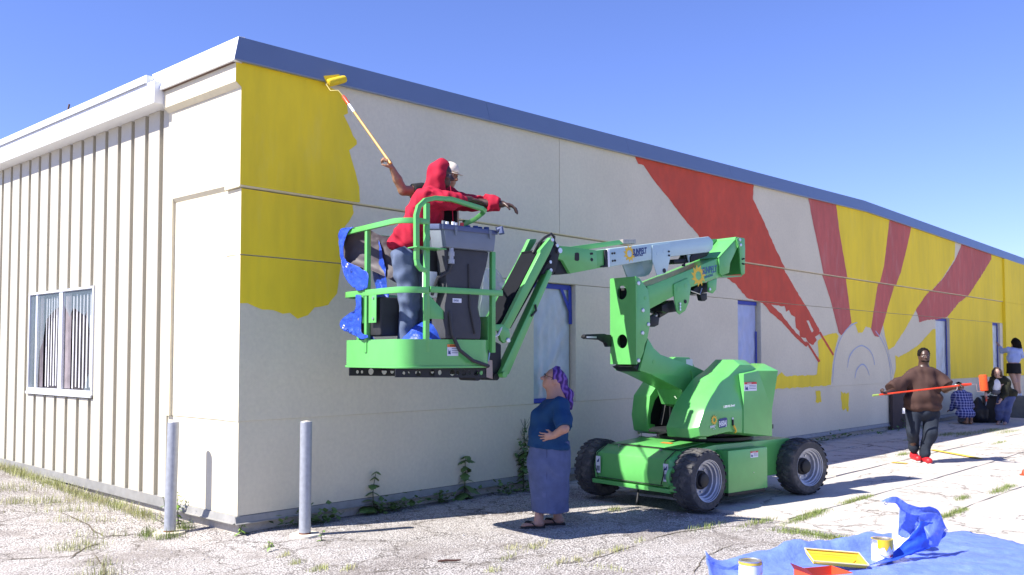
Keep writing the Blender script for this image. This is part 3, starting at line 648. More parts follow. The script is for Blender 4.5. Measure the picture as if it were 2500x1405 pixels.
def sun_logo(c, r, v, m_, parent, ex=(1, 0)):
    """ring of hooked rays round an open centre, drawn in the (u,z) plane"""
    out = []
    n_ = 11
    for i in range(n_):
        a = 2 * pi * i / n_; da = 2 * pi / n_
        for fr, rad in ((0.0, 0.66), (0.10, 0.98), (0.42, 0.80), (0.62, 0.70)):
            t = a + da * fr; out.append((c[0] + r * rad * cos(t), c[1] + r * rad * sin(t)))
    return plt('sun_emblem', out, v, v - 0.001, m_, parent, bevel=0, holes=[circ(c, r * .38, 20)])
def sticker(u, z, w_, h_, v, band, parent=LIFT, head='WARNING', rows=3, f=uz):
    s = plt('warning_sticker', [(u, z), (u + w_, z), (u + w_, z + h_), (u, z + h_)], v, v - 0.0015, STICK, parent, bevel=0)
    plt('sticker_band', [(u, z + h_ * .76), (u + w_, z + h_ * .76), (u + w_, z + h_), (u, z + h_)], v - .0016, v - .0022, band, s, bevel=0)
    letter(head, h_ * .20, 'lettering', BLACK if band is ORANGE else PALEP, s, (u + w_ * .22, v - .0028, z + h_ * .80), (1, 0, 0), (0, 0, 1))
    for k in range(rows):
        zz = z + h_ * (.60 - .18 * k); plt('text_line', [(u + w_ * .40, zz), (u + w_ * .93, zz), (u + w_ * .93, zz + h_ * .05), (u + w_ * .40, zz + h_ * .05)], v - .0016, v - .002, NAVY, s, bevel=0)
    plt('pictogram', [(u + w_ * .08, z + h_ * .15), (u + w_ * .32, z + h_ * .12), (u + w_ * .27, z + h_ * .5), (u + w_ * .16, z + h_ * .38), (u + w_ * .10, z + h_ * .6)], v - .0016, v - .002, NAVY, s, bevel=0)
    return s

def spline_(pts, t):
    n = len(pts) - 1; x = min(n - 1e-6, t * n); i = int(x); t = x - i
    p0, p1, p2, p3 = [Vector(pts[max(0, min(n, q))]) for q in (i - 1, i, i + 1, i + 2)]
    return 0.5 * ((2 * p1) + (p2 - p0) * t + (2 * p0 - 5 * p1 + 4 * p2 - p3) * t * t + (3 * p1 - p0 - 3 * p2 + p3) * t ** 3)
# ---- wheels
R_T = 0.35
def wheel(u, v, side, steer=0.0):
    """side -1: outer face towards -v"""
    wempty = MB()
    s = side; wd = 0.27
    prof = [(0.225, -wd / 2 + .01), (0.245, -wd / 2), (0.315, -wd / 2 + .004), (R_T - .012, -wd / 2 + .03), (R_T - .006, -wd / 4), (R_T - .005, 0), (R_T - .006, wd / 4), (R_T - .012, wd / 2 - .03), (0.315, wd / 2 - .004), (0.245, wd / 2), (0.225, wd / 2 - .01)]
    ty = MB().lathe(prof, (0, 0, 0), 'y', 48)
    # tread lugs: slanting bars from both shoulders
    nl = 26
    for i in range(nl):
        for q in (-1, 1):
            a0 = 2 * pi * (i + (0.25 if q > 0 else -0.25)) / nl; vs = []
            for (t, yy) in ((0.0, 0.004 * q), (0.085, wd / 2 * .60 * q), (0.07, (wd / 2 - .004) * q)):
                for dt in (0.0, 0.125):
                    for rr_ in ((R_T - .016), (R_T + 0.004 if abs(yy) < wd * .45 else R_T - .010)):
                        a = a0 + t + dt; vs.append((rr_ * cos(a), yy, rr_ * sin(a)))
            fs = []
            for k in range(2):
                b = k * 4; fs += [(b + 1, b + 3, b + 7, b + 5), (b, b + 1, b + 5, b + 4), (b + 2, b + 6, b + 7, b + 3)]
            fs += [(0, 2, 3, 1), (8, 9, 11, 10)]
            ty.add(vs, fs)
    wo_ = ty.build('wheel', RUBBER, LIFT, angle=28, fix=True)
    wo_.location = (u, v, R_T); wo_.rotation_euler = (0, random.uniform(0, 1), steer)
    o = s * wd / 2
    rp = [(0.228, o * .98), (0.236, o * 1.01), (0.236, o * .93), (0.218, o * .88), (0.212, o * .70), (0.198, o * .66), (0.192, o * .40), (0.176, o * .36), (0.170, o * .05), (0.09, o * .0), (0.0, o * .02)]
    MB().lathe(rp, (0, 0, 0), 'y', 40).build('rim', RIM, wo_, angle=30)
    hp = [(0.105, o * .02), (0.105, o * .28), (0.095, o * .34), (0.082, o * .36), (0.078, o * .60), (0.06, o * .66), (0.0, o * .66)]
    MB().lathe(hp, (0, 0, 0), 'y', 24).build('hub', BLACK, wo_, angle=30)
    nut = MB().cyl((0, o * .02, 0), (0, o * .16, 0), .012, n=6).mesh('wheel_nut')
    for k in range(8):
        a = 2 * pi * k / 8; link('wheel_nut', nut, STEEL, wo_).location = (0.137 * cos(a), 0, 0.137 * sin(a))
    return wo_
wheel(-1.0, -0.76, -1, radians(1.5)); wheel(1.02, -0.76, -1, radians(-8))
wheel(-1.0, 0.80, 1, radians(1.5)); wheel(1.02, 0.80, 1, radians(-8))
# ---- chassis
hood = [(-1.20, 0.22), (-1.33, 0.27), (-1.345, 0.40), (-1.31, 0.575), (-1.13, 0.66), (-1.06, 0.664), (-1.06, 0.22)]
m_ = MB()
for (v0, ku) in ((-0.60, 0.0),):
    pass
def hoodf(u, z, v):
    return (u, v, z)
vs = []; lay = [(-0.66, 0.10, 0.05), (-0.58, 0.02, 0.0), (0.58, 0.02, 0.0), (0.66, 0.10, 0.05)]
for v, back, low in lay:
    for u, z in hood: vs.append((u + (back if u < -1.07 else 0), v, z - (low if z > .5 else -low * .4)))
nH = len(hood); fs = []
for k in range(3):
    for j in range(nH): fs.append((k * nH + j, k * nH + (j + 1) % nH, (k + 1) * nH + (j + 1) % nH, (k + 1) * nH + j))
fs += [tuple(range(nH)), tuple(range(3 * nH, 4 * nH))]
hd = MB().add(vs, fs).build('front_hood', GREEN, LIFT, bevel=0.012, segs=3)
MB().tube([(-1.348 + .005, -0.50, 0.30), (-1.35, -0.54, 0.40), (-1.318, -0.54, 0.565), (-1.135, -0.54, 0.668)], 0.006, 6).build('hood_seal', HOSE, hd)
MB().tube([(-1.348 + .005, 0.50, 0.30), (-1.35, 0.54, 0.40), (-1.318, 0.54, 0.565), (-1.135, 0.54, 0.668)], 0.006, 6).build('hood_seal', HOSE, hd)
MB().tube([(-1.335, -0.52, 0.285), (-1.335, 0.52, 0.285)], 0.006, 6).build('hood_seal', HOSE, hd)
MB().tube([(-1.105, -0.6, 0.668), (-1.105, 0.6, 0.668)], 0.005, 6).build('hood_seal', HOSE, hd)
for v in (-0.33, 0.33): MB().box((-1.15, v, 0.662), (0.03, .018, .02)).build('hood_latch', STEEL, hd)
def usticker(v0, z0, w_, h_, u):
    MB().span((u - .0015, v0, z0), (u, v0 + w_, z0 + h_)).build('warning_sticker', STICK, hd, smooth=False)
    MB().span((u - .0022, v0 + .01, z0 + h_ * .12), (u - .0016, v0 + w_ - .01, z0 + h_ * .42)).build('sticker_picture', GREYP, hd, smooth=False)
    MB().add([(u - .0022, v0 + w_ * .2, z0 + h_ * .9), (u - .0022, v0 + w_ * .7, z0 + h_ * .72), (u - .0022, v0 + w_ * .8, z0 + h_ * .62), (u - .0022, v0 + w_ * .3, z0 + h_ * .66)], [(0, 1, 2, 3)]).build('sticker_picture', NAVY, hd, smooth=False)
usticker(-0.60, 0.335, 0.075, 0.20, -1.345 + .012); usticker(0.46, 0.335, 0.075, 0.20, -1.345 + .002)
# bumper bar, tow eyes, bottom tray
MB().span((-1.325, -0.62, 0.205), (-0.9, 0.62, 0.255)).build('bumper', GREEN, LIFT, bevel=0.008)
for v in (-0.665,):
    MB().tube([(-1.36 + .055 * (1 - cos(t)) * .3, v - 0.012, 0.40 + .075 * sin(t)) if 0 else (-1.36 + .06 * cos(t), v, 0.40 + .085 * sin(t)) for t in [2 * pi * i / 16 for i in range(16)]], 0.020, 8, closed=True).build('tow_eye', GREEN, LIFT)
MB().span((-1.34, -0.72, 0.23), (-1.22, -0.62, 0.30)).build('tow_bracket', GREEN, LIFT, bevel=0.01)
MB().add([(-1.05, -0.62, 0.655), (-1.05, 0.62, 0.655), (-0.55, 0.62, 0.70), (-0.55, -0.62, 0.70), (0.95, -0.62, 0.70), (0.95, 0.62, 0.70), (1.32, .6, .6), (1.32, -.6, .6), (1.32, .6, .26), (1.32, -.6, .26), (-1.05, -0.62, 0.24), (-1.05, 0.62, 0.24)],
         [(0, 1, 2, 3), (3, 2, 5, 4), (4, 5, 6, 7), (7, 6, 8, 9), (0, 3, 4, 7, 9, 10), (1, 11, 8, 6, 5, 2), (0, 10, 11, 1), (10, 9, 8, 11)]).build('chassis', GREEN, LIFT, bevel=0.008)
plt('deck_plate', [(-1.03, 0.672), (-0.56, 0.716), (-0.56, 0.722), (-1.03, 0.678)], -0.5, 0.5, GREEN, bevel=0.002)
MB().box((-0.80, -0.12, 0.705), (0.05, 0.16, 0.002), Matrix.Rotation(radians(-5.4), 3, 'Y')).build('deck_sticker', ORANGE, LIFT, smooth=False)
# side boxes between the wheels
for v0, v1 in ((-0.80, -0.621), (0.621, 0.80)):
    MB().span((-0.52, v0, 0.155), (0.24, v1, 0.645)).build('battery_box', GREEN, LIFT, bevel=0.012)
    MB().span((-0.50, v0 + .02, 0.115), (0.22, v1 - .0, 0.1545)).build('box_tray', BLACK, LIFT, bevel=0.004)
MB().cyl((-0.04, -0.800, 0.36), (-0.04, -0.806, 0.36), 0.006).build('rivet', STEEL, LIFT)
sticker(-0.10, 0.535, 0.15, 0.075, -0.8012, REDS)
# fender and axles
for u in (-1.0, 1.02): MB().cyl((u, -0.66, R_T), (u, 0.66, R_T), 0.06).build('axle', BLACK, LIFT); 
MB().add([(0.30, -0.62, 0.69), (0.66, -0.62, 0.69), (0.86, -0.88, 0.62), (0.62, -0.88, 0.55), (0.30, -.64, .5)], [(0, 1, 2, 3, 4)]).build('mud_flap', GREEN, LIFT, smooth=False) if False else None
MB().tube([(-1.22, -0.05, 0.22), (-1.33, -0.12, 0.06), (-1.36, -0.14, 0.035)], 0.012, 6).build('hanging_strap', HOSE, LIFT)
# ---- turntable and turret
MB().lathe([(0, .70), (.56, .70), (.60, .72), (.60, .755), (.50, .77), (.50, .80), (0, .80)], (0.05, 0, 0), 'z', 40).build('turntable', BLACK, LIFT)
plt('turntable_deck', [(-0.66, 0.803), (0.95, 0.803), (0.95, 0.86), (-0.58, 0.86), (-0.66, 0.835)], -0.40, 0.30, BLACK, bevel=0.006)
for v0 in (-.30, -.12): MB().span((-0.662, v0, 0.812), (-0.661, v0 + .09, 0.828)).build('deck_label', ORANGE, LIFT, smooth=False)
# near side hood: bulging body with a flared rear corner (outline measured on its own side plane)
c5 = 'c5'
V0 = -0.80
def q5(p, v=V0): u, z = Bp(c5, p, v); return Vector((u, v, z))
o_ = [(350, 1255), (455, 1258), (760, 1190), (1200, 1228), (1325, 1225), (1338, 860), (1338, 365), (1215, 262), (1145, 215), (992, 209), (835, 365), (700, 460), (595, 600), (520, 700), (430, 850), (382, 980), (330, 1130)]
o_ = o_[:9] + [tuple(spline_([(*p, 0) for p in o_[9:]], t / 20)[:2]) for t in range(21)]
outer = [q5(p) for p in o_]
# inner ring leans in towards the boom (rounded shoulder), outer ring is the body's edge
innr = []
ctr = sum(outer, Vector()) / len(outer)
hb = MB(); n_ = len(outer)
ring0 = [Vector((p.x + (ctr.x - p.x) * .02, -0.34, p.z)) for p in outer]                    # inboard edge
ring1 = [Vector((p.x, -0.70, p.z)) for p in outer]
ring2 = [Vector((p.x + (ctr.x - p.x) * .07, -0.80, p.z + (ctr.z - p.z) * .07)) for p in outer]
# upper shoulder slopes inwards
for i, p in enumerate(o_):
    if p[1] < 900:
        k = min(1, (900 - p[1]) / 600); ring1[i].y = -0.70 + 0.10 * k; ring2[i].y = -0.80 + 0.085 * k
        ring2[i].z -= 0.03 * k
vs = ring0 + ring1 + ring2; fs = []
for a in (0, 1):
    for j in range(n_): fs.append((a * n_ + j, a * n_ + (j + 1) % n_, (a + 1) * n_ + (j + 1) % n_, (a + 1) * n_ + j))
capi = tessellate_polygon([[Vector((v.x, v.z, 0)) for v in ring2]])
fs += [tuple(2 * n_ + i for i in t) for t in capi] + [tuple(reversed(range(n_)))]
NH = hb.add(vs, fs).build('side_hood', GREEN, LIFT, bevel=0.035, segs=4, angle=60)
# the flared rear corner of that hood: a panel standing proud
A_, B_2, C_, D_, E_, F_ = q5((1155, 352), -.80), q5((1215, 258), -.66), q5((1328, 352), -.80), q5((1326, 870), -.83), q5((950, 395), -.80), q5((950, 1180), -.815)
A_.y = -0.785
C_ += Vector((0.0, -0.085, 0)); D_.y = -0.83; G_ = q5((1328, 1222), -.815)
body = MB()
back = [(p.x, -0.45, p.z) for p in (A_, B_2, C_, D_, G_, F_, E_)]
vs = [A_, B_2, C_, D_, G_, F_, E_] + [Vector(b) for b in back]
body.add(vs, [(0, 1, 2), (0, 2, 3), (6, 0, 3, 5), (5, 3, 4), (6, 1 + 0, 0) if False else (6, 13, 8, 1, 0), (1, 8, 9, 2), (2, 9, 10, 3), (3, 10, 11, 4), (4, 11, 12, 5), (5, 12, 13, 6), (13, 12, 11, 10, 9, 8)])
body.build('rear_hood', GREEN, LIFT, bevel=0.010, segs=3, angle=20)
# lettering on the hood
def on5(p, v=-0.832): u, z = Bp(c5, p, v); return (u, v, z)
VH = -0.806
def place5(body_, c, p0, p1, hgt, m_, **k):
    a = Vector(on5(p0, VH)); b = Vector(on5(p1, VH)); me = letter(body_, hgt, 'lettering', m_, NH, a, (b - a), (0, 0, 1), **k)
    return me
place5('1-800-No-Sweat', c5, (680, 850), (895, 812), 0.040, PALEP, shear=0.25, bold=0.001, squash=.80)
place5('SUNBELT', c5, (508, 1113), (605, 1095), 0.036, PALEP, bold=0.0015, squash=.62)
place5('RENTALS', c5, (545, 1132), (605, 1118), 0.014, PALEP, squash=.8)
u, z = Bp(c5, (560, 1005), VH); sun_logo((u, z), 0.062, VH + .0, GOLD, NH)
bd = [Bp(c5, p, VH) for p in [(622, 1000), (640, 988), (715, 972), (732, 985), (732, 1078), (715, 1095), (640, 1112), (622, 1100)]]
plt('model_badge', bd, VH, VH - .002, NAVY, NH, bevel=0)
a = Vector(on5((622, 1092), VH - .003)); b = Vector(on5((725, 1070), VH - .003)); letter('E450AJ', 0.082, 'lettering', PALEP, NH, a, b - a, (0, 0, 1), bold=0.002, squash=.60)
u, z = Bp(c5, (955, 625), -.818); sticker(u, z, 0.245, 0.105, -0.818, REDS, NH, 'DANGER')
u, z = Bp(c5, (805, 1040), VH); MB().box((u, VH, z), (.022, .02, .07)).build('hood_latch', BLACK, NH, bevel=.004)
MB().tube([(u, VH - .012, z - .03), (u + .02, VH - .02, z - .07), (u + .045, VH - .012, z - .10), (u + .02, VH - .015, z - .115)], .012, 6).build('yellow_tag', GOLD, NH)
u, z = Bp(c5, (805, 985), VH); MB().box((u, VH, z), (.03, .002, .02)).build('latch_sticker', STICK, NH)
MB().add([on5((325, 1128), -.72), on5((400, 1118), -.72), on5((460, 1255), -.72), on5((358, 1255), -.72), (on5((325, 1128), -.72)[0], -.40, on5((325, 1128), -.72)[2]), (on5((358, 1255), -.72)[0], -.40, on5((358, 1255), -.72)[2])], [(0, 1, 2, 3), (0, 3, 5, 4)]).build('hood_lip', GREEN, LIFT, smooth=False)
# far side hood: shell open to the front, dark inside
c4 = 'c4'
def q4(p, v): u, z = Bp(c4, p, v); return (u, z)
VF = 0.46
shell = [q4(p, VF) for p in [(745, 745), (690, 720), (672, 640), (668, 560), (690, 360), (790, 210), (865, 235), (740, 405), (700, 540), (695, 640), (742, 650)]]
plt('hood_rim', shell, VF, VF + .05, GREEN, bevel=0.006)
side = [q4(p, VF + .05) for p in [(745, 745), (690, 720), (668, 560), (690, 360), (790, 210), (870, 120), (960, -10), (1050, -10), (1150, 120), (1300, 160), (1400, 420), (1400, 740)]]
plt('side_hood', side, VF + .051, VF + .34, GREEN, bevel=0.02)
pk = [Bp('c5', p, .40) for p in [(20, 195), (60, 172), (235, 178), (305, 300), (300, 480), (20, 420)]]
plt('hood_peak', pk, .40, .509, GREEN, bevel=0.01)
u, z = Bp('c5', (190, 290), .40); plt('warning_sticker', [(u, z), (u + .13, z - .02), (u + .13, z + .085), (u, z + .085)], .399, .3975, STICK, bevel=0)
shade_pts = [q4(p, VF) for p in [(745, 700), (700, 690), (688, 640), (700, 540), (740, 405), (865, 240), (960, 200), (1100, 400), (1250, 500), (1250, 700), (880, 712)]]
plt('hood_shade_plate', shade_pts, VF + .020, VF + .049, mat('matt_black', (.008, .009, .013), .85, spec=.12, var=.2), bevel=0)  # black plate over the solid hood, painting in the shade of its hollow
plt('inner_panel', [(-0.30, .86), (0.5, .86), (0.5, 1.5), (0.05, 1.45), (-.2, 1.2)], .40, .455, BLACK, bevel=.01)
MB().tube([(-0.36 + x, .295, z) for x, z in ((.1, .95), (.1, 1.12), (.19, 1.13), (.19, .96))], .012, 6).build('grab_handle', BLACK, LIFT)
# bundle of hydraulic hoses behind the lower arm
hr = random.Random(21)
for k in range(10):
    v = -.02 + .026 * k; j = [hr.uniform(-7, 7) for _ in range(8)]
    pth = [Bp('f', p, v) for p in ((1650 + j[0] - k, 930), (1652 + j[1] - k, 958 + j[2]), (1668 + j[3], 985 + j[4]), (1682 + j[5] * .6, 1008), (1690, 1030))]
    MB().tube([spline_([(q[0], v + .02 * sin(i_ * 2 + k), q[1]) for i_, q in enumerate(pth)], t / 12) for t in range(13)], .013, 7).build('hose', HOSE, LIFT)
for k in range(9):
    v = -.04 + .028 * k; q = Bp('f', (1650 + hr.uniform(-8, 22), 938 + hr.uniform(-6, 40)), v); MB().cyl((q[0], v - .02, q[1] + .02), (q[0] + .03, v - .03, q[1] - .015), .016, n=8).build('hose_fitting', STEEL, LIFT)
MB().tube([(-.16, -.30, .86), (-.16, -.30, 1.03), (-.02, -.25, 1.18)], .012, 6).build('cable_stay', HOSE, LIFT)
MB().tube([(-.16, -.30, 1.03), (-.30, -.25, 1.16)], .012, 6).build('cable_stay', HOSE, LIFT)
plt('valve_block', [(-.10, .86), (.25, .86), (.25, 1.14), (-.10, 1.14)], -.28, .2, BLACK, bevel=.01)
# far beacon and arm light
u, z = Bp('c5', (560, 370), .45); MB().cyl((u, .45, z - .02), (u + .16, .45, z - .02), .035).build('work_light', BLACK, LIFT); MB().cyl((u + .12, .45, z - .05), (u + .12, .45, z - .16), .02).build('light_post', STEEL, LIFT)
# ---- lower arm
VA = 0.20
low = pp('f', -VA, [(1582, 826), (1596, 850), (1613, 866), (1700, 897), (1783, 935), (1800, 960), (1760, 985), (1730, 1000), (1705, 1000), (1676, 990), (1664, 952), (1590, 915), (1562, 905)])
plt('lower_arm', low, -VA, VA, GREEN, bevel=0.008)
ll = pp('f', -VA - .02, [(1688, 905), (1783, 937), (1795, 965), (1750, 998), (1715, 999), (1700, 960)])
plt('arm_cheek', ll, -VA - .02, -VA - .001, GREEN, bevel=0.006); plt('arm_cheek', ll, VA + .001, VA + .02, GREEN, bevel=0.006)
for p in [(1597, 884)]:
    u, z = Bp('f', p, -VA); MB().cyl((u, -VA - .004, z), (u, -VA + .02, z), .028, n=18).build('pin', GREEN, LIFT)
u, z = Bp('c5', (350, 700), -VA - .022)
for dz, h_ in ((.05, .045), (-.05, .05)): MB().box((u, -VA - .03, z + dz), (.022, .02, h_)).build('pin_lock', STEEL if dz > 0 else BLACK, LIFT, bevel=.003)
# ---- mast (upright link): folded plate with two round holes in its front
UF = -1.425
fr = [(-.21, 1.645), (.205, 1.645), (.205, 2.66), (-.21, 2.66)]
h1 = Bp('f', (1518, 715), 0.0); 
def vz(v, z, u): return (u, v, z)
def Bu(c, p, u):
    x, y = px(c, p); P = on_plane(x, y, MO + MU * u, MU) - MO; return (P.dot(MV), P.z)
hA = Bu('f', (1518, 715), UF); hB = Bu('f', (1519, 834), UF)
plt('mast_front', fr, UF, UF + .012, GREEN, holes=[circ(hA, .082, 24), circ(hB, .082, 24)], f=vz, bevel=0.0)
ms = pp('c2', -.21, [(1447, 462), (1475, 465), (1500, 500), (1545, 560), (1562, 700), (1562, 850), (1542, 960), (1520, 1010), (1510, 1070), (1482, 1140), (1447, 1180)])
ms[0] = (UF + .0125, 2.66); ms[-1] = (UF + .0125, 1.645)
plt('mast_side', ms, -.21, -.19, GREEN, bevel=0.003); plt('mast_side', ms, .185, .205, GREEN, bevel=0.003)
plt('mast_core', [(UF + .14, 1.80), (UF + .22, 1.80), (UF + .22, 2.55), (UF + .14, 2.55)], -.185, .18, DARK, bevel=0)
for p in [(1467, 508), (1503, 730), (1548, 845), (1500, 915), (1467, 1140)]:
    u, z = Bp('c2', p, -.21); bolt(u, z, -.21, .026)
for p in [(1523, 630)]:
    u, z = Bp('c2', p, -.21); MB().cyl((u, -.213, z), (u, -.20, z), .022, n=14).build('plug', GREEN, LIFT)
plt('pivot_link', pp('c2', -.17, [(1505, 1065), (1548, 1135), (1548, 1240), (1470, 1228), (1425, 1190), (1450, 1182), (1480, 1150)]), -.17, .17, BLACK, bevel=0.006)
# work light and bracket standing off the mast
lb = pp('c8', .20, [(825, 960), (840, 950), (960, 945), (1005, 945), (1030, 952), (1066, 955), (1066, 1062), (1035, 1062), (1020, 1025), (975, 1000), (840, 990), (822, 980)])
plt('lamp_bracket', lb, .17, .23, BLACK, bevel=.006)
u, z = Bp('c8', (865, 975), .16); MB().box((u + .07, .165, z), (.16, .01, .02)).build('lamp_lens', STEEL, LIFT)
# ---- mid arm
VM = 0.185
mid = pp('c2', -VM, [(1540, 528), (1560, 528), (2125, 300), (2150, 450), (1890, 545), (1552, 725), (1540, 700)])
MA = plt('mid_arm', mid, -VM, VM, GREEN, bevel=0.010)
lobe = pp('c2', -VM - .016, [(1757, 525), (1765, 512), (1872, 465), (1896, 540), (1882, 660), (1852, 732), (1806, 765), (1782, 742), (1763, 640)])
plt('arm_bracket', lobe, -VM - .016, -VM - .0005, GREEN, bevel=0.005); plt('arm_bracket', lobe, VM + .0005, VM + .016, GREEN, bevel=0.005)
for p in [(1795, 560), (1855, 530)]:
    u, z = Bp('c2', p, -VM - .017); MB().cyl((u, -VM - .0165, z), (u, -VM - .0185, z), .03, n=18).build('weld_plug', GREEN, LIFT)
u, z = Bp('c2', (1850, 658), -VM - .018); MB().cyl((u, -VM - .0165, z), (u, -VM - .022, z), .024, n=16).build('pin', BLACK, LIFT)
u, z = Bp('c2', (1802, 700), -VM - .018)
for k in (-1, 0, 1): MB().cyl((u, -VM - .016, z + .035 * k), (u, -VM - .035, z + .035 * k), .015, n=8).build('bolt', STEEL, LIFT)
lobe2 = pp('c2', -VM, [(2035, 495), (2108, 468), (2102, 560), (2075, 592), (2042, 580)])
plt('arm_lug', lobe2, -VM - .003, -VM + .02, GREEN, bevel=0.004); plt('arm_lug', lobe2, VM - .02, VM + .003, GREEN, bevel=0.004)
u, z = Bp('c2', (2048, 558), -VM); bolt(u, z, -VM - .003, .02)
plt('lug_housing', pp('c2', -.12, [(1930, 545), (2032, 500), (2035, 580), (1960, 600), (1900, 590)]), -.12, .12, BLACK, bevel=.005)
plt('hanging_hook', pp('c2', -.10, [(1955, 600), (2012, 590), (2014, 640), (1995, 655), (1968, 650)]), -.13, -.07, BLACK, bevel=.006)
MB().tube([(*[Bp('c2', p, -.14)[0] for p in [(1895, 570)]], -.14, Bp('c2', (1895, 570), -.14)[1]), (Bp('c2', (1970, 598), -.14)[0], -.14, Bp('c2', (1970, 598), -.14)[1]), (Bp('c2', (1985, 550), -.14)[0], -.14, Bp('c2', (1985, 550), -.14)[1])], .007, 6).build('steel_bracket', STEEL, LIFT)
a = Bp('c2', (1575, 800), -.05); b = Bp('c2', (1640, 765), -.05); c_ = Bp('c2', (1720, 722), -.05)
MB().cyl((a[0], 0, a[1]), (c_[0], 0, c_[1]), .030, n=14).build('cylinder_rod', STEEL, LIFT)
MB().cyl((b[0], 0, b[1]), (c_[0] + .06, 0, c_[1] + .03), .052, n=18).build('lift_cylinder', BLACK, LIFT)
plt('cylinder_mount', pp('c2', -.07, [(1560, 780), (1600, 770), (1640, 790), (1632, 850), (1600, 865), (1562, 860)]), -.07, .07, BLACK, bevel=.006)
plt('cylinder_housing', pp('c2', -.12, [(1660, 690), (1755, 645), (1780, 740), (1700, 752), (1660, 735)]), -.12, .12, BLACK, bevel=.006)
# head of the mid arm: two cheeks, a sloping top sheet and an end plate, open at the side
VK = 0.205
ck = pp('c7', -VK, [(1888, 455), (2152, 168), (2172, 292), (2062, 530), (2046, 680), (1932, 726), (1898, 690)])
plt('head_cheek', ck, -VK, -VK + .016, GREEN, bevel=.004); plt('head_cheek', ck, VK - .016, VK, GREEN, bevel=.004)
tp = [Bp('c7', p, -VK) for p in [(1888, 452), (2150, 166)]]
d_ = Vector((tp[1][0] - tp[0][0], tp[1][1] - tp[0][1])).normalized(); nrm = Vector((-d_.y, d_.x)) * .012
top = [tp[0], tp[1], (tp[1][0] + nrm.x, tp[1][1] + nrm.y), (tp[0][0] + nrm.x, tp[0][1] + nrm.y)]
plt('head_top', top, -VK, VK, GREEN, bevel=.003)
ep = pp('c7', -VK - .02, [(2160, 150), (2205, 128), (2285, 140), (2296, 300), (2292, 690), (2245, 724), (2228, 660), (2205, 300)])
plt('head_end_plate', ep, -VK - .02, -VK - .001, GREEN, bevel=.004); plt('head_end_plate', ep, VK + .001, VK + .02, GREEN, bevel=.004)
eb = pp('c7', -VK, [(2272, 160), (2290, 160), (2288, 690), (2270, 700)])
plt('head_back', eb, -VK, VK, GREEN, bevel=.003)
hb_ = pp('c7', -VK, [(1935, 725), (2240, 722), (2240, 740), (1940, 742)]); plt('head_floor', hb_, -VK, VK, GREEN, bevel=.003)
for p in [(2210, 165), (2222, 245)]:
    u, z = Bp('c7', p, -VK - .02); bolt(u, z, -VK - .02, .022)
for p in [(2248, 468), (2272, 462), (2250, 540), (2272, 545)]:
    u, z = Bp('c7', p, -VK - .02); bolt(u, z, -VK - .02, .012, m_=BLACK)
u, z = Bp('c7', (1980, 560), -VK); MB().cyl((u, -VK - .002, z), (u, -VK + .01, z), .024, n=14).build('pin', GREEN, LIFT)
ear = [Bp('c7', p, 0) for p in [(1838, 170), (1860, 145), (1945, 140), (1960, 165), (1700, 430)]]
plt('head_ear', ear, .10, .118, GREEN, bevel=.004)
hp_ = Bp('c7', (2175, 160), -VK); MB().cyl((hp_[0], -VK + .01, hp_[1]), (hp_[0], VK - .01, hp_[1]), .035, n=16).build('head_pin', GREEN, LIFT)
# ---- upper boom
VB = 0.125
ub = pp('c7', -VB, [(180, 300), (1735, 112), (1805, 190), (1795, 310), (1742, 357), (1130, 432), (188, 588)])
UB = plt('upper_boom', ub, -VB, VB, WHITEP, bevel=0.018, angle=25)
lo_ = pp('c7', -VB - .012, [(848, 250), (1125, 215), (1130, 430), (1092, 620), (1052, 690), (925, 722), (850, 490)])
plt('boom_bracket', lo_, -VB - .012, -VB - .0005, WHITEP, bevel=.006); plt('boom_bracket', lo_, VB + .0005, VB + .012, WHITEP, bevel=.006)
bw = pp('c7', -.08, [(570, 540), (850, 488), (930, 720), (640, 735)])
plt('boom_web', [bw[0], bw[1], bw[2], bw[3]], VB - .02, VB, WHITEP, bevel=.003)
u, z = Bp('c7', (1032, 648), -VB - .013); MB().cyl((u, -VB - .0125, z), (u, -VB - .018, z), .028, n=16).build('pin', BLACK, LIFT)
for p in [(218, 378), (254, 374), (226, 496), (262, 490), (1090, 350), (1093, 412)]:
    u, z = Bp('c7', p, -VB); bolt(u, z, -VB - (.013 if p[0] > 1000 else 0), .013, UB, BLACK)
for p in [(935, 380), (1035, 345)]:
    u, z = Bp('c7', p, -VB - .013); MB().cyl((u, -VB - .0125, z), (u, -VB - .0145, z), .028, n=16).build('weld_plug', WHITEP, LIFT)
plt('boom_collar', pp('c7', -VB - .01, [(150, 312), (180, 305), (188, 590), (160, 590)]), -VB - .01, VB + .01, WHITEM, bevel=.004)
plt('wear_pad', pp('c7', -VB - .006, [(110, 330), (150, 315), (165, 590), (60, 590), (60, 575), (120, 560)]), -VB - .004, VB + .004, BLACK, bevel=.004)
cyl_ = pp('c7', -.06, [(1180, 470), (1390, 455), (1400, 530), (1190, 545)]); plt('boom_cylinder', cyl_, -.06, .06, BLACK, bevel=.02)
plt('cylinder_lug', pp('c7', -.07, [(1385, 405), (1450, 400), (1440, 520), (1415, 520)]), -.08, -.06, WHITEP, bevel=.003)
plt('boom_housing', pp('c7', -.10, [(1445, 440), (1480, 385), (1745, 352), (1700, 420), (1450, 520)]), -.10, .10, BLACK, bevel=.006)
plt('cable_drop', pp('c7', -.05, [(1340, 410), (1352, 410), (1352, 580), (1315, 580), (1315, 545), (1340, 545)]), -.06, -.04, BLACK, bevel=.002)
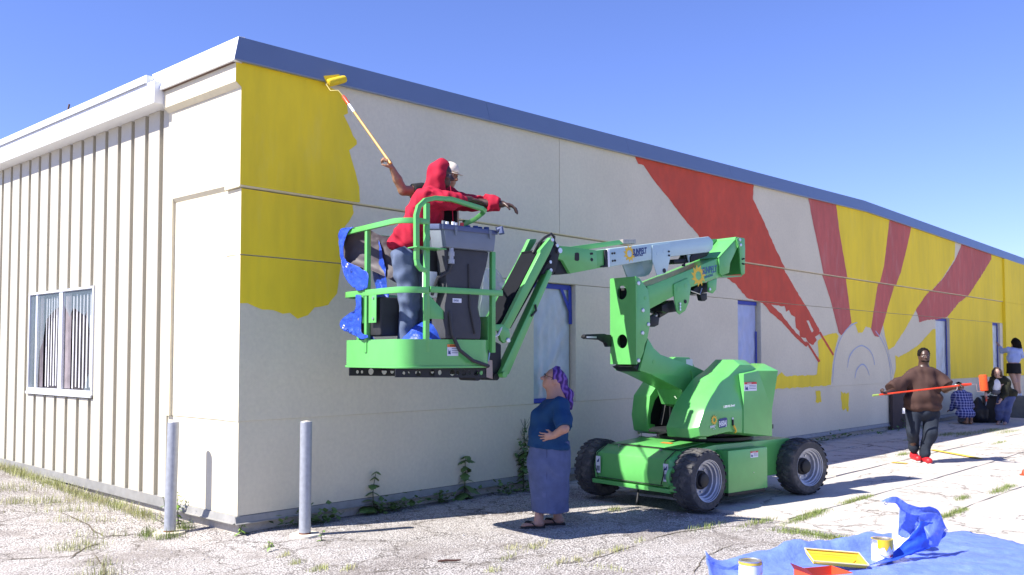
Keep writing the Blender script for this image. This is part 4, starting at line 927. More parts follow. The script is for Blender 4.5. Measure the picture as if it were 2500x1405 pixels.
# inner tube and nose
VI = 0.105
plt('inner_boom', pp('c2', -VI, [(1120, 240), (1225, 228), (1240, 228), (1245, 360), (1228, 370), (1128, 388)]), -VI, VI, GREEN, bevel=0.012)
nz_ = pp('c2', -VI - .012, [(812, 202), (940, 212), (1125, 240), (1132, 388), (912, 430), (850, 322), (812, 308)])
plt('boom_nose', nz_, -VI - .012, VI + .012, GREEN, bevel=0.008)
plt('nose_slot', pp('c2', -VI - .013, [(948, 262), (958, 258), (975, 258), (983, 266), (984, 318), (975, 327), (956, 326), (946, 318)]), -VI - .0125, -VI - .014, DARK, LIFT, bevel=0)
plt('nose_slot', pp('c2', -VI - .013, [(1070, 262), (1078, 258), (1094, 258), (1098, 265), (1096, 275), (1075, 278)]), -VI - .0125, -VI - .014, DARK, LIFT, bevel=0)
u, z = Bp('c2', (1086, 316), -VI - .013); MB().cyl((u, -VI - .0125, z), (u, -VI - .016, z), .020, n=14).build('pin', BLACK, LIFT)
plt('nose_lower', pp('c2', -VI + .02, [(800, 312), (850, 322), (912, 430), (795, 434), (790, 420)]), -VI + .03, VI, BLACK, bevel=.005)
# cable tray and chain on the far side of the boom
ct = pp('c2', .17, [(895, 212), (1300, 157), (1332, 190), (1300, 195), (1000, 240)])
plt('cable_tray', ct, .14, .22, GREEN, bevel=.004)
for k in range(5):
    a = Bp('c2', (1322 + 21 * k, 152), .18); b = Bp('c2', (1326 + 21 * k, 186), .18)
    plt('chain_link', [(a[0], a[1]), (a[0] + .045, a[1] + .004), (a[0] + .05, b[1]), (a[0] + .005, b[1])], .14, .22, mat('chain_grey', (.3, .27, .26), .5), bevel=.006)
# emblems on both arms
letter('SUNBELT', 0.098, 'lettering', NAVY, UB, (lambda q: (q[0], -VB - .002, q[1]))(Bp('c7', (540, 405), -VB)), (*[(lambda a, b: Vector((b[0] - a[0], 0, b[1] - a[1])))(Bp('c7', (540, 408), -VB), Bp('c7', (698, 385), -VB))],)[0], (0, 0, 1), bold=0.004, squash=.60)
letter('RENTALS', 0.036, 'lettering', NAVY, UB, (lambda q: (q[0], -VB - .002, q[1]))(Bp('c7', (565, 432), -VB)), (*[(lambda a, b: Vector((b[0] - a[0], 0, b[1] - a[1])))(Bp('c7', (565, 432), -VB), Bp('c7', (682, 416), -VB))],)[0], (0, 0, 1), bold=0.0015, squash=1.0)
sun_logo(Bp('c7', (490, 382), -VB), 0.105, -VB - .001, GOLD, UB)
FADED = mat('faded_blue_print', (0.06, 0.14, 0.26), 0.5, var=0.25, vscale=30)
letter('SUNBELT', 0.118, 'lettering', FADED, MA, (lambda q: (q[0], -VM - .002, q[1]))(Bp('c7', (1625, 705), -VM)), (*[(lambda a, b: Vector((b[0] - a[0], 0, b[1] - a[1])))(Bp('c7', (1625, 705), -VM), Bp('c7', (1825, 668), -VM))],)[0], (0, 0, 1), bold=0.004, squash=.60)
letter('RENTALS', 0.042, 'lettering', FADED, MA, (lambda q: (q[0], -VM - .002, q[1]))(Bp('c7', (1660, 770), -VM)), (*[(lambda a, b: Vector((b[0] - a[0], 0, b[1] - a[1])))(Bp('c7', (1660, 772), -VM), Bp('c7', (1805, 725), -VM))],)[0], (0, 0, 1), bold=0.0015, squash=1.0)
sun_logo(Bp('c7', (1565, 725), -VM), 0.145, -VM - .001, GOLD, MA)

# ---- jib: two side rails round a dark beam, and the levelling link below
c8 = 'c8'
VJ = 0.20
near = pp(c8, -VJ, [(535, 76), (562, 82), (560, 140), (520, 230), (165, 900), (125, 905), (100, 870), (128, 830), (440, 215), (440, 190)])
plt('jib_rail', near, -VJ, -VJ + .055, GREEN, bevel=.004)
farr = pp(c8, VJ, [(318, 94), (378, 92), (372, 118), (215, 370), (-40, 900), (-85, 880), (-60, 800), (225, 290)])
plt('jib_rail', farr, VJ - .055, VJ, GREEN, bevel=.004)
beam = pp(c8, 0, [(340, 205), (395, 200), (470, 250), (100, 900), (-10, 880)])
JIBB = mat('matt_black', (.008, .009, .013), .85, spec=.12, var=.2)
plt('jib_beam', beam, -.135, .135, JIBB, bevel=.006)
plt('jib_cover', pp(c8, 0, [(330, 196), (400, 196), (420, 215), (400, 240), (335, 235)]), -.12, .12, JIBB, bevel=.008)
for p in [(548, 98)]:
    u, z = Bp(c8, p, -VJ); bolt(u, z, -VJ, .022)
pb_ = pp(c8, -.10, [(520, 110), (560, 95), (605, 180), (602, 225), (570, 370), (543, 415), (512, 402), (430, 410), (508, 285)])
plt('jib_pivot', pb_, -.12, .12, BLACK, bevel=.006)
for p, r_ in (((580, 150), .02), ((605, 195), .03), ((518, 298), .018), ((522, 372), .02)):
    u, z = Bp(c8, p, -.12); MB().cyl((u, -.123, z), (u, -.15, z), r_, n=12).build('pivot_pin', STEEL, LIFT)
for k in range(4):
    v = -.10 + .045 * k; a = [Bp(c8, p, v) for p in [(375 + 8 * k, 215), (420, 130), (480, 75), (540, 42), (565, 70), (560, 130)]]
    MB().tube([(q[0], v, q[1]) for q in a], .015, 7).build('hose', HOSE, LIFT)
lk = pp(c8, -.10, [(487, 370), (515, 362), (520, 402), (130, 1310), (60, 1330), (48, 1310), (60, 1288)])
plt('levelling_link', lk, -.15, -.05, GREEN, bevel=.005)
MB().cyl((Bp(c8, (72, 1312), -.10)[0], -.19, Bp(c8, (72, 1312), -.10)[1]), (Bp(c8, (72, 1312), -.10)[0], .14, Bp(c8, (72, 1312), -.10)[1]), .032, n=14).build('link_pin', GREEN, LIFT)
bb = pp(c8, -VJ, [(-100, 862), (95, 858), (155, 905), (165, 960), (150, 1010), (110, 1030), (82, 1005), (60, 920), (-90, 905)])
plt('jib_foot', bb, -VJ - .01, -VJ + .03, GREEN, bevel=.006); plt('jib_foot', bb, VJ - .03, VJ + .01, GREEN, bevel=.006)
ft = pp(c8, -VJ, [(-100, 862), (95, 858), (100, 878), (-95, 882)]); plt('jib_foot_plate', ft, -VJ + .031, VJ - .031, GREEN, bevel=.003)
u, z = Bp(c8, (148, 1005), -VJ - .01); bolt(u, z, -VJ - .012, .028)
MB().tube([(Bp(c8, (395, 680), -.16)[0], -.16, Bp(c8, (395, 680), -.16)[1]), (Bp(c8, (398, 735), -.16)[0], -.17, Bp(c8, (398, 735), -.16)[1]), (Bp(c8, (360, 785), -.16)[0], -.16, Bp(c8, (360, 785), -.16)[1])], .012, 6).build('cable_loop', HOSE, LIFT)
# ---- rotator
rb = pp('c2', -.10, [(200, 940), (330, 1000), (346, 1010), (346, 1235), (310, 1285), (210, 1288), (190, 1260), (150, 1150), (160, 960)])
plt('rotator_bracket', rb, -.10, .14, BLACK, bevel=.006)
u, z = Bp('c2', (150, 1060), -.16); MB().cyl((u, -.16, z - .13), (u, -.16, z + .15), .085, n=22).build('rotator', BLACK, LIFT)
MB().cyl((u, -.16, z + .151), (u, -.16, z + .175), .092, n=22).build('rotator_flange', STEEL, LIFT)
MB().tube([(u - .10, -.20, z - .10), (u - .02, -.26, z - .12), (u + .06, -.26, z - .10), (u + .09, -.25, z + .02)], .012, 7).build('hydraulic_pipe', STEEL, LIFT)
MB().tube([(u + .02, -.18, z + .17), (u + .12, -.20, z + .22), (u + .22, -.12, z + .28)], .010, 6).build('wire', STICK, LIFT)
MB().tube([(u + .14, -.2, z + .12), (u + .22, -.22, z + .16), (u + .28, -.2, z + .24)], .012, 6).build('wire', STICK, LIFT)
for du in (-.02, .06): MB().cyl((u + .10 + du * 3, -.12, z - .42 if 0 else Bp('c2', (210, 1275), -.1)[1]), (u + .10 + du * 3, .16, Bp('c2', (210, 1275), -.1)[1]), .036, n=14).build('rotator_pin', BLACK, LIFT)
q = Bp('c2', (245, 1195), -.101); plt('data_plate', [(q[0] - .03, q[1] - .10), (q[0] + .05, q[1] - .12), (q[0] + .045, q[1] + .07), (q[0] - .035, q[1] + .08)], -.1015, -.103, mat('dull_plate', (.4, .32, .26), .6), bevel=0)
q = Bp('c2', (172, 1250), -.1); MB().cyl((q[0], -.14, q[1]), (q[0], .1, q[1]), .035, n=14).build('rotator_pin', GREEN, LIFT)

# ---- basket
UL, UR, VN, VFa = -4.83, -3.80, -0.60, 0.54
ZB0, ZB1, ZM, ZT = 1.655, 1.895, 2.335, 2.955
def rrect(u0, u1, v0, v1, r, n=7):
    out = []
    for cx, cy, a0 in ((u1 - r, v1 - r, 0), (u0 + r, v1 - r, pi / 2), (u0 + r, v0 + r, pi), (u1 - r, v0 + r, 1.5 * pi)):
        for i in range(n): t = a0 + pi / 2 * i / (n - 1); out.append((cx + r * cos(t), cy + r * sin(t)))
    return out
def uvz(u, v, z): return (u, v, z)
ro = rrect(UL, UR, VN, VFa, .17); ri = rrect(UL + .006, UR - .006, VN + .006, VFa - .006, .164)
MB().plate(ro, ZB0, ZB1, uvz, [ri]).build('toe_board', GREEN, LIFT, angle=30)
MB().plate(rrect(UL - .012, UR + .012, VN - .012, VFa + .012, .18), ZB0 - .022, ZB0 - .001, uvz).build('floor_frame', GREEN, LIFT, bevel=.004)
MB().plate(ri, ZB0, ZB0 + .02, uvz).build('basket_floor', mat('floor_mesh', (.16, .17, .17), .6, .4, var=.2, vscale=40), LIFT, smooth=False)
# perforated support bar below the floor
bar = [(-5.10 + .25, 1.555), (-3.86, 1.535), (-3.86, 1.632), (-4.85, 1.632)]
hs_ = [circ((-4.77, 1.59), .018, 10), circ((-4.72, 1.59), .016, 10), circ((-4.62, 1.592), .032, 14), circ((-4.47, 1.592), .032, 14), circ((-4.38, 1.592), .024, 12), circ((-4.24, 1.588), .030, 14), circ((-4.18, 1.588), .02, 12), circ((-4.11, 1.588), .028, 14), circ((-4.05, 1.588), .02, 12), circ((-3.965, 1.586), .03, 14), circ((-3.90, 1.586), .024, 12)]
bar[0] = (-4.86, 1.555); bar[3] = (-4.86, 1.632)
plt('support_bar', bar, -.52, -.508, BLACK, holes=hs_, bevel=0); plt('support_bar', bar, .30, .312, BLACK, holes=hs_, bevel=0)
MB().span((-3.86, -.10, 1.56), (-3.50, .10, 1.632)).build('support_arm', BLACK, LIFT, bevel=.006)
MB().span((-4.5, -.50, 1.60), (-4.4, .30, 1.6325)).build('support_arm', BLACK, LIFT, bevel=.004)
RS = .040
def rail(pts, name='rail', w_=RS, h_=RS): return MB().tube(pts, 0, rect=(w_, h_)).build(name, GREEN, LIFT, bevel=.005, segs=2)
def arc(u0, v0, r, a0, a1, z, n=7): return [(u0 + r * cos(a0 + (a1 - a0) * i / (n - 1)), v0 + r * sin(a0 + (a1 - a0) * i / (n - 1)), z) for i in range(n)]
# mid rail: all round, near side straight to the gate end
rail([(UR + .06, VFa, ZM), (UL + .17, VFa, ZM)] + arc(UL + .17, VFa - .17, .17, pi / 2, pi, ZM) + arc(UL + .17, VN + .17, .17, pi, 1.5 * pi, ZM) + [(-4.57, VN, ZM)], 'mid_rail', .03, .055)
rail([(-4.555, VN - .005, ZM + .01), (-3.72, VN - .005, ZM + .01)], 'gate_rail', .03, .055)
# top rail
rail([(-4.57, VN, ZT)] + [(-4.66, VN + .0, ZT)] + arc(UL + .17, VN + .17, .17, 1.5 * pi, pi, ZT + .0) + [(UL, .32, ZT - .01)], 'top_rail', .04, .048)
rail([(UL, .33, ZT - .01)] + arc(UL + .17, VFa - .17, .17, pi, pi / 2, ZT - .01) + [(UR, VFa, ZT - .02)], 'top_rail', .04, .048)
def post(u, v, z0=ZB1 - .12, z1=ZT, w_=.045): return MB().tube([(u, v, z0), (u, v, z1)], 0, rect=(w_, w_, (0, 1, 0))).build('post', GREEN, LIFT, bevel=.005)
post(UL + .012, 0.045, z1=ZT - .02); post(-4.575, VN + .022, z1=3.13); post(UL + .2, VFa - .03, z1=ZT - .02); post(UR - .06, VFa - .03, z1=2.93)
post(UR - .01, VN + .03, z1=2.74); post(UR + .0, -.12, z1=3.10)
# raised guard over the controls
g0 = [(-4.71, VN - .02, 2.60), (-4.715, VN - .02, 3.0), (-4.69, VN - .02, 3.08), (-4.62, VN - .02, 3.145), (-4.52, VN - .02, 3.175), (-4.33, VN - .02, 3.185), (-3.98, VN - .02, 3.135), (-3.93, VN + .0, 3.12), (-3.92, VN + .05, 3.10), (-3.96, VN + .11, 3.05), (-4.05, VN + .19, 2.99), (-4.10, VN + .22, 2.92), (-4.11, VN + .22, 2.80)]
rail(g0, 'raised_guard', .042, .042)
MB().tube([(-4.71, VN - .02, 2.61), (-4.70, VN - .02, 2.56), (-4.66, VN - .02, 2.52), (-4.60, VN - .01, 2.51)], 0, rect=(.04, .04)).build('guard_foot', GREEN, LIFT, bevel=.004)
MB().span((-4.76, VN - .10, 2.705), (-4.44, VN + .05, 2.715)).build('console_shelf', GREEN, LIFT, bevel=.002)
# gusset plate at the near post
plt('gusset', [(-4.55, 2.30), (-4.40, 2.17), (-4.30, 2.12), (-4.30, 2.08), (-4.55, 2.08)], VN + .02, VN + .03, GREEN, bevel=.002)
plt('hinge_plate', [(-4.62, 2.30), (-4.585, 2.30), (-4.585, 2.06), (-4.62, 2.06)], VN - .004, VN + .0, GREEN, bevel=.002)
MB().span((UR - .05, VN + .05, 1.8), (UR - .03, VN + .25, 2.12)).build('gusset', GREEN, LIFT, bevel=.003)
# control console
cs = pp('f', -.64, [(1076, 556), (1203, 574), (1198, 616), (1080, 600)])
uL, uR2 = -4.43, -3.83
CSO = MB().add([(uL, VN - .05, 2.90), (uR2, VN - .05, 2.90), (uR2 - .02, VN - .05, 2.735), (uL + .02, VN - .05, 2.735), (uL, VN + .20, 2.93), (uR2, VN + .20, 2.93), (uR2 - .02, VN + .18, 2.735), (uL + .02, VN + .18, 2.735)],
               [(0, 1, 2, 3), (4, 7, 6, 5), (0, 4, 5, 1), (3, 2, 6, 7), (0, 3, 7, 4), (1, 5, 6, 2)]).build('control_console', GREYP, LIFT, bevel=.012)
MB().add([(uL - .012, VN - .065, 2.895), (uR2 + .012, VN - .065, 2.895), (uR2 + .012, VN - .065, 2.935), (uL - .012, VN - .065, 2.945), (uL - .012, VN + .21, 2.925), (uR2 + .012, VN + .21, 2.925), (uR2 + .012, VN + .21, 2.965), (uL - .012, VN + .21, 2.975)],
         [(0, 1, 2, 3), (4, 7, 6, 5), (3, 2, 6, 7), (0, 4, 5, 1), (0, 3, 7, 4), (1, 5, 6, 2)]).build('console_lid', mat('blue_grey_plastic', (.075, .10, .19), .5), CSO, bevel=.008)
for k, (du, m__) in enumerate(((.04, GREYP), (.10, PALEP), (.15, PALEP), (.20, PALEP), (.25, REDS), (.34, NAVY), (.41, NAVY), (.48, NAVY), (.54, NAVY))):
    MB().cyl((uL + du, VN + .02 + .03 * (k % 2), 2.94), (uL + du, VN + .02 + .03 * (k % 2), 2.985 if k < 5 else 2.97), .018 if m__ is not NAVY else .026, n=10).build('switch', m__, CSO)
for du in (.10, .50): plt('lid_clip', [(uL + du, 2.93), (uL + du + .035, 2.93), (uL + du + .03, 2.86), (uL + du + .012, 2.845)], VN - .072, VN - .064, GREYP, CSO, bevel=.003)
for k, (r_, z0, z1) in enumerate(((.022, 2.735, 2.70), (.030, 2.70, 2.66), (.022, 2.66, 2.63), (.030, 2.63, 2.59))): MB().cyl((uL + .10, VN - .02, z0), (uL + .10, VN - .02, z1), r_, n=12).build('cable_gland', GALV, CSO)
MB().tube([(uL + .10, VN - .02, 2.59), (uL + .08, VN - .01, 2.52), (uL + .0, VN + .05, 2.46), (uL - .03, VN + .1, 2.3)], .016, 7).build('cable', HOSE, CSO)
MB().tube([(uR2 - .01, VN - .07, 2.935), (uR2 + .02, VN - .10, 2.95), (uR2 + .02, VN - .11, 2.90)], .03, 8).build('joystick_guard', mat('blue_grey_plastic', (.075, .10, .19), .5), CSO)
# dark covered column below the console
col = [(-4.40, 2.734), (-3.87, 2.734), (-3.90, 2.60), (-3.98, 2.36), (-4.00, 2.20), (-3.96, 2.06), (-3.97, 1.90), (-4.38, 1.90), (-4.39, 2.20), (-4.36, 2.34), (-4.38, 2.5)]
CC = plt('console_column', col, VN + .0, VN + .22, CANVAS, bevel=.02, angle=40)
MB().span((-4.30, VN - .003, 2.235), (-4.20, VN + .001, 2.275)).build('label_plate', STICK, CC, smooth=False)
letter('E450', .028, 'lettering', NAVY, CC, (-4.29, VN - .004, 2.245), (1, 0, 0), (0, 0, 1))
MB().tube([(-4.34, VN - .01, 2.15), (-4.33, VN - .03, 1.95), (-4.25, VN - .04, 1.80), (-4.10, VN - .05, 1.70), (-3.9, VN - .02, 1.65), (-3.75, -.30, 1.62)], .018, 7).build('cable', HOSE, LIFT)
MB().tube([(-4.12, VN - .006, 2.6), (-4.11, VN - .012, 2.2), (-4.05, VN - .012, 1.95)], .010, 6).build('cable', HOSE, LIFT)
MB().span((-4.53, VN + .10, 2.28), (-4.40, VN + .16, 2.52)).build('document_box', WHITEM, LIFT, bevel=.008)
plt('fan_bracket', [(-4.54, 2.75), (-4.40, 2.73), (-4.36, 2.55), (-4.44, 2.42), (-4.52, 2.46)], VN + .12, VN + .15, BLACK, bevel=.004)
# tool box hung on the left rail, with its green back plate
MB().span((UL + .03, -.16, 1.93), (UL + .24, .22, 2.29)).build('tool_box', mat('black_plastic_box', (.02, .02, .022), .55, var=.1, bump=.2, bscale=120), LIFT, bevel=.02, segs=3)
for v0, v1 in ((-.155, -.02), (.075, .185)):
    MB().span((UL - .014, v0, 2.05), (UL - .006, v1, 2.31)).build('box_plate', GREEN, LIFT, bevel=.003)
for v, z in ((.15, 2.28), (.15, 2.09), (-.11, 2.28), (-.11, 2.09)): MB().cyl((UL - .014, v, z), (UL - .024, v, z), .012, n=8).build('bolt', STEEL, LIFT)
# sticker on the toe board
s_ = sticker(-4.36, 1.745, .125, .105, VN - .002, ORANGE)
# ================================================================ PEOPLE: smooth distance fields turned into one surface each
class SDF:
    def __init__(s, lo, hi, h):
        s.h = h; s.lo = np.array(lo, float); s.n = np.ceil((np.array(hi, float) - s.lo) / h).astype(int) + 1
        s.D = np.full(s.n, 1.0, np.float32); s.ax = [s.lo[i] + h * np.arange(s.n[i]) for i in range(3)]
    def _win(s, a, b, pad):
        lo = np.minimum(a, b) - pad; hi = np.maximum(a, b) + pad
        i0 = np.clip(np.floor((lo - s.lo) / s.h).astype(int), 0, s.n); i1 = np.clip(np.ceil((hi - s.lo) / s.h).astype(int) + 1, 0, s.n)
        return tuple(slice(i0[k], i1[k]) for k in range(3))
    def _pts(s, w):
        return np.meshgrid(s.ax[0][w[0]], s.ax[1][w[1]], s.ax[2][w[2]], indexing='ij')
    def _min(s, w, d, k):
        a = s.D[w]
        if a.size == 0: return
        hh = np.clip(0.5 + 0.5 * (a - d) / k, 0, 1); s.D[w] = a * (1 - hh) + d * hh - k * hh * (1 - hh)
    def cap(s, a, b, ra, rb=None, k=.02, sc=(1, 1, 1)):
        """tapered capsule; sc widens it along the local axes"""
        rb = ra if rb is None else rb; a = np.array(a, float); b = np.array(b, float); sc = np.array(sc, float)
        w = s._win(a, b, (max(ra, rb) * sc.max()) + 3 * k + .03); X, Y, Z = s._pts(w)
        ba = (b - a) / sc; pa = [(X - a[0]) / sc[0], (Y - a[1]) / sc[1], (Z - a[2]) / sc[2]]
        t = np.clip((pa[0] * ba[0] + pa[1] * ba[1] + pa[2] * ba[2]) / max(1e-9, ba @ ba), 0, 1)
        d = np.sqrt((pa[0] - t * ba[0]) ** 2 + (pa[1] - t * ba[1]) ** 2 + (pa[2] - t * ba[2]) ** 2) - (ra + (rb - ra) * t)
        s._min(w, d * sc.min(), k); return s
    def ell(s, c, r, k=.02, R=None, cut=False):
        c = np.array(c, float); r = np.array(r, float)
        w = s._win(c, c, r.max() + 3 * k + .03); X, Y, Z = s._pts(w); q = [X - c[0], Y - c[1], Z - c[2]]
        if R is not None: q = [R[i][0] * q[0] + R[i][1] * q[1] + R[i][2] * q[2] for i in range(3)]
        k0 = np.sqrt(sum((q[i] / r[i]) ** 2 for i in range(3))); k1 = np.sqrt(sum((q[i] / r[i] ** 2) ** 2 for i in range(3))) + 1e-9
        d = k0 * (k0 - 1) / k1
        if cut:
            a = s.D[w]; hh = np.clip(0.5 - 0.5 * (a + d) / k, 0, 1); s.D[w] = a * (1 - hh) + (-d) * hh + k * hh * (1 - hh)
        else: s._min(w, d, k)
        return s
    def chain(s, pts, rs, k=.02, sc=(1, 1, 1)):
        for i in range(len(pts) - 1): s.cap(pts[i], pts[i + 1], rs[i], rs[i + 1], k, sc)
        return s
    def plane(s, p, n):                      # keep the side the normal points away from
        n = np.array(n, float); n /= np.linalg.norm(n); X, Y, Z = s._pts((slice(None),) * 3)
        s.D = np.maximum(s.D, ((X - p[0]) * n[0] + (Y - p[1]) * n[1] + (Z - p[2]) * n[2]).astype(np.float32)); return s
    def tube_cut(s, a, b, r):                # nothing left beyond b of a limb (used to end a sleeve): cuts only near the limb
        a = np.array(a, float); b = np.array(b, float); d = (b - a) / np.linalg.norm(b - a)
        w = s._win(b, b + d * .25, r); X, Y, Z = s._pts(w)
        h_ = (X - b[0]) * d[0] + (Y - b[1]) * d[1] + (Z - b[2]) * d[2]
        q = np.sqrt(np.maximum(0, (X - b[0]) ** 2 + (Y - b[1]) ** 2 + (Z - b[2]) ** 2 - h_ ** 2))
        m_ = (q < r) & (h_ < .25); s.D[w] = np.where(m_, np.maximum(s.D[w], h_), s.D[w]); return s
    def wrinkle(s, amp, freq, seed=0, aniso=(1, 1, .45)):
        X, Y, Z = s._pts((slice(None),) * 3); r_ = np.random.RandomState(seed); d = 0
        for i in range(5):
            v = r_.normal(size=3) * np.array(aniso); v = v / np.linalg.norm(v) * freq * (0.6 + 1.3 * r_.rand()); ph = r_.rand() * 6.28
            d = d + np.sin(v[0] * X + v[1] * Y + v[2] * Z + ph + 1.5 * np.sin((X + Z * .7 - Y) * freq * .35 + i))
        s.D = s.D + (amp / 2.2 * d).astype(np.float32); return s
    def mesh(s, name):
        D = s.D.copy()
        for k in range(3):                   # closed at the border
            sl = [slice(None)] * 3
            for e in (0, -1): sl[k] = e; D[tuple(sl)] = np.maximum(D[tuple(sl)], 0.5 * s.h)
        n = np.array(D.shape); I = D < 0
        P = np.zeros((*(n - 1), 3), np.float32); C = np.zeros(n - 1, np.int32)
        for ax in range(3):
            o1, o2 = [k for k in range(3) if k != ax]
            for e1 in (0, 1):
                for e2 in (0, 1):
                    sa = [None] * 3; sb = [None] * 3
                    sa[ax] = slice(0, n[ax] - 1); sb[ax] = slice(1, n[ax])
                    for o, e in ((o1, e1), (o2, e2)): sa[o] = sb[o] = slice(e, n[o] - 1 + e)
                    a = D[tuple(sa)]; b = D[tuple(sb)]; x = (I[tuple(sa)] != I[tuple(sb)])
                    t = np.where(x, a / np.where(x, a - b, 1), 0)
                    P[..., ax] += np.where(x, t, 0); P[..., o1] += np.where(x, e1, 0); P[..., o2] += np.where(x, e2, 0); C += x
        act = C > 0; idx = np.full(C.shape, -1, np.int64); idx[act] = np.arange(act.sum())
        g_ = np.stack(np.nonzero(act), 1); V = s.lo + s.h * (g_ + P[act] / C[act][:, None])
        F = []
        for ax in range(3):
            o1, o2 = [(1, 2), (2, 0), (0, 1)][ax]
            sa = [slice(1, n[k] - 1) for k in range(3)]; sb = list(sa); sa[ax] = slice(0, n[ax] - 1); sb[ax] = slice(1, n[ax])
            a = I[tuple(sa)]; b = I[tuple(sb)]; x = np.stack(np.nonzero(a != b), 1)
            if not len(x): continue
            flip = a[tuple(x.T)]; c = x.copy()
            for k in range(3):
                if k != ax: c[:, k] += 1
            def at(d1, d2):
                q = c.copy(); q[:, o1] -= d1; q[:, o2] -= d2; return idx[tuple(q.T)]
            q = np.stack([at(1, 1), at(0, 1), at(0, 0), at(1, 0)], 1); q[~flip] = q[~flip][:, ::-1]; F.append(q)
        F = np.concatenate(F) if F else np.zeros((0, 4), int)
        me = bpy.data.meshes.new(name); me.from_pydata(V.tolist(), [], F.tolist()); me.polygons.foreach_set('use_smooth', [True] * len(F)); me.update(); return me
    def build(s, name, m_, parent): return link(name, s.mesh(name), m_, parent)

def V3(p): return np.array(p, float)
def unit(v): v = np.array(v, float); return v / np.linalg.norm(v)
def rot(v, ax, a):
    v = V3(v); ax = unit(ax); return v * cos(a) + np.cross(ax, v) * sin(a) + ax * (ax @ v) * (1 - cos(a))
def head(S, c, f, u, sc=1.0, ears=True, nose=1.0, jaw=1.0):
    """head with face; c centre of the skull, f where the face looks, u up"""
    f = unit(f); u = unit(V3(u) - f * (V3(u) @ f)); s_ = np.cross(f, u); R = np.array([s_, f, u]); c = V3(c)
    q = lambda a, b, z: c + (s_ * a + f * b + u * z) * sc
    S.ell(c + u * .025 * sc, np.array([.074, .094, .090]) * sc, .02, R)
    S.ell(q(0, .028, -.045), np.array([.058 * jaw, .066, .070]) * sc, .03, R)
    S.ell(q(0, .062, -.092), np.array([.030 * jaw, .024, .020]) * sc, .02, R)             # chin
    S.cap(q(0, .088, .008), q(0, .108 + .006 * nose, -.030), .009 * sc, .014 * sc * nose, .012)   # nose
    for e in (-1, 1):
        S.cap(q(.012 * e, .100, -.034), q(.014 * e, .092, -.034), .008 * sc, .008 * sc, .008)
        S.cap(q(.016 * e, .086, .027), q(.048 * e, .070, .026), .010 * sc, .009 * sc, .014)     # brow
        S.ell(q(.046 * e, .062, -.022), np.array([.020, .018, .018]) * sc, .02, R)         # cheekbone
        S.ell(q(.030 * e, .097, .006), np.array([.016, .013, .010]) * sc, .010, R, cut=True)   # eye socket
        if ears: S.ell(q(.076 * e, -.004, -.008), np.array([.010, .022, .032]) * sc, .008, R)
    S.cap(q(-.020, .086, -.060), q(.020, .086, -.060), .0085 * sc, None, .006); S.cap(q(-.016, .085, -.073), q(.016, .085, -.073), .0085 * sc, None, .006)
    return q
def eyes(q, sc, parent, iris):
    for e in (-1, 1):
        for nm, r_, m_, fwd in (('eye', .0105, EYEW, .0805), ('iris', .0066, iris, .0860)):
            MB().lathe([(r_ * sc * cos(t), r_ * sc * sin(t)) for t in [-pi / 2 + pi * i / 6 for i in range(7)]], tuple(q(.030 * e, fwd, .006)), 'z', 10).build(nm, m_, parent)
def hand(S, w, d, nrm, thumb, curl=(.3, .4, .3), sc=1.0, spread=.0, fan=(0, 0, 0, 0)):
    """w wrist, d where the fingers point, nrm where the palm faces, thumb=+1/-1 side of the thumb along d x nrm"""
    w = V3(w); d = unit(d); nrm = unit(V3(nrm) - d * (V3(nrm) @ d)); a = np.cross(d, nrm) * thumb; R = np.array([d, a, nrm])
    S.ell(w + d * .045 * sc, np.array([.052, .040, .019]) * sc, .012, R)
    for i, ln in enumerate((.92, 1.0, .94, .74)):
        b = w + (d * (.080 - .004 * abs(i - 1)) + a * (.030 - .020 * i)) * sc; dd = unit(d + a * (.14 - .1 * i) * spread); n2 = nrm
        for L_, cu, r_ in zip((.044, .027, .022), curl, ((.0100, .0092), (.0092, .0086), (.0086, .0074))):
            ang = cu + fan[i] * .5; ax = np.cross(dd, n2); dd = unit(rot(dd, ax, ang)); n2 = np.cross(ax, dd); e = b + dd * L_ * ln * sc
            S.cap(b, e, r_[0] * sc, r_[1] * sc, .005); b = e
    b = w + (d * .022 + a * .030 + nrm * .004) * sc; t1 = unit(d * .62 + a * .62 + nrm * .45); e = b + t1 * .042 * sc
    S.cap(b - t1 * .015 * sc, e, .015 * sc, .011 * sc, .010); t2 = unit(d * .75 + a * .15 + nrm * (.5 + curl[0] * .5)); S.cap(e, e + t2 * .032 * sc, .0108 * sc, .009 * sc, .005)
class Person:
    def __init__(p, label, base, rz=0.0, group=None):
        p.base = Vector(base); p.o = thing('person', label, 'person', p.base, AX - pi / 2, group)
        p.lx, p.ly = RT, _fw
    def P(p, x, y, dy=0.0, crop='f'):
        x, y = px(crop, (x, y)); q = on_plane(x, y, p.base + _fw * dy, _fw) - p.base
        return np.array([q.dot(RT), dy, q.z])
    def world(p, q): return p.base + RT * float(q[0]) + _fw * float(q[1]) + Vector((0, 0, float(q[2])))
EYEW = mat('eye_white', (.35, .32, .30), .5, spec=.2); IRIS = mat('dark_iris', (.02, .012, .01), .2)
SKIN_F = mat('fair_skin', (.40, .22, .16), .5, var=.08, vscale=14, spec=.4); SKIN_T = mat('tan_skin', (.30, .155, .09), .45, var=.10, vscale=14, spec=.45)
SKIN_D = mat('dark_skin', (.060, .032, .024), .42, var=.10, vscale=14, spec=.45); SKIN_P = mat('pale_skin', (.40, .245, .19), .5, var=.07, vscale=14)
def cloth(name, col, **k): return mat(name, col, k.pop('rough', .85), var=k.pop('var', .10), vscale=k.pop('vscale', 10), bump=k.pop('bump', .25), bscale=k.pop('bscale', 240), spec=.25, **k)
DENIM = cloth('faded_denim', (.095, .125, .20), var=.22, vscale=7, dirt=((.33, .37, .44), 3.5, .58, .45))
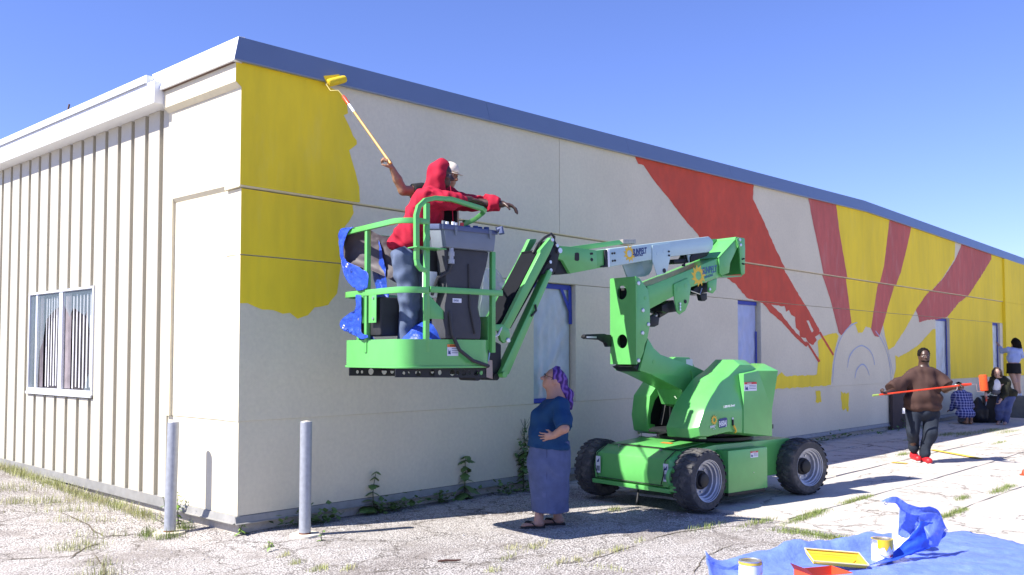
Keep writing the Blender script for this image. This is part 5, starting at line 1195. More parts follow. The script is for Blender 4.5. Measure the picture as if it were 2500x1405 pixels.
DENIM_W = cloth('light_denim', (.085, .110, .215), var=.16, vscale=9, dirt=((.16, .19, .33), 6, .58, .4))
DENIM_D = cloth('dark_denim', (.016, .022, .036), var=.25, vscale=6)
REDC = cloth('red_sweatshirt', (.37, .010, .034), var=.07); BLUEC = cloth('teal_blue_cotton', (.010, .050, .13), var=.12)
BROWNC = cloth('brown_cotton', (.058, .031, .026), var=.10); BLACKC = cloth('black_cotton', (.012, .012, .014)); OLIVE = cloth('dark_olive_jacket', (.020, .021, .012), var=.3, vscale=12)
WHITEC = cloth('white_cotton', (.72, .72, .74)); PALEB = cloth('pale_blue_cotton', (.30, .38, .66)); CAPC = cloth('cream_cap', (.62, .56, .46))
HAIR_D = mat('dark_hair', (.009, .007, .006), .85, spec=.15, var=.3, vscale=40, bump=.8, bscale=120); HAIR_B = mat('brown_hair', (.055, .032, .020), .55, var=.3, vscale=30, bump=.7, bscale=60, stretch=(3, 3, .6)); HAIR_G = mat('greying_hair', (.10, .08, .07), .6, var=.3, vscale=40)
RUBS = mat('black_rubber_sole', (.015, .014, .014), .7); REDSH = mat('red_shoe', (.45, .012, .02), .5, var=.06); GLOVE = cloth('dark_glove', (.028, .028, .032), var=.2)
# purple scarf: swirling print
SCARF = bpy.data.materials.new('purple_scarf'); SCARF.use_nodes = True; nn = SCARF.node_tree; bb_ = nn.nodes['Principled BSDF']; bb_.inputs['Roughness'].default_value = .8
t_ = nn.nodes.new('ShaderNodeTexCoord'); v_ = nn.nodes.new('ShaderNodeTexWave'); v_.inputs['Scale'].default_value = 6; v_.inputs['Distortion'].default_value = 14; v_.inputs['Detail'].default_value = 2
r_ = nn.nodes.new('ShaderNodeValToRGB'); r_.color_ramp.elements[0].color = (.03, .012, .09, 1); r_.color_ramp.elements[1].color = (.17, .09, .34, 1); e_ = r_.color_ramp.elements.new(.5); e_.color = (.07, .018, .17, 1)
nn.links.new(t_.outputs['Object'], v_.inputs['Vector']); nn.links.new(v_.outputs['Fac'], r_.inputs[0]); nn.links.new(r_.outputs[0], bb_.inputs['Base Color'])
# plaid flannel
PLAID = bpy.data.materials.new('blue_plaid'); PLAID.use_nodes = True; nn = PLAID.node_tree; bb_ = nn.nodes['Principled BSDF']; bb_.inputs['Roughness'].default_value = .9
t_ = nn.nodes.new('ShaderNodeTexCoord'); cur = None
for ax_, sc_ in (('X', 15), ('Z', 15)):
    v_ = nn.nodes.new('ShaderNodeTexWave'); v_.bands_direction = ax_; v_.inputs['Scale'].default_value = sc_ / 3.2; v_.inputs['Distortion'].default_value = .5; nn.links.new(t_.outputs['Object'], v_.inputs['Vector'])
    r_ = nn.nodes.new('ShaderNodeValToRGB'); r_.color_ramp.interpolation = 'CONSTANT'; r_.color_ramp.elements[0].color = (.03, .04, .16, 1); r_.color_ramp.elements[1].position = .45; r_.color_ramp.elements[1].color = (.08, .10, .36, 1); e_ = r_.color_ramp.elements.new(.86); e_.color = (.45, .46, .66, 1)
    nn.links.new(v_.outputs['Fac'], r_.inputs[0])
    if cur is None: cur = r_.outputs[0]
    else:
        mx = nn.nodes.new('ShaderNodeMix'); mx.data_type = 'RGBA'; mx.inputs[0].default_value = .5; nn.links.new(cur, mx.inputs[6]); nn.links.new(r_.outputs[0], mx.inputs[7]); nn.links.new(mx.outputs[2], bb_.inputs['Base Color'])

# ---------------------------------------------------------------- woman with purple scarf
def woman():
    p = Person('woman in blue shirt and long denim skirt with purple headscarf looking up, hand on hip', G(1335, 1285)); P = p.P
    lo, hi = (-.36, -.44, -.02), (.36, .36, 1.72); S = SDF(lo, hi, .008)
    f = unit((-.93, -.10, .36)); u = unit((.36, 0, .93)); hc = P(1352, 927)
    q = head(S, hc, f, u, 1.02, nose=1.35, jaw=1.1)
    S.cap(hc + V3((.02, 0, -.06)), P(1362, 978), .060, .085, .05); S.cap(q(0, .005, -.085), P(1350, 975), .040, .066, .04)
    S.ell(P(1350, 1010), (.13, .17, .15), .05); S.ell(P(1346, 1066), (.14, .17, .16), .05); S.ell(P(1346, 1115), (.14, .16, .15), .05)
    sh, el, wr = P(1368, 990, -.19), P(1377, 1046, -.335), P(1352, 1064, -.270)
    S.chain([sh, el], (.060, .050)); S.chain([el, wr], (.050, .034), .02)
    hand(S, wr, unit((-.80, .14, -.12)), (-.05, .95, .1), -1, (.18, .30, .3), .95, spread=1.6)
    sh2, el2, wr2 = P(1368, 990, .19), P(1378, 1050, .33), P(1345, 1066, .25)
    S.chain([sh2, el2, wr2], (.060, .050, .034)); hand(S, wr2, (-.9, -.1, -.2), (-.05, -.95, .1), 1, (.2, .3, .2))
    for (k_, a_, dy, hx) in ((P(1325, 1190, -.085), P(1315, 1270, -.09), -.09, 1328), (P(1358, 1190, .085), P(1362, 1263, .09), .09, 1377)):
        S.cap(P(1342, 1120, dy), k_, .09, .055, .03); S.cap(k_, a_, .052, .043, .02)
        an = a_.copy(); hx_ = P(hx, 1280, dy)[0]; an[2] = .05
        S.cap(a_, (an[0] + .01, dy, .05), .043, .042, .02); S.cap((hx_ - .03, dy, .045), (hx_ - .19, dy - .01, .032), .034, .026, .02, (1, 1.25, .8))
        for i in range(5): S.cap((hx_ - .18, dy - .03 + .015 * i, .03), (hx_ - .225 + .008 * i, dy - .034 + .016 * i, .026), .012, .010, .008)
    S.build('body', SKIN_F, p.o)
    # near eye, glasses
    eyes(q, .98, p.o, IRIS)
    gl = MB()
    for e in (-1, 1):
        gl.tube([q(.030 * e + .026 * cos(t), .106 - .004 * abs(cos(t)), .006 + .019 * sin(t)) for t in [2 * pi * i / 14 for i in range(14)]], .0022, 5, closed=True)
        gl.tube([q(.056 * e, .098, .010), q(.072 * e, .05, .012), q(.078 * e, .0, .008)], .0022, 5)
    gl.tube([q(-.006, .110, .010), q(.006, .110, .010)], .0022, 5); gl.build('glasses', BLACK, p.o)
    # shirt
    T = SDF(lo, hi, .009)
    T.ell(P(1358, 990), (.12, .19, .085), .06); T.ell(P(1344, 1012), (.165, .205, .15), .06); T.ell(P(1337, 1060), (.205, .235, .17), .06); T.ell(P(1340, 1092), (.222, .24, .12), .05)
    T.ell(P(1312, 1020, -.06), (.07, .10, .09), .05); T.ell(P(1312, 1020, .06), (.07, .10, .09), .05)
    T.chain([sh + V3((0, .02, .0)), el], (.092, .086), .05); T.chain([sh2, el2], (.092, .086), .05)
    T.wrinkle(.009, 28, 3, (1, 1, .8))
    T.plane(P(1340, 1093), (-.10, 0, -1)); T.ell(P(1349, 968), (.075, .085, .05), .015, cut=True)
    for a, b in ((sh, el), (sh2, el2)): T.tube_cut(a, a + (b - a) * .97, .16)
    T.build('shirt', BLUEC, p.o)
    K = SDF(lo, hi, .009); h0 = P(1342, 1248)[2]
    K.cap(P(1341, 1088), P(1341, 1130), .212, .220, .02, (1, 1.03, 1)); K.cap(P(1341, 1130), P(1344, 1265), .217, .192, .02, (1, 1.03, 1))
    K.wrinkle(.007, 24, 5, (1, 1, .22)); K.plane((0, 0, h0), (0, 0, -1)); K.plane(P(1340, 1082), (-.14, 0, 1))
    K.ell((.0, 0, h0 - .03), (.165, .165, .09), .01, cut=True)
    sk = K.build('skirt', DENIM_W, p.o)
    seam = MB(); seam.tube([P(1335, y, -.222 + (y - 1090) * .00019) for y in (1092, 1130, 1170, 1210, 1246)], .003, 5); seam.build('seam', cloth('dark_denim_seam', (.05, .06, .12)), p.o)
    fr = MB()
    for i in range(60):
        t = 2 * pi * i / 60; x0, y0 = P(1344, 1248)[0] + .183 * cos(t), .187 * sin(t); fr.tube([(x0, y0, h0 + .004), (x0 + random.uniform(-.01, .01), y0, h0 - random.uniform(.008, .02))], .002, 3)
    tag(fr.build('frayed_hem', DENIM_W, p.o), kind='stuff')
    # scarf: cap of cloth and a hanging tail
    B = SDF((-.2, -.2, 1.15), (.36, .2, 1.72), .007); ff, uu = unit(f), unit(u)
    B.ell(hc + uu * .028 + ff * -.008, np.array([.086, .104, .098]), .02, np.array([np.cross(ff, uu), ff, uu]))
    B.plane(hc + ff * .030 + uu * .03, unit(ff * .9 - uu * .32))
    B.chain([q(0, -.075, .01), q(0, -.10, -.06), P(1389, 962), P(1391, 985, -.02), P(1394, 998, -.02)], (.070, .060, .044, .030, .014), .03, (1, .8, 1))
    B.chain([q(0, -.09, -.03), P(1386, 975, .03), P(1388, 992, .04)], (.04, .03, .012), .02)
    B.cap(q(0, .02, .12), q(0, -.01, .135), .016, .010, .02); B.wrinkle(.0022, 45, 8, (1, 1, .5)); B.build('headscarf', SCARF, p.o)
    Hh = SDF((-.2, -.2, 1.2), (.3, .2, 1.72), .008); Hh.ell(hc + uu * .022 + ff * .006, np.array([.080, .092, .086]), .01, np.array([np.cross(ff, uu), ff, uu])); Hh.plane(hc + ff * .035, ff); Hh.plane(q(0, 0, -.035), -uu); Hh.build('hair', HAIR_G, p.o)
    for dy, hx in ((-.09, 1328), (.09, 1377)):
        hx_ = P(hx, 1280, dy)[0]
        out = [(hx_ + .012, .03), (hx_ + .012, -.03), (hx_ - .10, -.036), (hx_ - .20, -.048), (hx_ - .238, -.03), (hx_ - .240, .01), (hx_ - .20, .046), (hx_ - .10, .03)]
        s_ = MB().plate(out, .0, .018, lambda a, b, z, dy=dy: (a, b + dy, z)).build('sandal', RUBS, p.o, bevel=.004)
        for e in (-1, 1): MB().tube([(hx_ - .205, dy, .03), (hx_ - .185, dy + .02 * e, .062), (hx_ - .12, dy + .044 * e, .055), (hx_ - .09, dy + .046 * e, .02)], .007, 6).build('strap', RUBS, s_)
    return p
woman()

# ---------------------------------------------------------------- man in brown shirt walking with a long roller
def walker():
    p = Person('man in brown shirt and red shoes walking with an orange roller pole', G(2243, 1130)); P = lambda x, y, dy=0: p.P(x, y, dy, 'cr')
    lo, hi = (-.78, -.62, -.02), (.78, .42, 1.92); S = SDF(lo, hi, .009)
    hc = P(655, 368); f = unit((-.10, -1, .03)); u = (0.02, 0, 1); sc = 1.06
    q = head(S, hc, f, u, sc, nose=1.15, jaw=1.22)
    S.cap(hc + V3((0, .01, -.07)), P(650, 470), .075, .085, .04)
    S.ell(P(652, 500), (.15, .10, .09), .06); S.ell(P(652, 560), (.21, .14, .20), .05); S.ell(P(645, 700), (.25, .18, .22), .05); S.ell(P(645, 800), (.23, .16, .14), .05)
    s1, e1, w1 = P(536, 525, .0), P(440, 640, -.10), P(345, 672, -.36)
    s2, e2, w2 = P(770, 525, .0), P(830, 640, -.14), P(905, 622, -.36)
    S.chain([s1, e1, w1], (.075, .055, .036), .03); S.chain([s2, e2, w2], (.075, .055, .036), .03)
    pa, pb = P(235, 690, -.42), P(1040, 597, -.42); pd = unit(pb - pa)
    hand(S, w1 + V3((0, -.01, 0)), unit((-.70, -.25, .10)), (.1, -.35, .9), -1, (.7, 1.0, .8), 1.05)
    hand(S, w2, unit((.55, -.45, .28)), (-.25, -.6, -.6), 1, (.5, .9, .8), 1.05)
    hips = [(P(570, 840), P(565, 985, -.03), P(570, 1130, .10)), (P(720, 840), P(705, 1000, -.10), P(665, 1185, -.06))]
    for h_, k_, a_ in hips: S.chain([h_, k_, a_], (.11, .075, .048), .03)
    S.build('body', SKIN_D, p.o); eyes(q, sc, p.o, IRIS)
    H = SDF(hc - .19, hc + .19, .007); R = np.array([np.cross(f, u), f, unit(u)]); H.ell(hc + V3((0, .012, .04)), np.array([.096, .103, .098]), .02, R); H.wrinkle(.006, 150, 4, (1, 1, 1)); H.plane(q(0, .052, .045), unit(f - V3((0, 0, .30)))); H.plane(q(0, 0, -.03), (0, 0, -1)); H.build('hair', HAIR_D, p.o)
    bd = SDF(hc - .19, hc + .17, .007); bd.ell(q(0, .030, -.066), np.array([.068, .068, .056]) * sc, .01, R); bd.plane(q(0, 0, -.066), (0, 0, 1)); bd.plane(q(0, .02, 0), -f); bd.ell(q(0, .098, -.060), (.036, .03, .022), .006, cut=True); bd.build('beard', HAIR_D, p.o)
    T = SDF(lo, hi, .010)
    T.ell(P(650, 492), (.19, .13, .09), .07); T.ell(P(650, 530), (.25, .15, .13), .06); T.ell(P(650, 610), (.27, .19, .22), .06); T.ell(P(642, 720), (.315, .235, .20), .06); T.ell(P(640, 780), (.31, .22, .12), .05)
    T.chain([s1 + V3((.03, 0, -.02)), P(455, 612, -.08), P(412, 628, -.14)], (.10, .115, .125), .07); T.chain([s2 + V3((-.03, 0, -.02)), P(820, 585, -.07), P(837, 605, -.12)], (.10, .105, .10), .07)
    T.wrinkle(.014, 17, 12, (1, 1, .7)); T.wrinkle(.006, 38, 13, (1, 1, .6))
    T.plane(P(640, 818), (.06, 0, -1)); T.ell(P(655, 438), (.105, .12, .055), .02, cut=True)
    T.tube_cut(s1, P(395, 640, -.18), .2); T.tube_cut(s2, P(845, 612, -.13), .17); T.build('shirt', BROWNC, p.o)
    J = SDF(lo, hi, .010); J.ell(P(642, 830), (.25, .18, .12), .04)
    for h_, k_, a_ in hips: J.chain([h_, k_, a_ + V3((0, 0, .09))], (.128, .098, .083), .035); J.cap(a_ + V3((0, 0, .09)), a_ + V3((0, -.01, .045)), .083, .090, .03)
    J.wrinkle(.009, 20, 6, (1, 1, 1)); J.plane(P(640, 790), (0, 0, 1)); J.build('trousers', DENIM_D, p.o)
    for (h_, k_, a_), (tx, ty) in zip(hips, ((585, 1215), (672, 1245))):
        b = P(tx, ty, a_[1]); b[2] = .05 if tx > 600 else .07
        F = SDF(b - V3((.2, .32, .1)), b + V3((.2, .2, .16)), .008)
        F.cap((b[0], b[1] + .07, b[2] + .015), (b[0] - .015, b[1] - .14, b[2] + .0), .062, .056, .02, (1, 1, .9)); F.cap((b[0], b[1] + .06, b[2] + .08), (b[0], b[1] + .02, b[2] + .02), .052, .06, .03); F.plane((0, 0, b[2] - .038), (0, 0, -1)); sh_ = F.build('shoe', REDSH, p.o)
        MB().plate([(b[0] + .052 * cos(t) - .008, b[1] - .03 + .155 * sin(t)) for t in [2 * pi * i / 20 for i in range(20)]], max(.0, b[2] - .055), b[2] - .034, lambda x, y, z: (x, y, z)).build('sole', WHITEM, sh_, bevel=.006)
    wr_ = MB(); wr_.tube([w2 + V3((0.02 + .0, .045 * cos(t), .045 * sin(t))) for t in [2 * pi * i / 16 for i in range(16)]], .008, 6, closed=True); wr_.build('bracelet', WHITEM, p.o)
    MB().box(P(488, 815, -.22), (.04, .02, .09)).build('keys', STICK, p.o, bevel=.005)
    # the roller
    o = thing('paint_roller', 'long orange roller pole held across the walking man with an orange sleeve on its wire', 'paint roller', p.world(pa))
    wv = lambda v: p.world(v) - p.world(pa); OR = mat('orange_pole', (.62, .045, .012), .4, var=.15, vscale=5, dirt=((.75, .35, .05), 12, .6, .7))
    MB().cyl(wv(pa), wv(pa + pd * .10), .017, n=10).build('pole_tip', mat('green_cap', (.25, .35, .08), .5), o)
    MB().tube([wv(pa + pd * .10), wv(pa + pd * .8), wv(pb - pd * .12)], .0135, 10).build('pole', OR, o); MB().cyl(wv(pb - pd * .16), wv(pb), .025, .020, n=12).build('handle', OR, o)
    c_ = [pb, P(1083, 597, -.42), P(1088, 655, -.42), P(1150, 660, -.42)]
    MB().tube([wv(x) for x in c_], .006, 6).build('wire_frame', STEEL, o)
    a, b = P(1136, 530, -.42), P(1148, 652, -.42); sl = MB().lathe([(0, 0), (.050, .002), (.060, .012), (.061, .24), (.052, .255), (0, .257)], (0, 0, 0), 'z', 20).build('roller_sleeve', mat('orange_nap', (.70, .075, .012), .95, var=.15, vscale=40, bump=.8, bscale=150), o)
    sl.location = wv(b); sl.rotation_euler = (Vector(wv(a)) - Vector(wv(b))).to_track_quat('Z', 'Y').to_euler()
walker()

# ---------------------------------------------------------------- bending woman, kneeling person, girl at the window
def bender():
    p = Person('woman in dark jacket and jeans bending down beside the black bin', G(2448, 1037)); P = lambda x, y, dy=0: p.P(x, y, dy, 'cq')
    lo, hi = (-.75, -.65, -.02), (.6, .5, 1.45); S = SDF(lo, hi, .010)
    hc = P(940, 595, -.20); f = unit((-.35, -.75, -.60)); u = unit((-.2, -.5, .85)); q = head(S, hc, f, u, 1.0)
    S.cap(hc + V3((.03, .06, -.05)), P(990, 680, -.06), .055, .07, .04); S.ell(P(985, 760, -.02), (.17, .14, .22), .05); S.ell(P(1060, 900, .1), (.19, .16, .16), .05)
    s1, e1, w1 = P(880, 690, -.08), P(835, 800, -.16), P(790, 880, -.22); s2, e2, w2 = P(1080, 720, -.08), P(1040, 880, -.2), P(985, 960, -.28)
    S.chain([s1, e1, w1], (.055, .045, .03)); S.chain([s2, e2, w2], (.055, .045, .03)); hand(S, w1, (.05, -.2, -.95), (.3, -.9, .2), 1, (.6, .8, .6)); hand(S, w2, (-.45, -.2, -.85), (-.6, .3, .3), -1, (.5, .6, .4))
    legs = [(P(1010, 920, .05), P(975, 1080, -.06), P(965, 1215, .02)), (P(1110, 930, .05), P(1070, 1090, -.08), P(1055, 1240, -.03))]
    for l_ in legs:
        S.chain(l_, (.09, .065, .042)); b = l_[2]; S.cap((b[0], b[1], .05), (b[0] - .10, b[1] - .13, .03), .04, .034, .02)
    S.build('body', SKIN_P, p.o); eyes(q, 1.0, p.o, IRIS)
    R = np.array([np.cross(f, unit(u)), f, unit(u)]); H = SDF(hc - .26, hc + .26, .009); H.ell(hc + V3((.01, .02, .035)), np.array([.095, .108, .105]), .02, R); H.chain([q(.07, -.01, .03), q(.09, -.01, -.09), q(.085, .0, -.16)], (.045, .035, .02), .02); H.chain([q(-.07, -.01, .03), q(-.095, -.01, -.09), q(-.09, .0, -.15)], (.045, .035, .02), .02); H.wrinkle(.006, 60, 3, (1, 1, .3)); H.plane(q(0, .056, .04), unit(f * .9 - unit(u) * .3)); H.build('hair', HAIR_B, p.o)
    T = SDF(lo, hi, .011); T.ell(P(985, 700, -.02), (.19, .17, .13), .05); T.ell(P(1010, 800, .02), (.20, .19, .18), .05); T.ell(P(1085, 870, .08), (.22, .19, .14), .05)
    T.chain([s1, e1, w1 + (e1 - w1) * .15], (.085, .07, .055), .04); T.chain([s2, e2, w2 + (e2 - w2) * .15], (.09, .08, .062), .04); T.wrinkle(.009, 22, 5, (1, 1, 1)); T.tube_cut(e1, w1 + (e1 - w1) * .2, .12); T.tube_cut(e2, w2 + (e2 - w2) * .2, .12)
    T.build('jacket', OLIVE, p.o)
    W_ = SDF(lo, hi, .010); W_.ell(P(925, 770, -.11), (.12, .10, .19), .03); W_.wrinkle(.006, 30, 2); W_.build('shirt', WHITEC, p.o)
    G_ = SDF(lo, hi, .010); G_.ell(P(925, 850, -.115), (.115, .095, .08), .03); G_.build('shirt_hem', cloth('grey_cotton', (.12, .12, .13)), p.o)
    J = SDF(lo, hi, .010); J.ell(P(1060, 930, .08), (.21, .17, .13), .05)
    for l_ in legs: J.chain([l_[0], l_[1], l_[2] + V3((0, 0, .03))], (.125, .10, .082), .03)
    J.wrinkle(.008, 22, 8, (1, 1, 1)); J.build('jeans', cloth('blue_denim', (.07, .09, .20), var=.2), p.o)
    h_ = thing('paint_brush', 'small orange handled brush held by the bending woman over the black bins', 'brush', p.world(w1 + V3((0, -.03, -.08))))
    MB().cyl((0, 0, .02), (.0, 0, -.10), .024, .018, n=10).build('handle', mat('orange_plastic', (.62, .06, .02), .4), h_); MB().tube([(0, 0, -.10), (-.02, 0, -.15), (-.05, 0, -.2)], .006, 6).build('wire_frame', STEEL, h_)
bender()
def kneeler():
    p = Person('person in blue plaid shirt kneeling at the foot of the yellow wall', G(2352, 1036)); P = lambda x, y, dy=0: p.P(x, y, dy, 'cq')
    lo, hi = (-.6, -.5, -.02), (.5, .6, 1.25); S = SDF(lo, hi, .010); hc = P(435, 785, .18); f = unit((-.3, .9, -.25)); u = unit((-.05, .25, .95)); q = head(S, hc, f, u, 1.0)
    S.cap(hc + V3((.02, -.02, -.06)), P(450, 860, .1), .055, .07, .04); S.ell(P(490, 960, .05), (.15, .09, .18), .05); S.ell(P(525, 1120, -.02), (.16, .13, .15), .05)
    s1, e1, w1 = P(385, 890, .12), P(360, 1050, .3), P(330, 1090, .5); s2, e2, w2 = P(570, 900, .1), P(600, 1040, .25), P(540, 1080, .48)
    for a, th in (((s1, e1, w1), 1), ((s2, e2, w2), -1)): S.chain(a, (.055, .045, .03)); hand(S, a[2], (-.1, .9, -.2), (0, -.2, -.9), th)
    for hx, kx, fx in ((490, 470, 530), (560, 560, 585)):
        kn = P(kx, 1180, .30); kn[2] = .07; S.chain([P(hx, 1130, .0), kn], (.10, .07)); an = P(fx, 1230, -.10); an[2] = .06; S.chain([kn, an], (.065, .045)); S.cap(an, (an[0], an[1] - .05, .14 if 0 else .05), .04, .035, .02); S.cap((an[0], an[1] - .05, .045), (an[0], an[1] - .08, .16), .036, .028, .02)
    S.build('body', SKIN_T, p.o); R = np.array([np.cross(f, u), f, u]); H = SDF(hc - .2, hc + .2, .008); H.ell(hc + V3((0, 0, .035)), (.09, .102, .098), .02, R); H.plane(q(0, .06, .0), f); H.plane(q(0, 0, -.05), (0, 0, -1)); H.wrinkle(.004, 90, 2, (1, 1, 1)); H.build('hair', HAIR_D, p.o)
    T = SDF(lo, hi, .010); T.ell(P(465, 885, .09), (.17, .13, .13), .05); T.ell(P(480, 910, .08), (.215, .15, .14), .05); T.ell(P(500, 1010, .04), (.235, .18, .20), .05); T.ell(P(525, 1130, -.03), (.235, .19, .15), .05); T.chain([s1, e1, w1 + (e1 - w1) * .2], (.085, .07, .05), .04); T.chain([s2, e2, w2 + (e2 - w2) * .2], (.085, .07, .05), .04); T.wrinkle(.008, 20, 4, (1, 1, .6)); T.plane(P(520, 1205), (.1, 0, -1)); T.build('shirt', PLAID, p.o)
    J = SDF(lo, hi, .010)
    for hx, kx, fx in ((490, 470, 530), (560, 560, 585)):
        kn = P(kx, 1180, .30); kn[2] = .085; an = P(fx, 1230, -.04); an[2] = .075; J.chain([P(hx, 1130, .0), kn, an], (.12, .085, .065), .03)
    J.plane((0, 0, .0), (0, 0, -1)); J.build('trousers', cloth('grey_denim', (.16, .17, .2)), p.o)
kneeler()
GB = CAM + (ray(2482, 900) / ray(2482, 900).dot(_fw)) * 26.2; GB.z = GZ
def girl():
    zt = on_plane(2484, 968, GB, _fw).z
    b = Vector((GB.x, GB.y, zt)); p = Person('girl in pale blue top and black shorts standing on a box, back turned', b); P = lambda x, y, dy=0: p.P(x, y, dy, 'cq')
    lo, hi = (-.7, -.4, -.02), (.45, .5, 1.8); S = SDF(lo, hi, .011); hc = P(1180, 205, .02); f = unit((-.35, .9, 0)); u = (0, 0, 1); q = head(S, hc, f, u, 1.05)
    S.cap(hc, P(1165, 300), .055, .065, .04); S.ell(P(1160, 350), (.17, .11, .18), .05); S.ell(P(1160, 500), (.17, .13, .17), .05)
    s1, e1, w1 = P(1085, 290, .02), P(1010, 315, .15), P(975, 250, .35); s2, e2, w2 = P(1240, 290, .02), P(1270, 380, .15), P(1180, 300, .35)
    for a, th in (((s1, e1, w1), -1), ((s2, e2, w2), 1)): S.chain(a, (.05, .042, .03)); hand(S, a[2], (-.3, .3, .8), (-.3, .8, -.1), th, (.2, .2, .1))
    for h_, k_, a_, bt in ((P(1120, 560), P(1175, 720, -.02), P(1205, 890, .02), P(1205, 925, 0)), (P(1215, 560), P(1215, 720, -.02), P(1240, 880, .04), P(1240, 925, 0))):
        a_[2] = max(a_[2], .08); S.chain([h_, k_, a_], (.095, .062, .042), .03); S.cap((a_[0], a_[1], .05), (a_[0] - .02, a_[1] + .14, .035), .042, .034, .02)
    S.build('body', SKIN_P, p.o)
    H = SDF(hc - .28, hc + .28, .009); H.ell(hc + V3((0, -.01, .03)), (.105, .115, .115), .02); H.chain([hc + V3((.01, -.06, .0)), hc + V3((.03, -.06, -.12)), hc + V3((.05, -.05, -.16))], (.11, .115, .09), .03, (1.05, .7, 1)); H.wrinkle(.006, 50, 2, (1, 1, .25)); H.plane(P(1180, 268), (-.15, 0, -1)); H.build('hair', HAIR_D, p.o)
    T = SDF(lo, hi, .010); T.ell(P(1160, 310), (.20, .13, .11), .05); T.ell(P(1160, 400), (.20, .14, .20), .05); T.chain([s1, e1, w1 + (e1 - w1) * .25], (.075, .06, .045), .04); T.chain([s2, e2, w2 + (e2 - w2) * .2], (.075, .06, .045), .04); T.wrinkle(.006, 24, 4); T.plane(P(1160, 476), (0, 0, -1)); T.build('top', PALEB, p.o)
    K = SDF(lo, hi, .010); K.cap(P(1160, 500), P(1162, 610), .19, .21, .02, (1, .8, 1)); K.wrinkle(.006, 22, 3, (1, 1, .1)); K.plane(P(1160, 608), (0, 0, -1)); K.plane(P(1160, 472), (0, 0, 1)); K.build('shorts', BLACKC, p.o)
    for a_ in (P(1205, 925, .04), P(1240, 925, .06)):
        F = SDF((a_[0] - .12, -.15, -.01), (a_[0] + .12, .3, .2), .009); F.cap((a_[0], a_[1] - .03, .042), (a_[0] - .02, a_[1] + .14, .036), .050, .042, .02); F.plane((0, 0, .002), (0, 0, -1)); F.plane((0, 0, .085), (0, 0, 1)); F.build('shoe', WHITEC, p.o)
    return zt
ZBOX = girl()

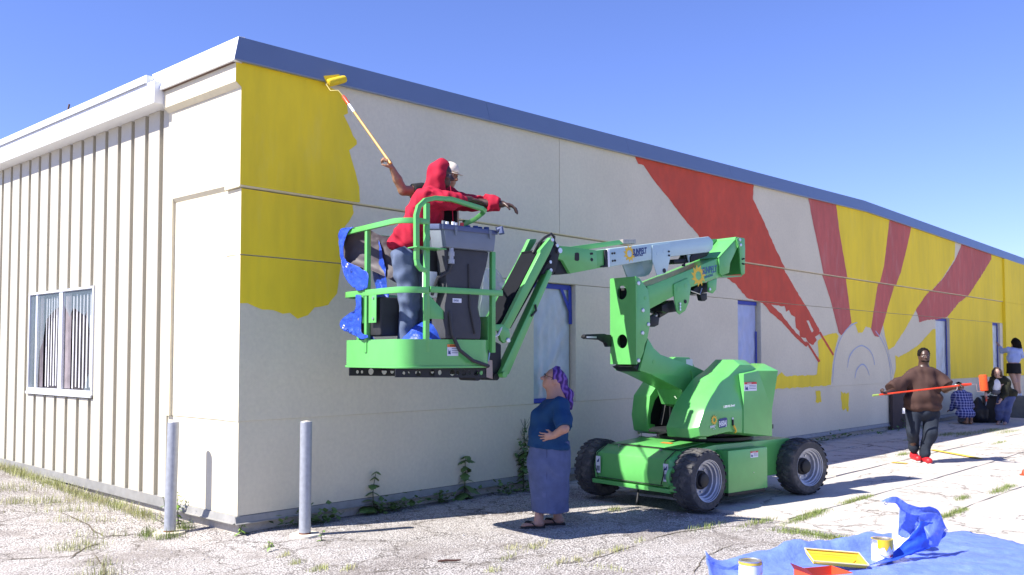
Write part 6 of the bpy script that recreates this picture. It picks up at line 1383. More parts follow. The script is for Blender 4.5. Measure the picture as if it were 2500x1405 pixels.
# ---------------------------------------------------------------- the two men in the basket
def MW(u, v, z): return MO + MU * u + MV * v + Vector((0, 0, z))
def hoodie():
    p = Person('man in red hooded sweatshirt and jeans leaning on the raised rail of the lift basket', MW(-4.50, -.10, ZB0 + .021)); P = lambda x, y, dy=0: p.P(x, y, dy)
    lo, hi = (-.55, -.42, -.02), (1.1, .46, 2.08); S = SDF(lo, hi, .008)
    hc = P(1078, 428, .0); f = unit((.97, -.05, -.12)); u = unit((.12, 0, 1)); q = head(S, hc, f, u, 1.0, nose=1.1)
    S.cap(hc + V3((-.02, 0, -.07)), P(1050, 485), .06, .08, .04); S.ell(P(1045, 520), (.13, .17, .17), .05); S.ell(P(1000, 610), (.14, .16, .15), .05)
    s1, e1, w1 = P(1048, 480, -.17), P(1094, 490, -.19), P(1148, 488, -.08)          # near arm, resting on the rail
    s2, e2, w2 = P(1070, 476, .17), P(1130, 493, .16), P(1226, 499, .07)            # far arm, stretched out over it
    S.chain([s1, e1, w1], (.058, .05, .034)); S.chain([s2, e2, w2], (.058, .05, .034))
    hand(S, w1, unit((.95, .25, -.10)), (0, .1, -1), 1, (.15, .2, .2)); hand(S, w2 + V3((.012, 0, 0)), unit((.93, -.05, -.20)), (-.15, 0, -1), -1, (.45, .5, .3), 1.08, spread=.6)
    legs = [(P(985, 628, -.10), P(998, 725, -.12), P(992, 830, -.10)), (P(1005, 628, .10), P(1022, 725, .06), P(1020, 830, .10))]
    for l_ in legs:
        l_[2][2] = .08; S.chain(l_, (.10, .07, .045), .03)
    S.build('body', SKIN_D, p.o); eyes(q, 1.0, p.o, IRIS)
    # sweatshirt with hood
    T = SDF(lo, hi, .009)
    T.ell(P(1040, 500), (.155, .205, .15), .07); T.cap(P(1035, 530), P(998, 590), .175, .165, .06, (1, 1.12, 1)); T.ell(P(990, 602), (.165, .19, .075), .04)
    T.chain([s1 + V3((0, .02, 0)), e1, w1 + (e1 - w1) * .12], (.095, .080, .058), .05); T.chain([s2, e2, w2 + (e2 - w2) * .04], (.095, .078, .062), .05)
    T.wrinkle(.012, 26, 9, (1, 1, .8)); T.wrinkle(.006, 60, 10, (1, 1, .6)); T.plane(P(990, 621), (-.33, 0, -1)); T.tube_cut(e1, w1 + (e1 - w1) * .18, .13); T.tube_cut(e2, w2 + (e2 - w2) * .06, .13)
    T.ell(P(1075, 470), (.07, .08, .05), .02, cut=True)
    sw = T.build('sweatshirt', REDC, p.o)
    Hd = SDF((-.3, -.3, 1.3), (.5, .3, 2.1), .008); R = np.array([np.cross(f, u), f, u])
    Hd.ell(q(0, -.012, .025), np.array([.108, .128, .128]), .02, R); Hd.cap(q(0, -.03, -.03), P(1055, 478), .112, .12, .05); Hd.wrinkle(.008, 34, 7, (1, 1, .6))
    Hd.plane(q(0, .060, 0), unit(f * .97 + V3((0, 0, .0)))); Hd.ell(q(0, .075, -.015), np.array([.080, .115, .108]), .012, R, cut=True)
    Hd.build('hood', REDC, p.o)
    J = SDF(lo, hi, .009); J.ell(P(992, 628), (.155, .175, .11), .04)
    for l_ in legs: J.chain([l_[0], l_[1], l_[2]], (.125, .098, .088), .03)
    J.wrinkle(.010, 34, 3, (1, 1, 1.2)); J.plane(P(995, 606), (-.33, 0, 1)); J.build('jeans', DENIM, p.o)
    for l_ in legs:
        b = l_[2]; F = SDF((b[0] - .2, b[1] - .12, -.01), (b[0] + .3, b[1] + .12, .2), .009); F.cap((b[0] - .03, b[1], .05), (b[0] + .17, b[1], .042), .052, .044, .02); F.plane((0, 0, .002), (0, 0, -1)); F.build('shoe', BLACKC, p.o)
    Gv = MB()
    for y in (562, 558): pass
    MB().tube([P(1100, 455, -.10), P(1104, 500, -.16), P(1106, 545, -.17)], .004, 5).build('drawstring', REDC, p.o)
hoodie()
def capman():
    p = Person('man in cream cap and black printed shirt raising a roller pole in the basket', MW(-4.32, .22, ZB0 + .021)); P = lambda x, y, dy=0: p.P(x, y, dy)
    lo, hi = (-.95, -.42, -.02), (.55, .42, 2.12); S = SDF(lo, hi, .008)
    hc = P(1095, 428, .0); f = unit((.75, -.45, -.22)); u = unit((.15, -.05, 1)); q = head(S, hc, f, u, 1.0)
    S.cap(hc + V3((-.02, .02, -.07)), P(1085, 480), .06, .075, .04); S.ell(P(1098, 520), (.17, .13, .18), .05); S.ell(P(1095, 620), (.16, .14, .16), .05)
    s1, e1, w1 = P(1028, 468, .03), P(984, 466, -.08), P(957, 411, -.16)
    S.chain([s1, e1], (.062, .046), .03); S.chain([e1, (e1 + w1) / 2, w1], (.046, .043, .028), .02)
    s2, e2, w2 = P(1132, 485, .02), P(1148, 560, -.02), P(1130, 610, -.14)
    S.chain([s2, e2, w2], (.06, .048, .032)); hand(S, w2, (-.3, -.3, -.8), (-.6, .6, 0), 1)
    g_ = P(946, 390, -.185); pw = unit(P(838, 237, 0) - P(946, 390, 0))
    hand(S, w1, unit((-.35, -.25, .75)), (-.75, .3, -.25), 1, (.75, 1.1, .9), 1.05)
    for h_, k_, a_ in ((P(1070, 640), P(1075, 735, -.03), P(1070, 830)), (P(1118, 640), P(1125, 735, -.03), P(1125, 830))):
        a_[2] = .08; S.chain([h_, k_, a_], (.10, .07, .045), .03)
    S.build('body', SKIN_T, p.o); eyes(q, 1.0, p.o, IRIS)
    T = SDF(lo, hi, .010); T.ell(P(1095, 495), (.20, .145, .12), .05); T.cap(P(1100, 520), P(1100, 610), .185, .17, .05, (1, .85, 1)); T.chain([s1, s1 + (e1 - s1) * .45], (.09, .08), .04); T.chain([s2, s2 + (e2 - s2) * .6], (.09, .085), .04); T.wrinkle(.007, 22, 2); T.plane(P(1095, 640), (0, 0, -1)); T.ell(P(1092, 462), (.08, .085, .045), .015, cut=True); T.tube_cut(s1, s1 + (e1 - s1) * .5, .14); T.tube_cut(s2, s2 + (e2 - s2) * .7, .14)
    sh = T.build('shirt', BLACKC, p.o)
    me = text_mesh('Freedom', .075, 'shirt_print', shear=.25, bold=.002)
    c0 = P(1098, 474, -.158); ez = unit((.28, -.96, .12)); ex = unit((.94, .24, -.22)); ey = np.cross(ez, ex)
    M_ = Matrix((Vector(ex), Vector(ey), Vector(ez))).transposed().to_4x4(); M_.translation = Vector(c0); me.transform(M_)
    for v in me.vertices: v.co.y += 1.1 * (v.co.x - c0[0] - .05) ** 2
    me.materials.clear(); link('shirt_print', me, mat('pale_blue_print', (.45, .55, .85), .6), sh)
    R = np.array([np.cross(f, u), f, u]); Cp = SDF(hc - .25, hc + .25, .007); Cp.ell(q(0, -.004, .034), np.array([.088, .106, .100]), .015, R); Cp.plane(q(0, 0, .028), -u); cap_ = Cp.build('cap', CAPC, p.o)
    pts = [(.07 * cos(t), .075 + .085 * sin(t)) for t in [pi * i / 12 for i in range(13)]]
    MB().plate(pts, .030, .036, lambda a, b, z: q(a, b, z - .10 * max(0, b - .08) - 1.2 * a * a)).build('cap_brim', CAPC, cap_)
    Hh = SDF(hc - .2, hc + .2, .008); Hh.ell(q(0, -.012, .012), np.array([.080, .098, .085]), .01, R); Hh.plane(q(0, .03, 0), f); Hh.plane(q(0, 0, -.06), -u); Hh.build('hair', HAIR_D, p.o)
    J = SDF(lo, hi, .011); J.ell(P(1095, 645), (.165, .14, .10), .04)
    for h_, k_, a_ in ((P(1070, 640), P(1075, 735, -.03), P(1070, 830)), (P(1118, 640), P(1125, 735, -.03), P(1125, 830))):
        a_[2] = .06; J.chain([h_, k_, a_], (.125, .10, .09), .03)
    J.plane(P(1095, 625), (0, 0, 1)); J.wrinkle(.008, 22, 4); J.build('trousers', DENIM_D, p.o)
    # the roller he holds: from his fist to the fascia
    gp = p.world(g_ + V3((.004, 0, 0)))
    tip = W(838, 236, -0.34); low_ = gp + (gp - tip).normalized() * .07
    o = thing('paint_roller', 'yellow paint roller on a long pole pressed against the blue fascia at the building corner', 'paint roller', low_); L_ = lambda v: Vector(v) - low_
    d = (tip - low_); POLE = mat('wooden_pole', (.62, .33, .07), .45, var=.15, vscale=8, dirt=((.62, .20, .04), 3, .62, .8)); n_ = d.normalized(); ln = d.length
    MB().cyl((0, 0, 0), L_(low_ + d * .76), .0125, n=10).build('pole', POLE, o); MB().cyl(L_(low_ + d * .755), L_(low_ + d * .88), .014, n=10).build('pole_ferrule', WHITEM, o)
    h_ = MB().lathe([(0, 0), (.016, .0), (.021, .02), (.019, .07), (.022, .12), (.016, .165), (0, .17)], (0, 0, 0), 'z', 14).build('handle', mat('orange_plastic', (.62, .06, .02), .4), o)
    h_.location = L_(low_ + d * .875); h_.rotation_euler = d.to_track_quat('Z', 'Y').to_euler()
    ra, rb = W(800, 204, -0.135), W(843, 193, -0.15); rd = (rb - ra).normalized()
    e1_ = tip; k1 = W(826, 221, -.30); k2 = W(807, 222, -.20); k3 = W(797, 207, -.15)
    MB().tube([L_(low_ + d * .98), L_(tip), L_(k1), L_(k2), L_(k3), L_(ra)], .005, 6).build('wire_frame', mat('yellow_splashed_steel', (.6, .5, .15), .5), o)
    m_ = MB().lathe([(0, 0), (.030, .003), (.040, .012), (.042, .04), (.0415, .19), (.036, .212), (0, .216)], (0, 0, 0), 'z', 20)
    sl = m_.build('roller_sleeve', mat('yellow_nap', (.78, .55, .02), .9, var=.12, vscale=40, bump=.8, bscale=150), o); sl.location = L_(ra + Vector((0, -.0, 0))); sl.rotation_euler = rd.to_track_quat('Z', 'Y').to_euler(); sl.scale = (1, 1, (rb - ra).length / .216)
capman()
# ================================================================ PROPS
# ---- bollards
def bollard(base, h, lean, label):
    o = thing('bollard', label, 'bollard', base, 0, 'steel bollards at the corner of the building')
    tx, ty = lean
    MB().lathe([(.057, 0), (.057, h - .004), (.054, h), (.050, h), (0.045, h - .004), (0, h - .01)], (0, 0, 0), 'z', 28).build('post', GALV, o)
    o.children[0].rotation_euler = (ty, tx, 0)
    MB().lathe([(0, h - .012), (.0485, h - .010), (.045, h + .002), (0, h + .012)], (0, 0, 0), 'z', 20).build('concrete_fill', CONC, o).rotation_euler = (ty, tx, 0)
    ft = MB(); out = [((.150 + .02 * noise.noise((cos(t) * 2, sin(t) * 2, base[0]))) * cos(t), (.150 + .02 * noise.noise((cos(t) * 2, sin(t) * 2, base[0]))) * sin(t)) for t in [2 * pi * i / 28 for i in range(28)]]
    ft.plate(out, -.08, .052, lambda x, y, z: (x, y, z)).build('footing', mat('pale_concrete', (.62, .57, .47), .95, var=.14, vscale=25, bump=.6, bscale=90, dirt=((0.36, 0.30, 0.22), 6, 0.6, 0.4)), o, bevel=.012, segs=3)
    ru = MB().lathe([(.0585, .05), (.0582, .058), (.0576, .066)], (0, 0, 0), 'z', 28).build('rust_ring', mat('rust', (.16, .06, .03), .9, var=.3, vscale=30), o)
    return o
b1 = G(744, 1314, GZ - .02); bollard((b1.x, b1.y, GZ - .03), 1.135, (radians(.2), 0), 'grey steel bollard standing right of the building corner in front of the shaded wall')
b2 = G(414, 1310, -.115); bollard((b2.x, b2.y, gz(b2.x, b2.y) - .02), 1.145, (radians(0.9), radians(.5)), 'grey steel bollard standing left of the corner against the sunlit wall')

# ---- tarpaulins in and on the basket
TARP = mat('blue_tarp', (.018, .065, .42), .38, var=.18, vscale=10, spec=.5, bump=1.0, bscale=26, dirt=((.07, .16, .55), 5, .58, .5))
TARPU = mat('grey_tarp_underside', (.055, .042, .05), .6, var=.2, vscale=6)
BRASS = mat('grommet', (.5, .5, .5), .4, .6)
def sheet(f, nu, nv, name, mats, parent=None, thick=0.0, angle=180):
    vs = [tuple(f(i / nu, j / nv)) for i in range(nu + 1) for j in range(nv + 1)]
    fs = [(i * (nv + 1) + j, (i + 1) * (nv + 1) + j, (i + 1) * (nv + 1) + j + 1, i * (nv + 1) + j + 1) for i in range(nu) for j in range(nv)]
    o = MB().add(vs, fs).build(name, mats, parent, angle=angle, fix=False)
    s = o.modifiers.new('thick', 'SOLIDIFY'); s.thickness = thick or .003; s.offset = 0
    if isinstance(mats, (list, tuple)): s.material_offset = 1
    return o
def crease(p, k=1.0, seed=0):
    """crumpled folds: ridged noise"""
    n = 0
    for f, a in ((2.3, 1.0), (4.9, .55), (10.0, .28)): n += a * (1 - 2 * abs(noise.noise((p[0] * f + seed, p[1] * f, p[2] * f))))
    return k * n
def spline(pts, t):
    n = len(pts) - 1; x = min(n - 1e-6, t * n); i = int(x); t = x - i
    p0, p1, p2, p3 = [Vector(pts[max(0, min(n, q))]) for q in (i - 1, i, i + 1, i + 2)]
    return 0.5 * ((2 * p1) + (p2 - p0) * t + (2 * p0 - 5 * p1 + 4 * p2 - p3) * t * t + (3 * p1 - p0 - 3 * p2 + p3) * t ** 3)
LR = Matrix.Rotation(PSI, 3, 'Z')
def onU(c, p, u):      # pixel on the plane u = const of the lift, lift coordinates
    v, z = Bu(c, p, u); return Vector((u, v, z))
def loft(rows, nu, nv, amp, seed):
    def f(s, t):
        p = spline([spline(r, s) for r in rows], t); e = min(1, 6 * min(s, 1 - s, t, 1 - t))
        d = crease(p * 1.5, amp, seed) + crease(p * 5.0, amp * .45, seed + 3); return p + Vector((d * .8, d * .5, d * .5))
    return f
UO = UL - .05
# tarp hung over the far end of the left rail: outer fall, open mouth, inner fall
rowsA = [[onU('cb', p, UO) for p in r] for r in (
    [(150, 62), (95, 68), (30, 82), (8, 150)], [(105, 95), (75, 135), (30, 170), (14, 210)], [(62, 200), (45, 240), (28, 270), (24, 320)],
    [(62, 330), (50, 380), (45, 420), (48, 440)], [(130, 390), (105, 440), (80, 470), (68, 495)], [(265, 470), (215, 520), (170, 560), (110, 560)], [(262, 600), (225, 620), (180, 620), (150, 600)])]
ot = thing('blue_tarp', 'blue tarp hung over the left rail of the lift basket with a dark hollow fold', 'tarp', MO, PSI)
sheet(loft(rowsA, 16, 30, .018, 3), 30, 54, 'outer_fall', [TARP, TARPU], ot)
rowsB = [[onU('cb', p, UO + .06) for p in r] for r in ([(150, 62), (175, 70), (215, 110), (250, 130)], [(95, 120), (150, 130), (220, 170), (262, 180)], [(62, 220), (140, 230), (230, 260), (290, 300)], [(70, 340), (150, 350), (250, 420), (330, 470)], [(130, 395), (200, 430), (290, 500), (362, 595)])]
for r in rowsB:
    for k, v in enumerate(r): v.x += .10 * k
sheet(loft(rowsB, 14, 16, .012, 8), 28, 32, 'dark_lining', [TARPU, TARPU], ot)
rowsC = [[onU('cb', p, UL + .20) for p in r] for r in ([(205, 116), (260, 128), (320, 132), (362, 150)], [(250, 260), (300, 260), (350, 250), (392, 250)], [(300, 420), (345, 420), (385, 420), (425, 420)], [(340, 590), (380, 600), (410, 600), (445, 600)], [(360, 800), (400, 810), (430, 800), (470, 790)], [(330, 1010), (380, 1010), (440, 1000), (480, 980)])]
sheet(loft(rowsC, 14, 26, .016, 12), 26, 50, 'inner_fall', [TARP, TARP], ot)
rowsD = [[onU('cb', p, UO) for p in r] for r in ([(165, 660), (185, 660), (205, 665), (215, 670)], [(165, 780), (185, 790), (205, 790), (215, 800)], [(110, 820), (145, 850), (185, 850), (214, 860)], [(40, 880), (90, 890), (160, 900), (212, 900)], [(36, 940), (90, 960), (160, 970), (214, 985)], [(100, 990), (150, 1000), (200, 1010), (262, 1020)], [(190, 1035), (215, 1042), (240, 1048), (270, 1040)])]
sheet(loft(rowsD, 14, 24, .018, 17), 28, 46, 'lower_fold', [TARP, TARP], ot)
for p in ((98, 392), (68, 930)):
    q = onU('cb', p, UO - .02); MB().tube([(q.x, q.y + .016 * cos(t), q.z + .016 * sin(t)) for t in [2 * pi * i / 12 for i in range(12)]], .004, 5, closed=True).build('grommet', BRASS, ot)
# heap of tarp on the basket floor
oh = thing('blue_tarp', 'crumpled heap of blue tarp lying on the basket floor at the hooded man\'s feet', 'tarp', MO + MU * (UL + .12) + MV * -.30 + Vector((0, 0, ZB0 + .02)), PSI)
def heap(s, t):
    x = -.02 + .62 * s; y = -.24 + .50 * t; r = max(0, 1 - ((s - .55) / .52) ** 2) ** .6 * max(0, 1 - ((t - .45) / .55) ** 2) ** .6
    z = .33 * r; d = crease((x * 3.4, y * 3.4, z * 2), .05, 5) * r; return Vector((x + d * .4, y + d * .4, z + d + .004))
sheet(heap, 34, 30, 'crumpled_sheet', [TARP, TARP], oh, angle=50)
ol = thing('blue_tarp', 'small crumpled end of blue tarp on the basket floor below the tool box', 'tarp', MO + MU * (UL + .03) + MV * .02 + Vector((0, 0, ZB0 + .02)), PSI)
def heap2(s, t):
    x = .02 + .10 * s; y = -.12 + .38 * t; r = max(0, 1 - ((t - .5) / .52) ** 2) ** .6
    z = .27 * r * (1 - .6 * s); d = crease((x * 4, y * 3, z * 3), .02, 9) * r; return Vector((x, y + d * .3, z + d))
sheet(heap2, 10, 22, 'crumpled_sheet', [TARP, TARP], ol, angle=50)
# clear plastic sheet hanging by the right rail
CLEAR = bpy.data.materials.new('clear_plastic'); CLEAR.use_nodes = True; b_ = CLEAR.node_tree.nodes['Principled BSDF']; b_.inputs['Base Color'].default_value = (.62, .66, .70, 1); b_.inputs['Roughness'].default_value = .22; b_.inputs['Alpha'].default_value = .42; b_.inputs['Specular IOR Level'].default_value = .8
oc = thing('plastic_sheet', 'crumpled clear plastic sheet hanging behind the right rail of the basket', 'plastic sheet', MO, PSI)
def onV(c, p, v): u, z = Bp(c, p, v); return Vector((u, v, z))
rowsP = [[onV('cb', p, .15) for p in r] for r in ([(1290, 430), (1340, 430), (1375, 430), (1395, 425)], [(1280, 520), (1350, 500), (1420, 500), (1450, 490)], [(1270, 640), (1350, 640), (1430, 620), (1490, 570)], [(1250, 800), (1330, 800), (1400, 760), (1440, 700)], [(1235, 1000), (1300, 1000), (1340, 930), (1370, 860)])]
sheet(loft(rowsP, 16, 22, .03, 4), 16, 22, 'sheet', CLEAR, oc, thick=.001, angle=40)
rowsP2 = [[onV('cb', p, .25) for p in r] for r in ([(1225, 460), (1255, 455), (1290, 450), (1305, 445)], [(1215, 560), (1250, 560), (1290, 560), (1330, 560)], [(1205, 700), (1250, 700), (1300, 700), (1345, 700)], [(1215, 900), (1250, 900), (1300, 900), (1340, 880)], [(1225, 1010), (1250, 1010), (1290, 1010), (1310, 1000)])]
sheet(loft(rowsP2, 12, 18, .02, 7), 12, 18, 'sheet', CLEAR, oc, thick=.001, angle=40)

# ---- foreground: tarp on the ground with paint things
TG = mat('ground_tarp_blue', (.14, .215, .70), .40, var=.14, vscale=8, spec=.5, bump=.9, bscale=20, dirt=((.24, .33, .74), 2.2, .52, .6))
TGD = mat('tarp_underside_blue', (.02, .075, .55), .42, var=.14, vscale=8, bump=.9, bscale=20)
A1, A2, A3, A4 = G(1722, 1385, GZ + .02), G(2350, 1303, GZ + .02), G(2640, 1352, GZ + .02), G(1760, 1600, GZ + .02)
gt = thing('blue_tarp', 'large blue tarp spread on the ground at lower right with its far edge blown upright', 'tarp', (A2.x, A2.y, GZ))
TB = Vector((A2.x, A2.y, GZ))
def gtf(s, t):
    p = A1.lerp(A2, s).lerp(A4.lerp(A3 + (A3 - A2) * .9 + (A4 - A1) * .2, s), t)
    d = crease((p.x * 1.0, p.y * 1.0, 0), .016, 2) + crease((p.x * 4.0, p.y * 4.0, 3), .004, 4); z = .012 + max(0, d) + .006 * noise.noise((p.x * 6, p.y * 6, 1))
    # rolled far edge on the left part
    if t < .16 and s < .80: z += .12 * sin(pi * min(1, t / .16)) * min(1, 4 * s, (0.80 - s) * 5) * (1 + .4 * noise.noise((p.x * 5, p.y * 5, 6)))
    if s < .06: z += .10 * (1 - s / .06) ** 2 * (1 - .5 * t)
    return Vector((p.x - TB.x, p.y - TB.y, .018 + z))
sheet(gtf, 110, 60, 'flat_sheet', TG, gt, thick=.002)
# raised part: pixels on an upright plane through the fold
FB = G(2225, 1372, GZ + .03); FN = Vector((0.62, 0.78, 0)).normalized()
def onF(p, d=0.0):
    q = on_plane(p[0], p[1], FB + FN * d, FN)
    if q.z < GZ + .075: q = G(p[0], p[1], GZ + .075)
    return q - TB
def rows_px(rs, ds): return [[onF(p, d) for p, d in zip(r, dd)] for r, dd in zip(rs, ds)]
gf = lambda p: (1700 + p[0] / 3.125, 1150 + p[1] / 3.125)
R1 = [[gf(p) for p in r] for r in ([(1300, 742), (1420, 690), (1560, 590), (1650, 490), (1705, 400)], [(1340, 730), (1480, 680), (1600, 590), (1690, 480), (1720, 390)], [(1500, 700), (1590, 650), (1680, 560), (1750, 470), (1790, 400)], [(1640, 650), (1720, 600), (1780, 530), (1830, 470), (1850, 390)], [(1760, 600), (1800, 590), (1850, 560), (1900, 500), (1912, 450)])]
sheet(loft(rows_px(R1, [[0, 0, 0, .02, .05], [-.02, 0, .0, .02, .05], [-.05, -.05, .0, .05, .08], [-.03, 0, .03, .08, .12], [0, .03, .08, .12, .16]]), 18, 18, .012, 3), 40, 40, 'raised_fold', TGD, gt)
R2 = [[gf(p) for p in r] for r in ([(1412, 243), (1460, 215), (1510, 206), (1560, 225), (1620, 260), (1700, 285), (1790, 285), (1850, 310)], [(1440, 250), (1500, 248), (1545, 255), (1600, 290), (1660, 320), (1720, 320), (1800, 330), (1870, 345)], [(1445, 252), (1520, 250), (1560, 300), (1620, 335), (1690, 350), (1740, 370), (1820, 390), (1890, 400)], [(1450, 254), (1540, 254), (1570, 300), (1640, 340), (1703, 347), (1740, 430), (1830, 440), (1912, 450)])]
sheet(loft(rows_px(R2, [[.02 + .015 * k for k in range(8)], [0 + .02 * k for k in range(8)], [-.02 + .02 * k for k in range(8)], [-.02 + .02 * k for k in range(8)]]), 26, 14, .012, 5), 56, 30, 'blown_corner', TG, gt)
R3 = [[gf(p) for p in r] for r in ([(1700, 350), (1770, 330), (1840, 340), (1880, 380)], [(1705, 400), (1780, 400), (1850, 400), (1900, 430)], [(1740, 450), (1800, 500), (1860, 470), (1912, 450)], [(1760, 520), (1810, 560), (1870, 540), (1890, 500)], [(1740, 600), (1800, 600), (1840, 590), (1860, 570)])]
sheet(loft(rows_px(R3, [[.05, .08, .1, .14]] * 2 + [[.04, .0, .06, .15]] + [[.03, .02, .08, .14]] + [[.0, .02, .06, .1]]), 16, 16, .014, 9), 36, 36, 'bulging_fold', TG, gt)
R4 = [[gf(p) for p in r] for r in ([(1555, 290), (1600, 320), (1650, 345), (1705, 350)], [(1550, 350), (1610, 370), (1660, 390), (1715, 400)], [(1545, 400), (1600, 430), (1650, 450), (1690, 450)], [(1540, 490), (1570, 510), (1610, 520), (1640, 500)])]
sheet(loft(rows_px(R4, [[.10, .09, .07, .06]] * 4), 12, 14, .010, 11), 26, 28, 'inner_fold', TG, gt)
for p in ((1436, 242), (1897, 452)):
    q = onF(gf(p), .0 if p[0] < 1500 else .14) - FN * .02; MB().tube([(q.x + .014 * cos(t) * FN.y, q.y - .014 * cos(t) * FN.x, q.z + .014 * sin(t)) for t in [2 * pi * i / 12 for i in range(12)]], .004, 5, closed=True).build('grommet', BRASS, gt)
R5 = [[gf(p) for p in r] for r in ([(75, 668), (160, 715), (260, 740), (345, 700)], [(80, 720), (180, 745), (270, 755), (345, 740)], [(110, 770), (200, 780), (300, 790), (345, 800)])]
PB2 = G(1800, 1400, GZ + .03)
rs = [[on_plane(p[0], p[1], PB2, FN) - TB for p in r] for r in R5]; sheet(loft(rs, 14, 10, .008, 14), 14, 10, 'upturned_corner', TG, gt)
# paint tins
TIN = mat('tin_metal', (.55, .56, .58), .35, .8, var=.1); LABEL_W = mat('white_tin_label', (.74, .75, .78), .45, var=.05); LABEL_Y = mat('yellow_tin_label', (.74, .50, .05), .5, var=.1); PAINT_Y = mat('wet_yellow_paint', (.75, .52, .02), .2, var=.05)
def tin(pxy, h, r, label, lab, spill, lid=False):
    g_ = G(*pxy, GZ + .04); o = thing('paint_tin', label, 'paint tin', (g_.x, g_.y, GZ + .035))
    MB().lathe([(0, 0), (r, 0), (r + .002, .003), (r + .002, .008), (r, .011), (r, h - .012), (r + .003, h - .008), (r + .003, h), (r - .006, h), (r - .008, h - .006), (r - .004, h - .012), (r - .004, .01), (0, .01)], (0, 0, 0), 'z', 32).build('can', TIN, o)
    MB().lathe([(r + .0012, .02), (r + .0012, h - .03)], (0, 0, 0), 'z', 32).build('paper_label', lab, o)
    MB().lathe([(0, h * .55), (r - .005, h * .55)], (0, 0, 0), 'z', 24).build('paint', PAINT_Y, o)
    MB().tube([((r + .006) * cos(t), (r + .006) * sin(t), h * .80 - h * .55 * sin(max(0, (t - AX - pi * .5) if 0 else 0))) for t in (0,)] + [((r + .008) * cos(a), (r + .008) * sin(a), h * .86 - .10 * sin(pi * k / 12)) for k, a in enumerate([AX + pi * .5 + pi * k / 12 for k in range(13)])][1:], .0022, 5).build('bail_wire', STEEL, o)
    for s in (0, 1):
        a = AX + pi * .5 + pi * s; MB().cyl((r * cos(a), r * sin(a), h * .86), ((r + .008) * cos(a), (r + .008) * sin(a), h * .86), .012, n=10).build('bail_ear', TIN, o)
    if spill:
        n_ = 20; vs = []; fs = []
        for k in range(n_ + 1):
            a = AX + pi * .75 + 1.25 * pi * k / n_; dr = h * (.34 + .20 * noise.noise((k * .6, 2, 5)))
            for z in (h + .001, h - dr): vs.append(((r + .0042) * cos(a), (r + .0042) * sin(a), z))
        fs = [(2 * k, 2 * k + 1, 2 * k + 3, 2 * k + 2) for k in range(n_)]
        MB().add(vs, fs).build('paint_drip', PAINT_Y, o); MB().lathe([(r - .008, h + .0015), (r + .0045, h + .0015)], (0, 0, 0), 'z', 28).build('wet_rim', PAINT_Y, o)
        for k in range(4): a = AX + pi * 1.15 + .12 * k; MB().box(((r + .002) * cos(a), (r + .002) * sin(a), h * .35), (.004, .012, .018), Matrix.Rotation(a, 3, 'Z')).build('label_print', NAVY if k % 2 else REDS, o)
    else:
        n_ = 20; MB().add([((r + .0035) * cos(a), (r + .0035) * sin(a), z) for a in [2 * pi * k / n_ for k in range(n_)] for z in (h - .028, h - .010)], [(2 * k, 2 * k + 1, (2 * k + 3) % (2 * n_), (2 * k + 2) % (2 * n_)) for k in range(n_)]).build('paint_drip', LABEL_Y, o)
        q = MB().plate([(.07 * cos(t), .07 * sin(t)) for t in [2 * pi * i / 24 for i in range(24)]], 0, .003, lambda x, y, z: (x, y, z)).build('paint_stirrer', WHITEM, o) if lid else None
    return o
tin((2154, 1372), .195, .083, 'open paint tin with dripping yellow rim standing in the fold of the tarp', LABEL_W, True)
tin((1832, 1432), .20, .083, 'open white paint tin with a thin yellow rim at the left end of the tarp', LABEL_W, False)
g_ = G(2214, 1345, GZ + .04); o = thing('white_bucket', 'white plastic bucket tucked upside down inside the raised fold of the tarp', 'bucket', (g_.x, g_.y, GZ + .035))
MB().lathe([(.125, 0), (.131, 0), (.131, .012), (.124, .014), (.115, .20), (.108, .245), (.09, .262), (0, .266)], (0, 0, 0), 'z', 32).build('bucket_body', mat('white_plastic', (.76, .76, .76), .4, var=.02), o)
MB().tube([(.129 * cos(a), .129 * sin(a), .09 + .05 * sin(pi * k / 14)) for k, a in enumerate([AX + pi * .9 + pi * .8 * k / 14 for k in range(15)])], .003, 6).build('bail_wire', STEEL, o)
# yellow tray and orange carton
g_ = G(2040, 1388, GZ + .05); ty_ = thing('paint_tray', 'shallow yellow paint tray lying tilted across the orange carton on the tarp', 'paint tray', (g_.x, g_.y, GZ + .11), radians(-28))
tw, tl = .15, .43
MB().add([(x, y, z) for x, y, z in ((-tl / 2, -tw / 2, 0), (tl / 2, -tw / 2, 0), (tl / 2, tw / 2, 0), (-tl / 2, tw / 2, 0), (-tl / 2 - .015, -tw / 2 - .015, .035), (tl / 2 + .015, -tw / 2 - .015, .035), (tl / 2 + .015, tw / 2 + .015, .035), (-tl / 2 - .015, tw / 2 + .015, .035))] ,
         [(0, 1, 2, 3), (0, 4, 5, 1), (1, 5, 6, 2), (2, 6, 7, 3), (3, 7, 4, 0)]).build('tray', mat('yellow_tray', (.78, .50, .04), .4, var=.06), ty_)
t0 = ty_.children[0]; s_ = t0.modifiers.new('thick', 'SOLIDIFY'); s_.thickness = .004; s_.offset = 1
MB().tube([(-tl / 2 - .016, -tw / 2 - .016, .036), (tl / 2 + .016, -tw / 2 - .016, .036), (tl / 2 + .016, tw / 2 + .016, .036), (-tl / 2 - .016, tw / 2 + .016, .036)], .006, 6, closed=True).build('rim', mat('pale_yellow_rim', (.80, .66, .30), .4), ty_)
MB().plate([(-.17, -.05), (.10, -.06), (.19, .03), (.0, .055), (-.18, .04)], .005, .007, lambda x, y, z: (x, y, z)).build('paint', PAINT_Y, ty_)
ty_.rotation_euler = (radians(20), radians(6), radians(-40))
g_ = G(2010, 1432, GZ + .03); cb = thing('carton', 'open orange red carton with a white and green striped side on the tarp', 'box', (g_.x, g_.y, GZ + .035), radians(-28))
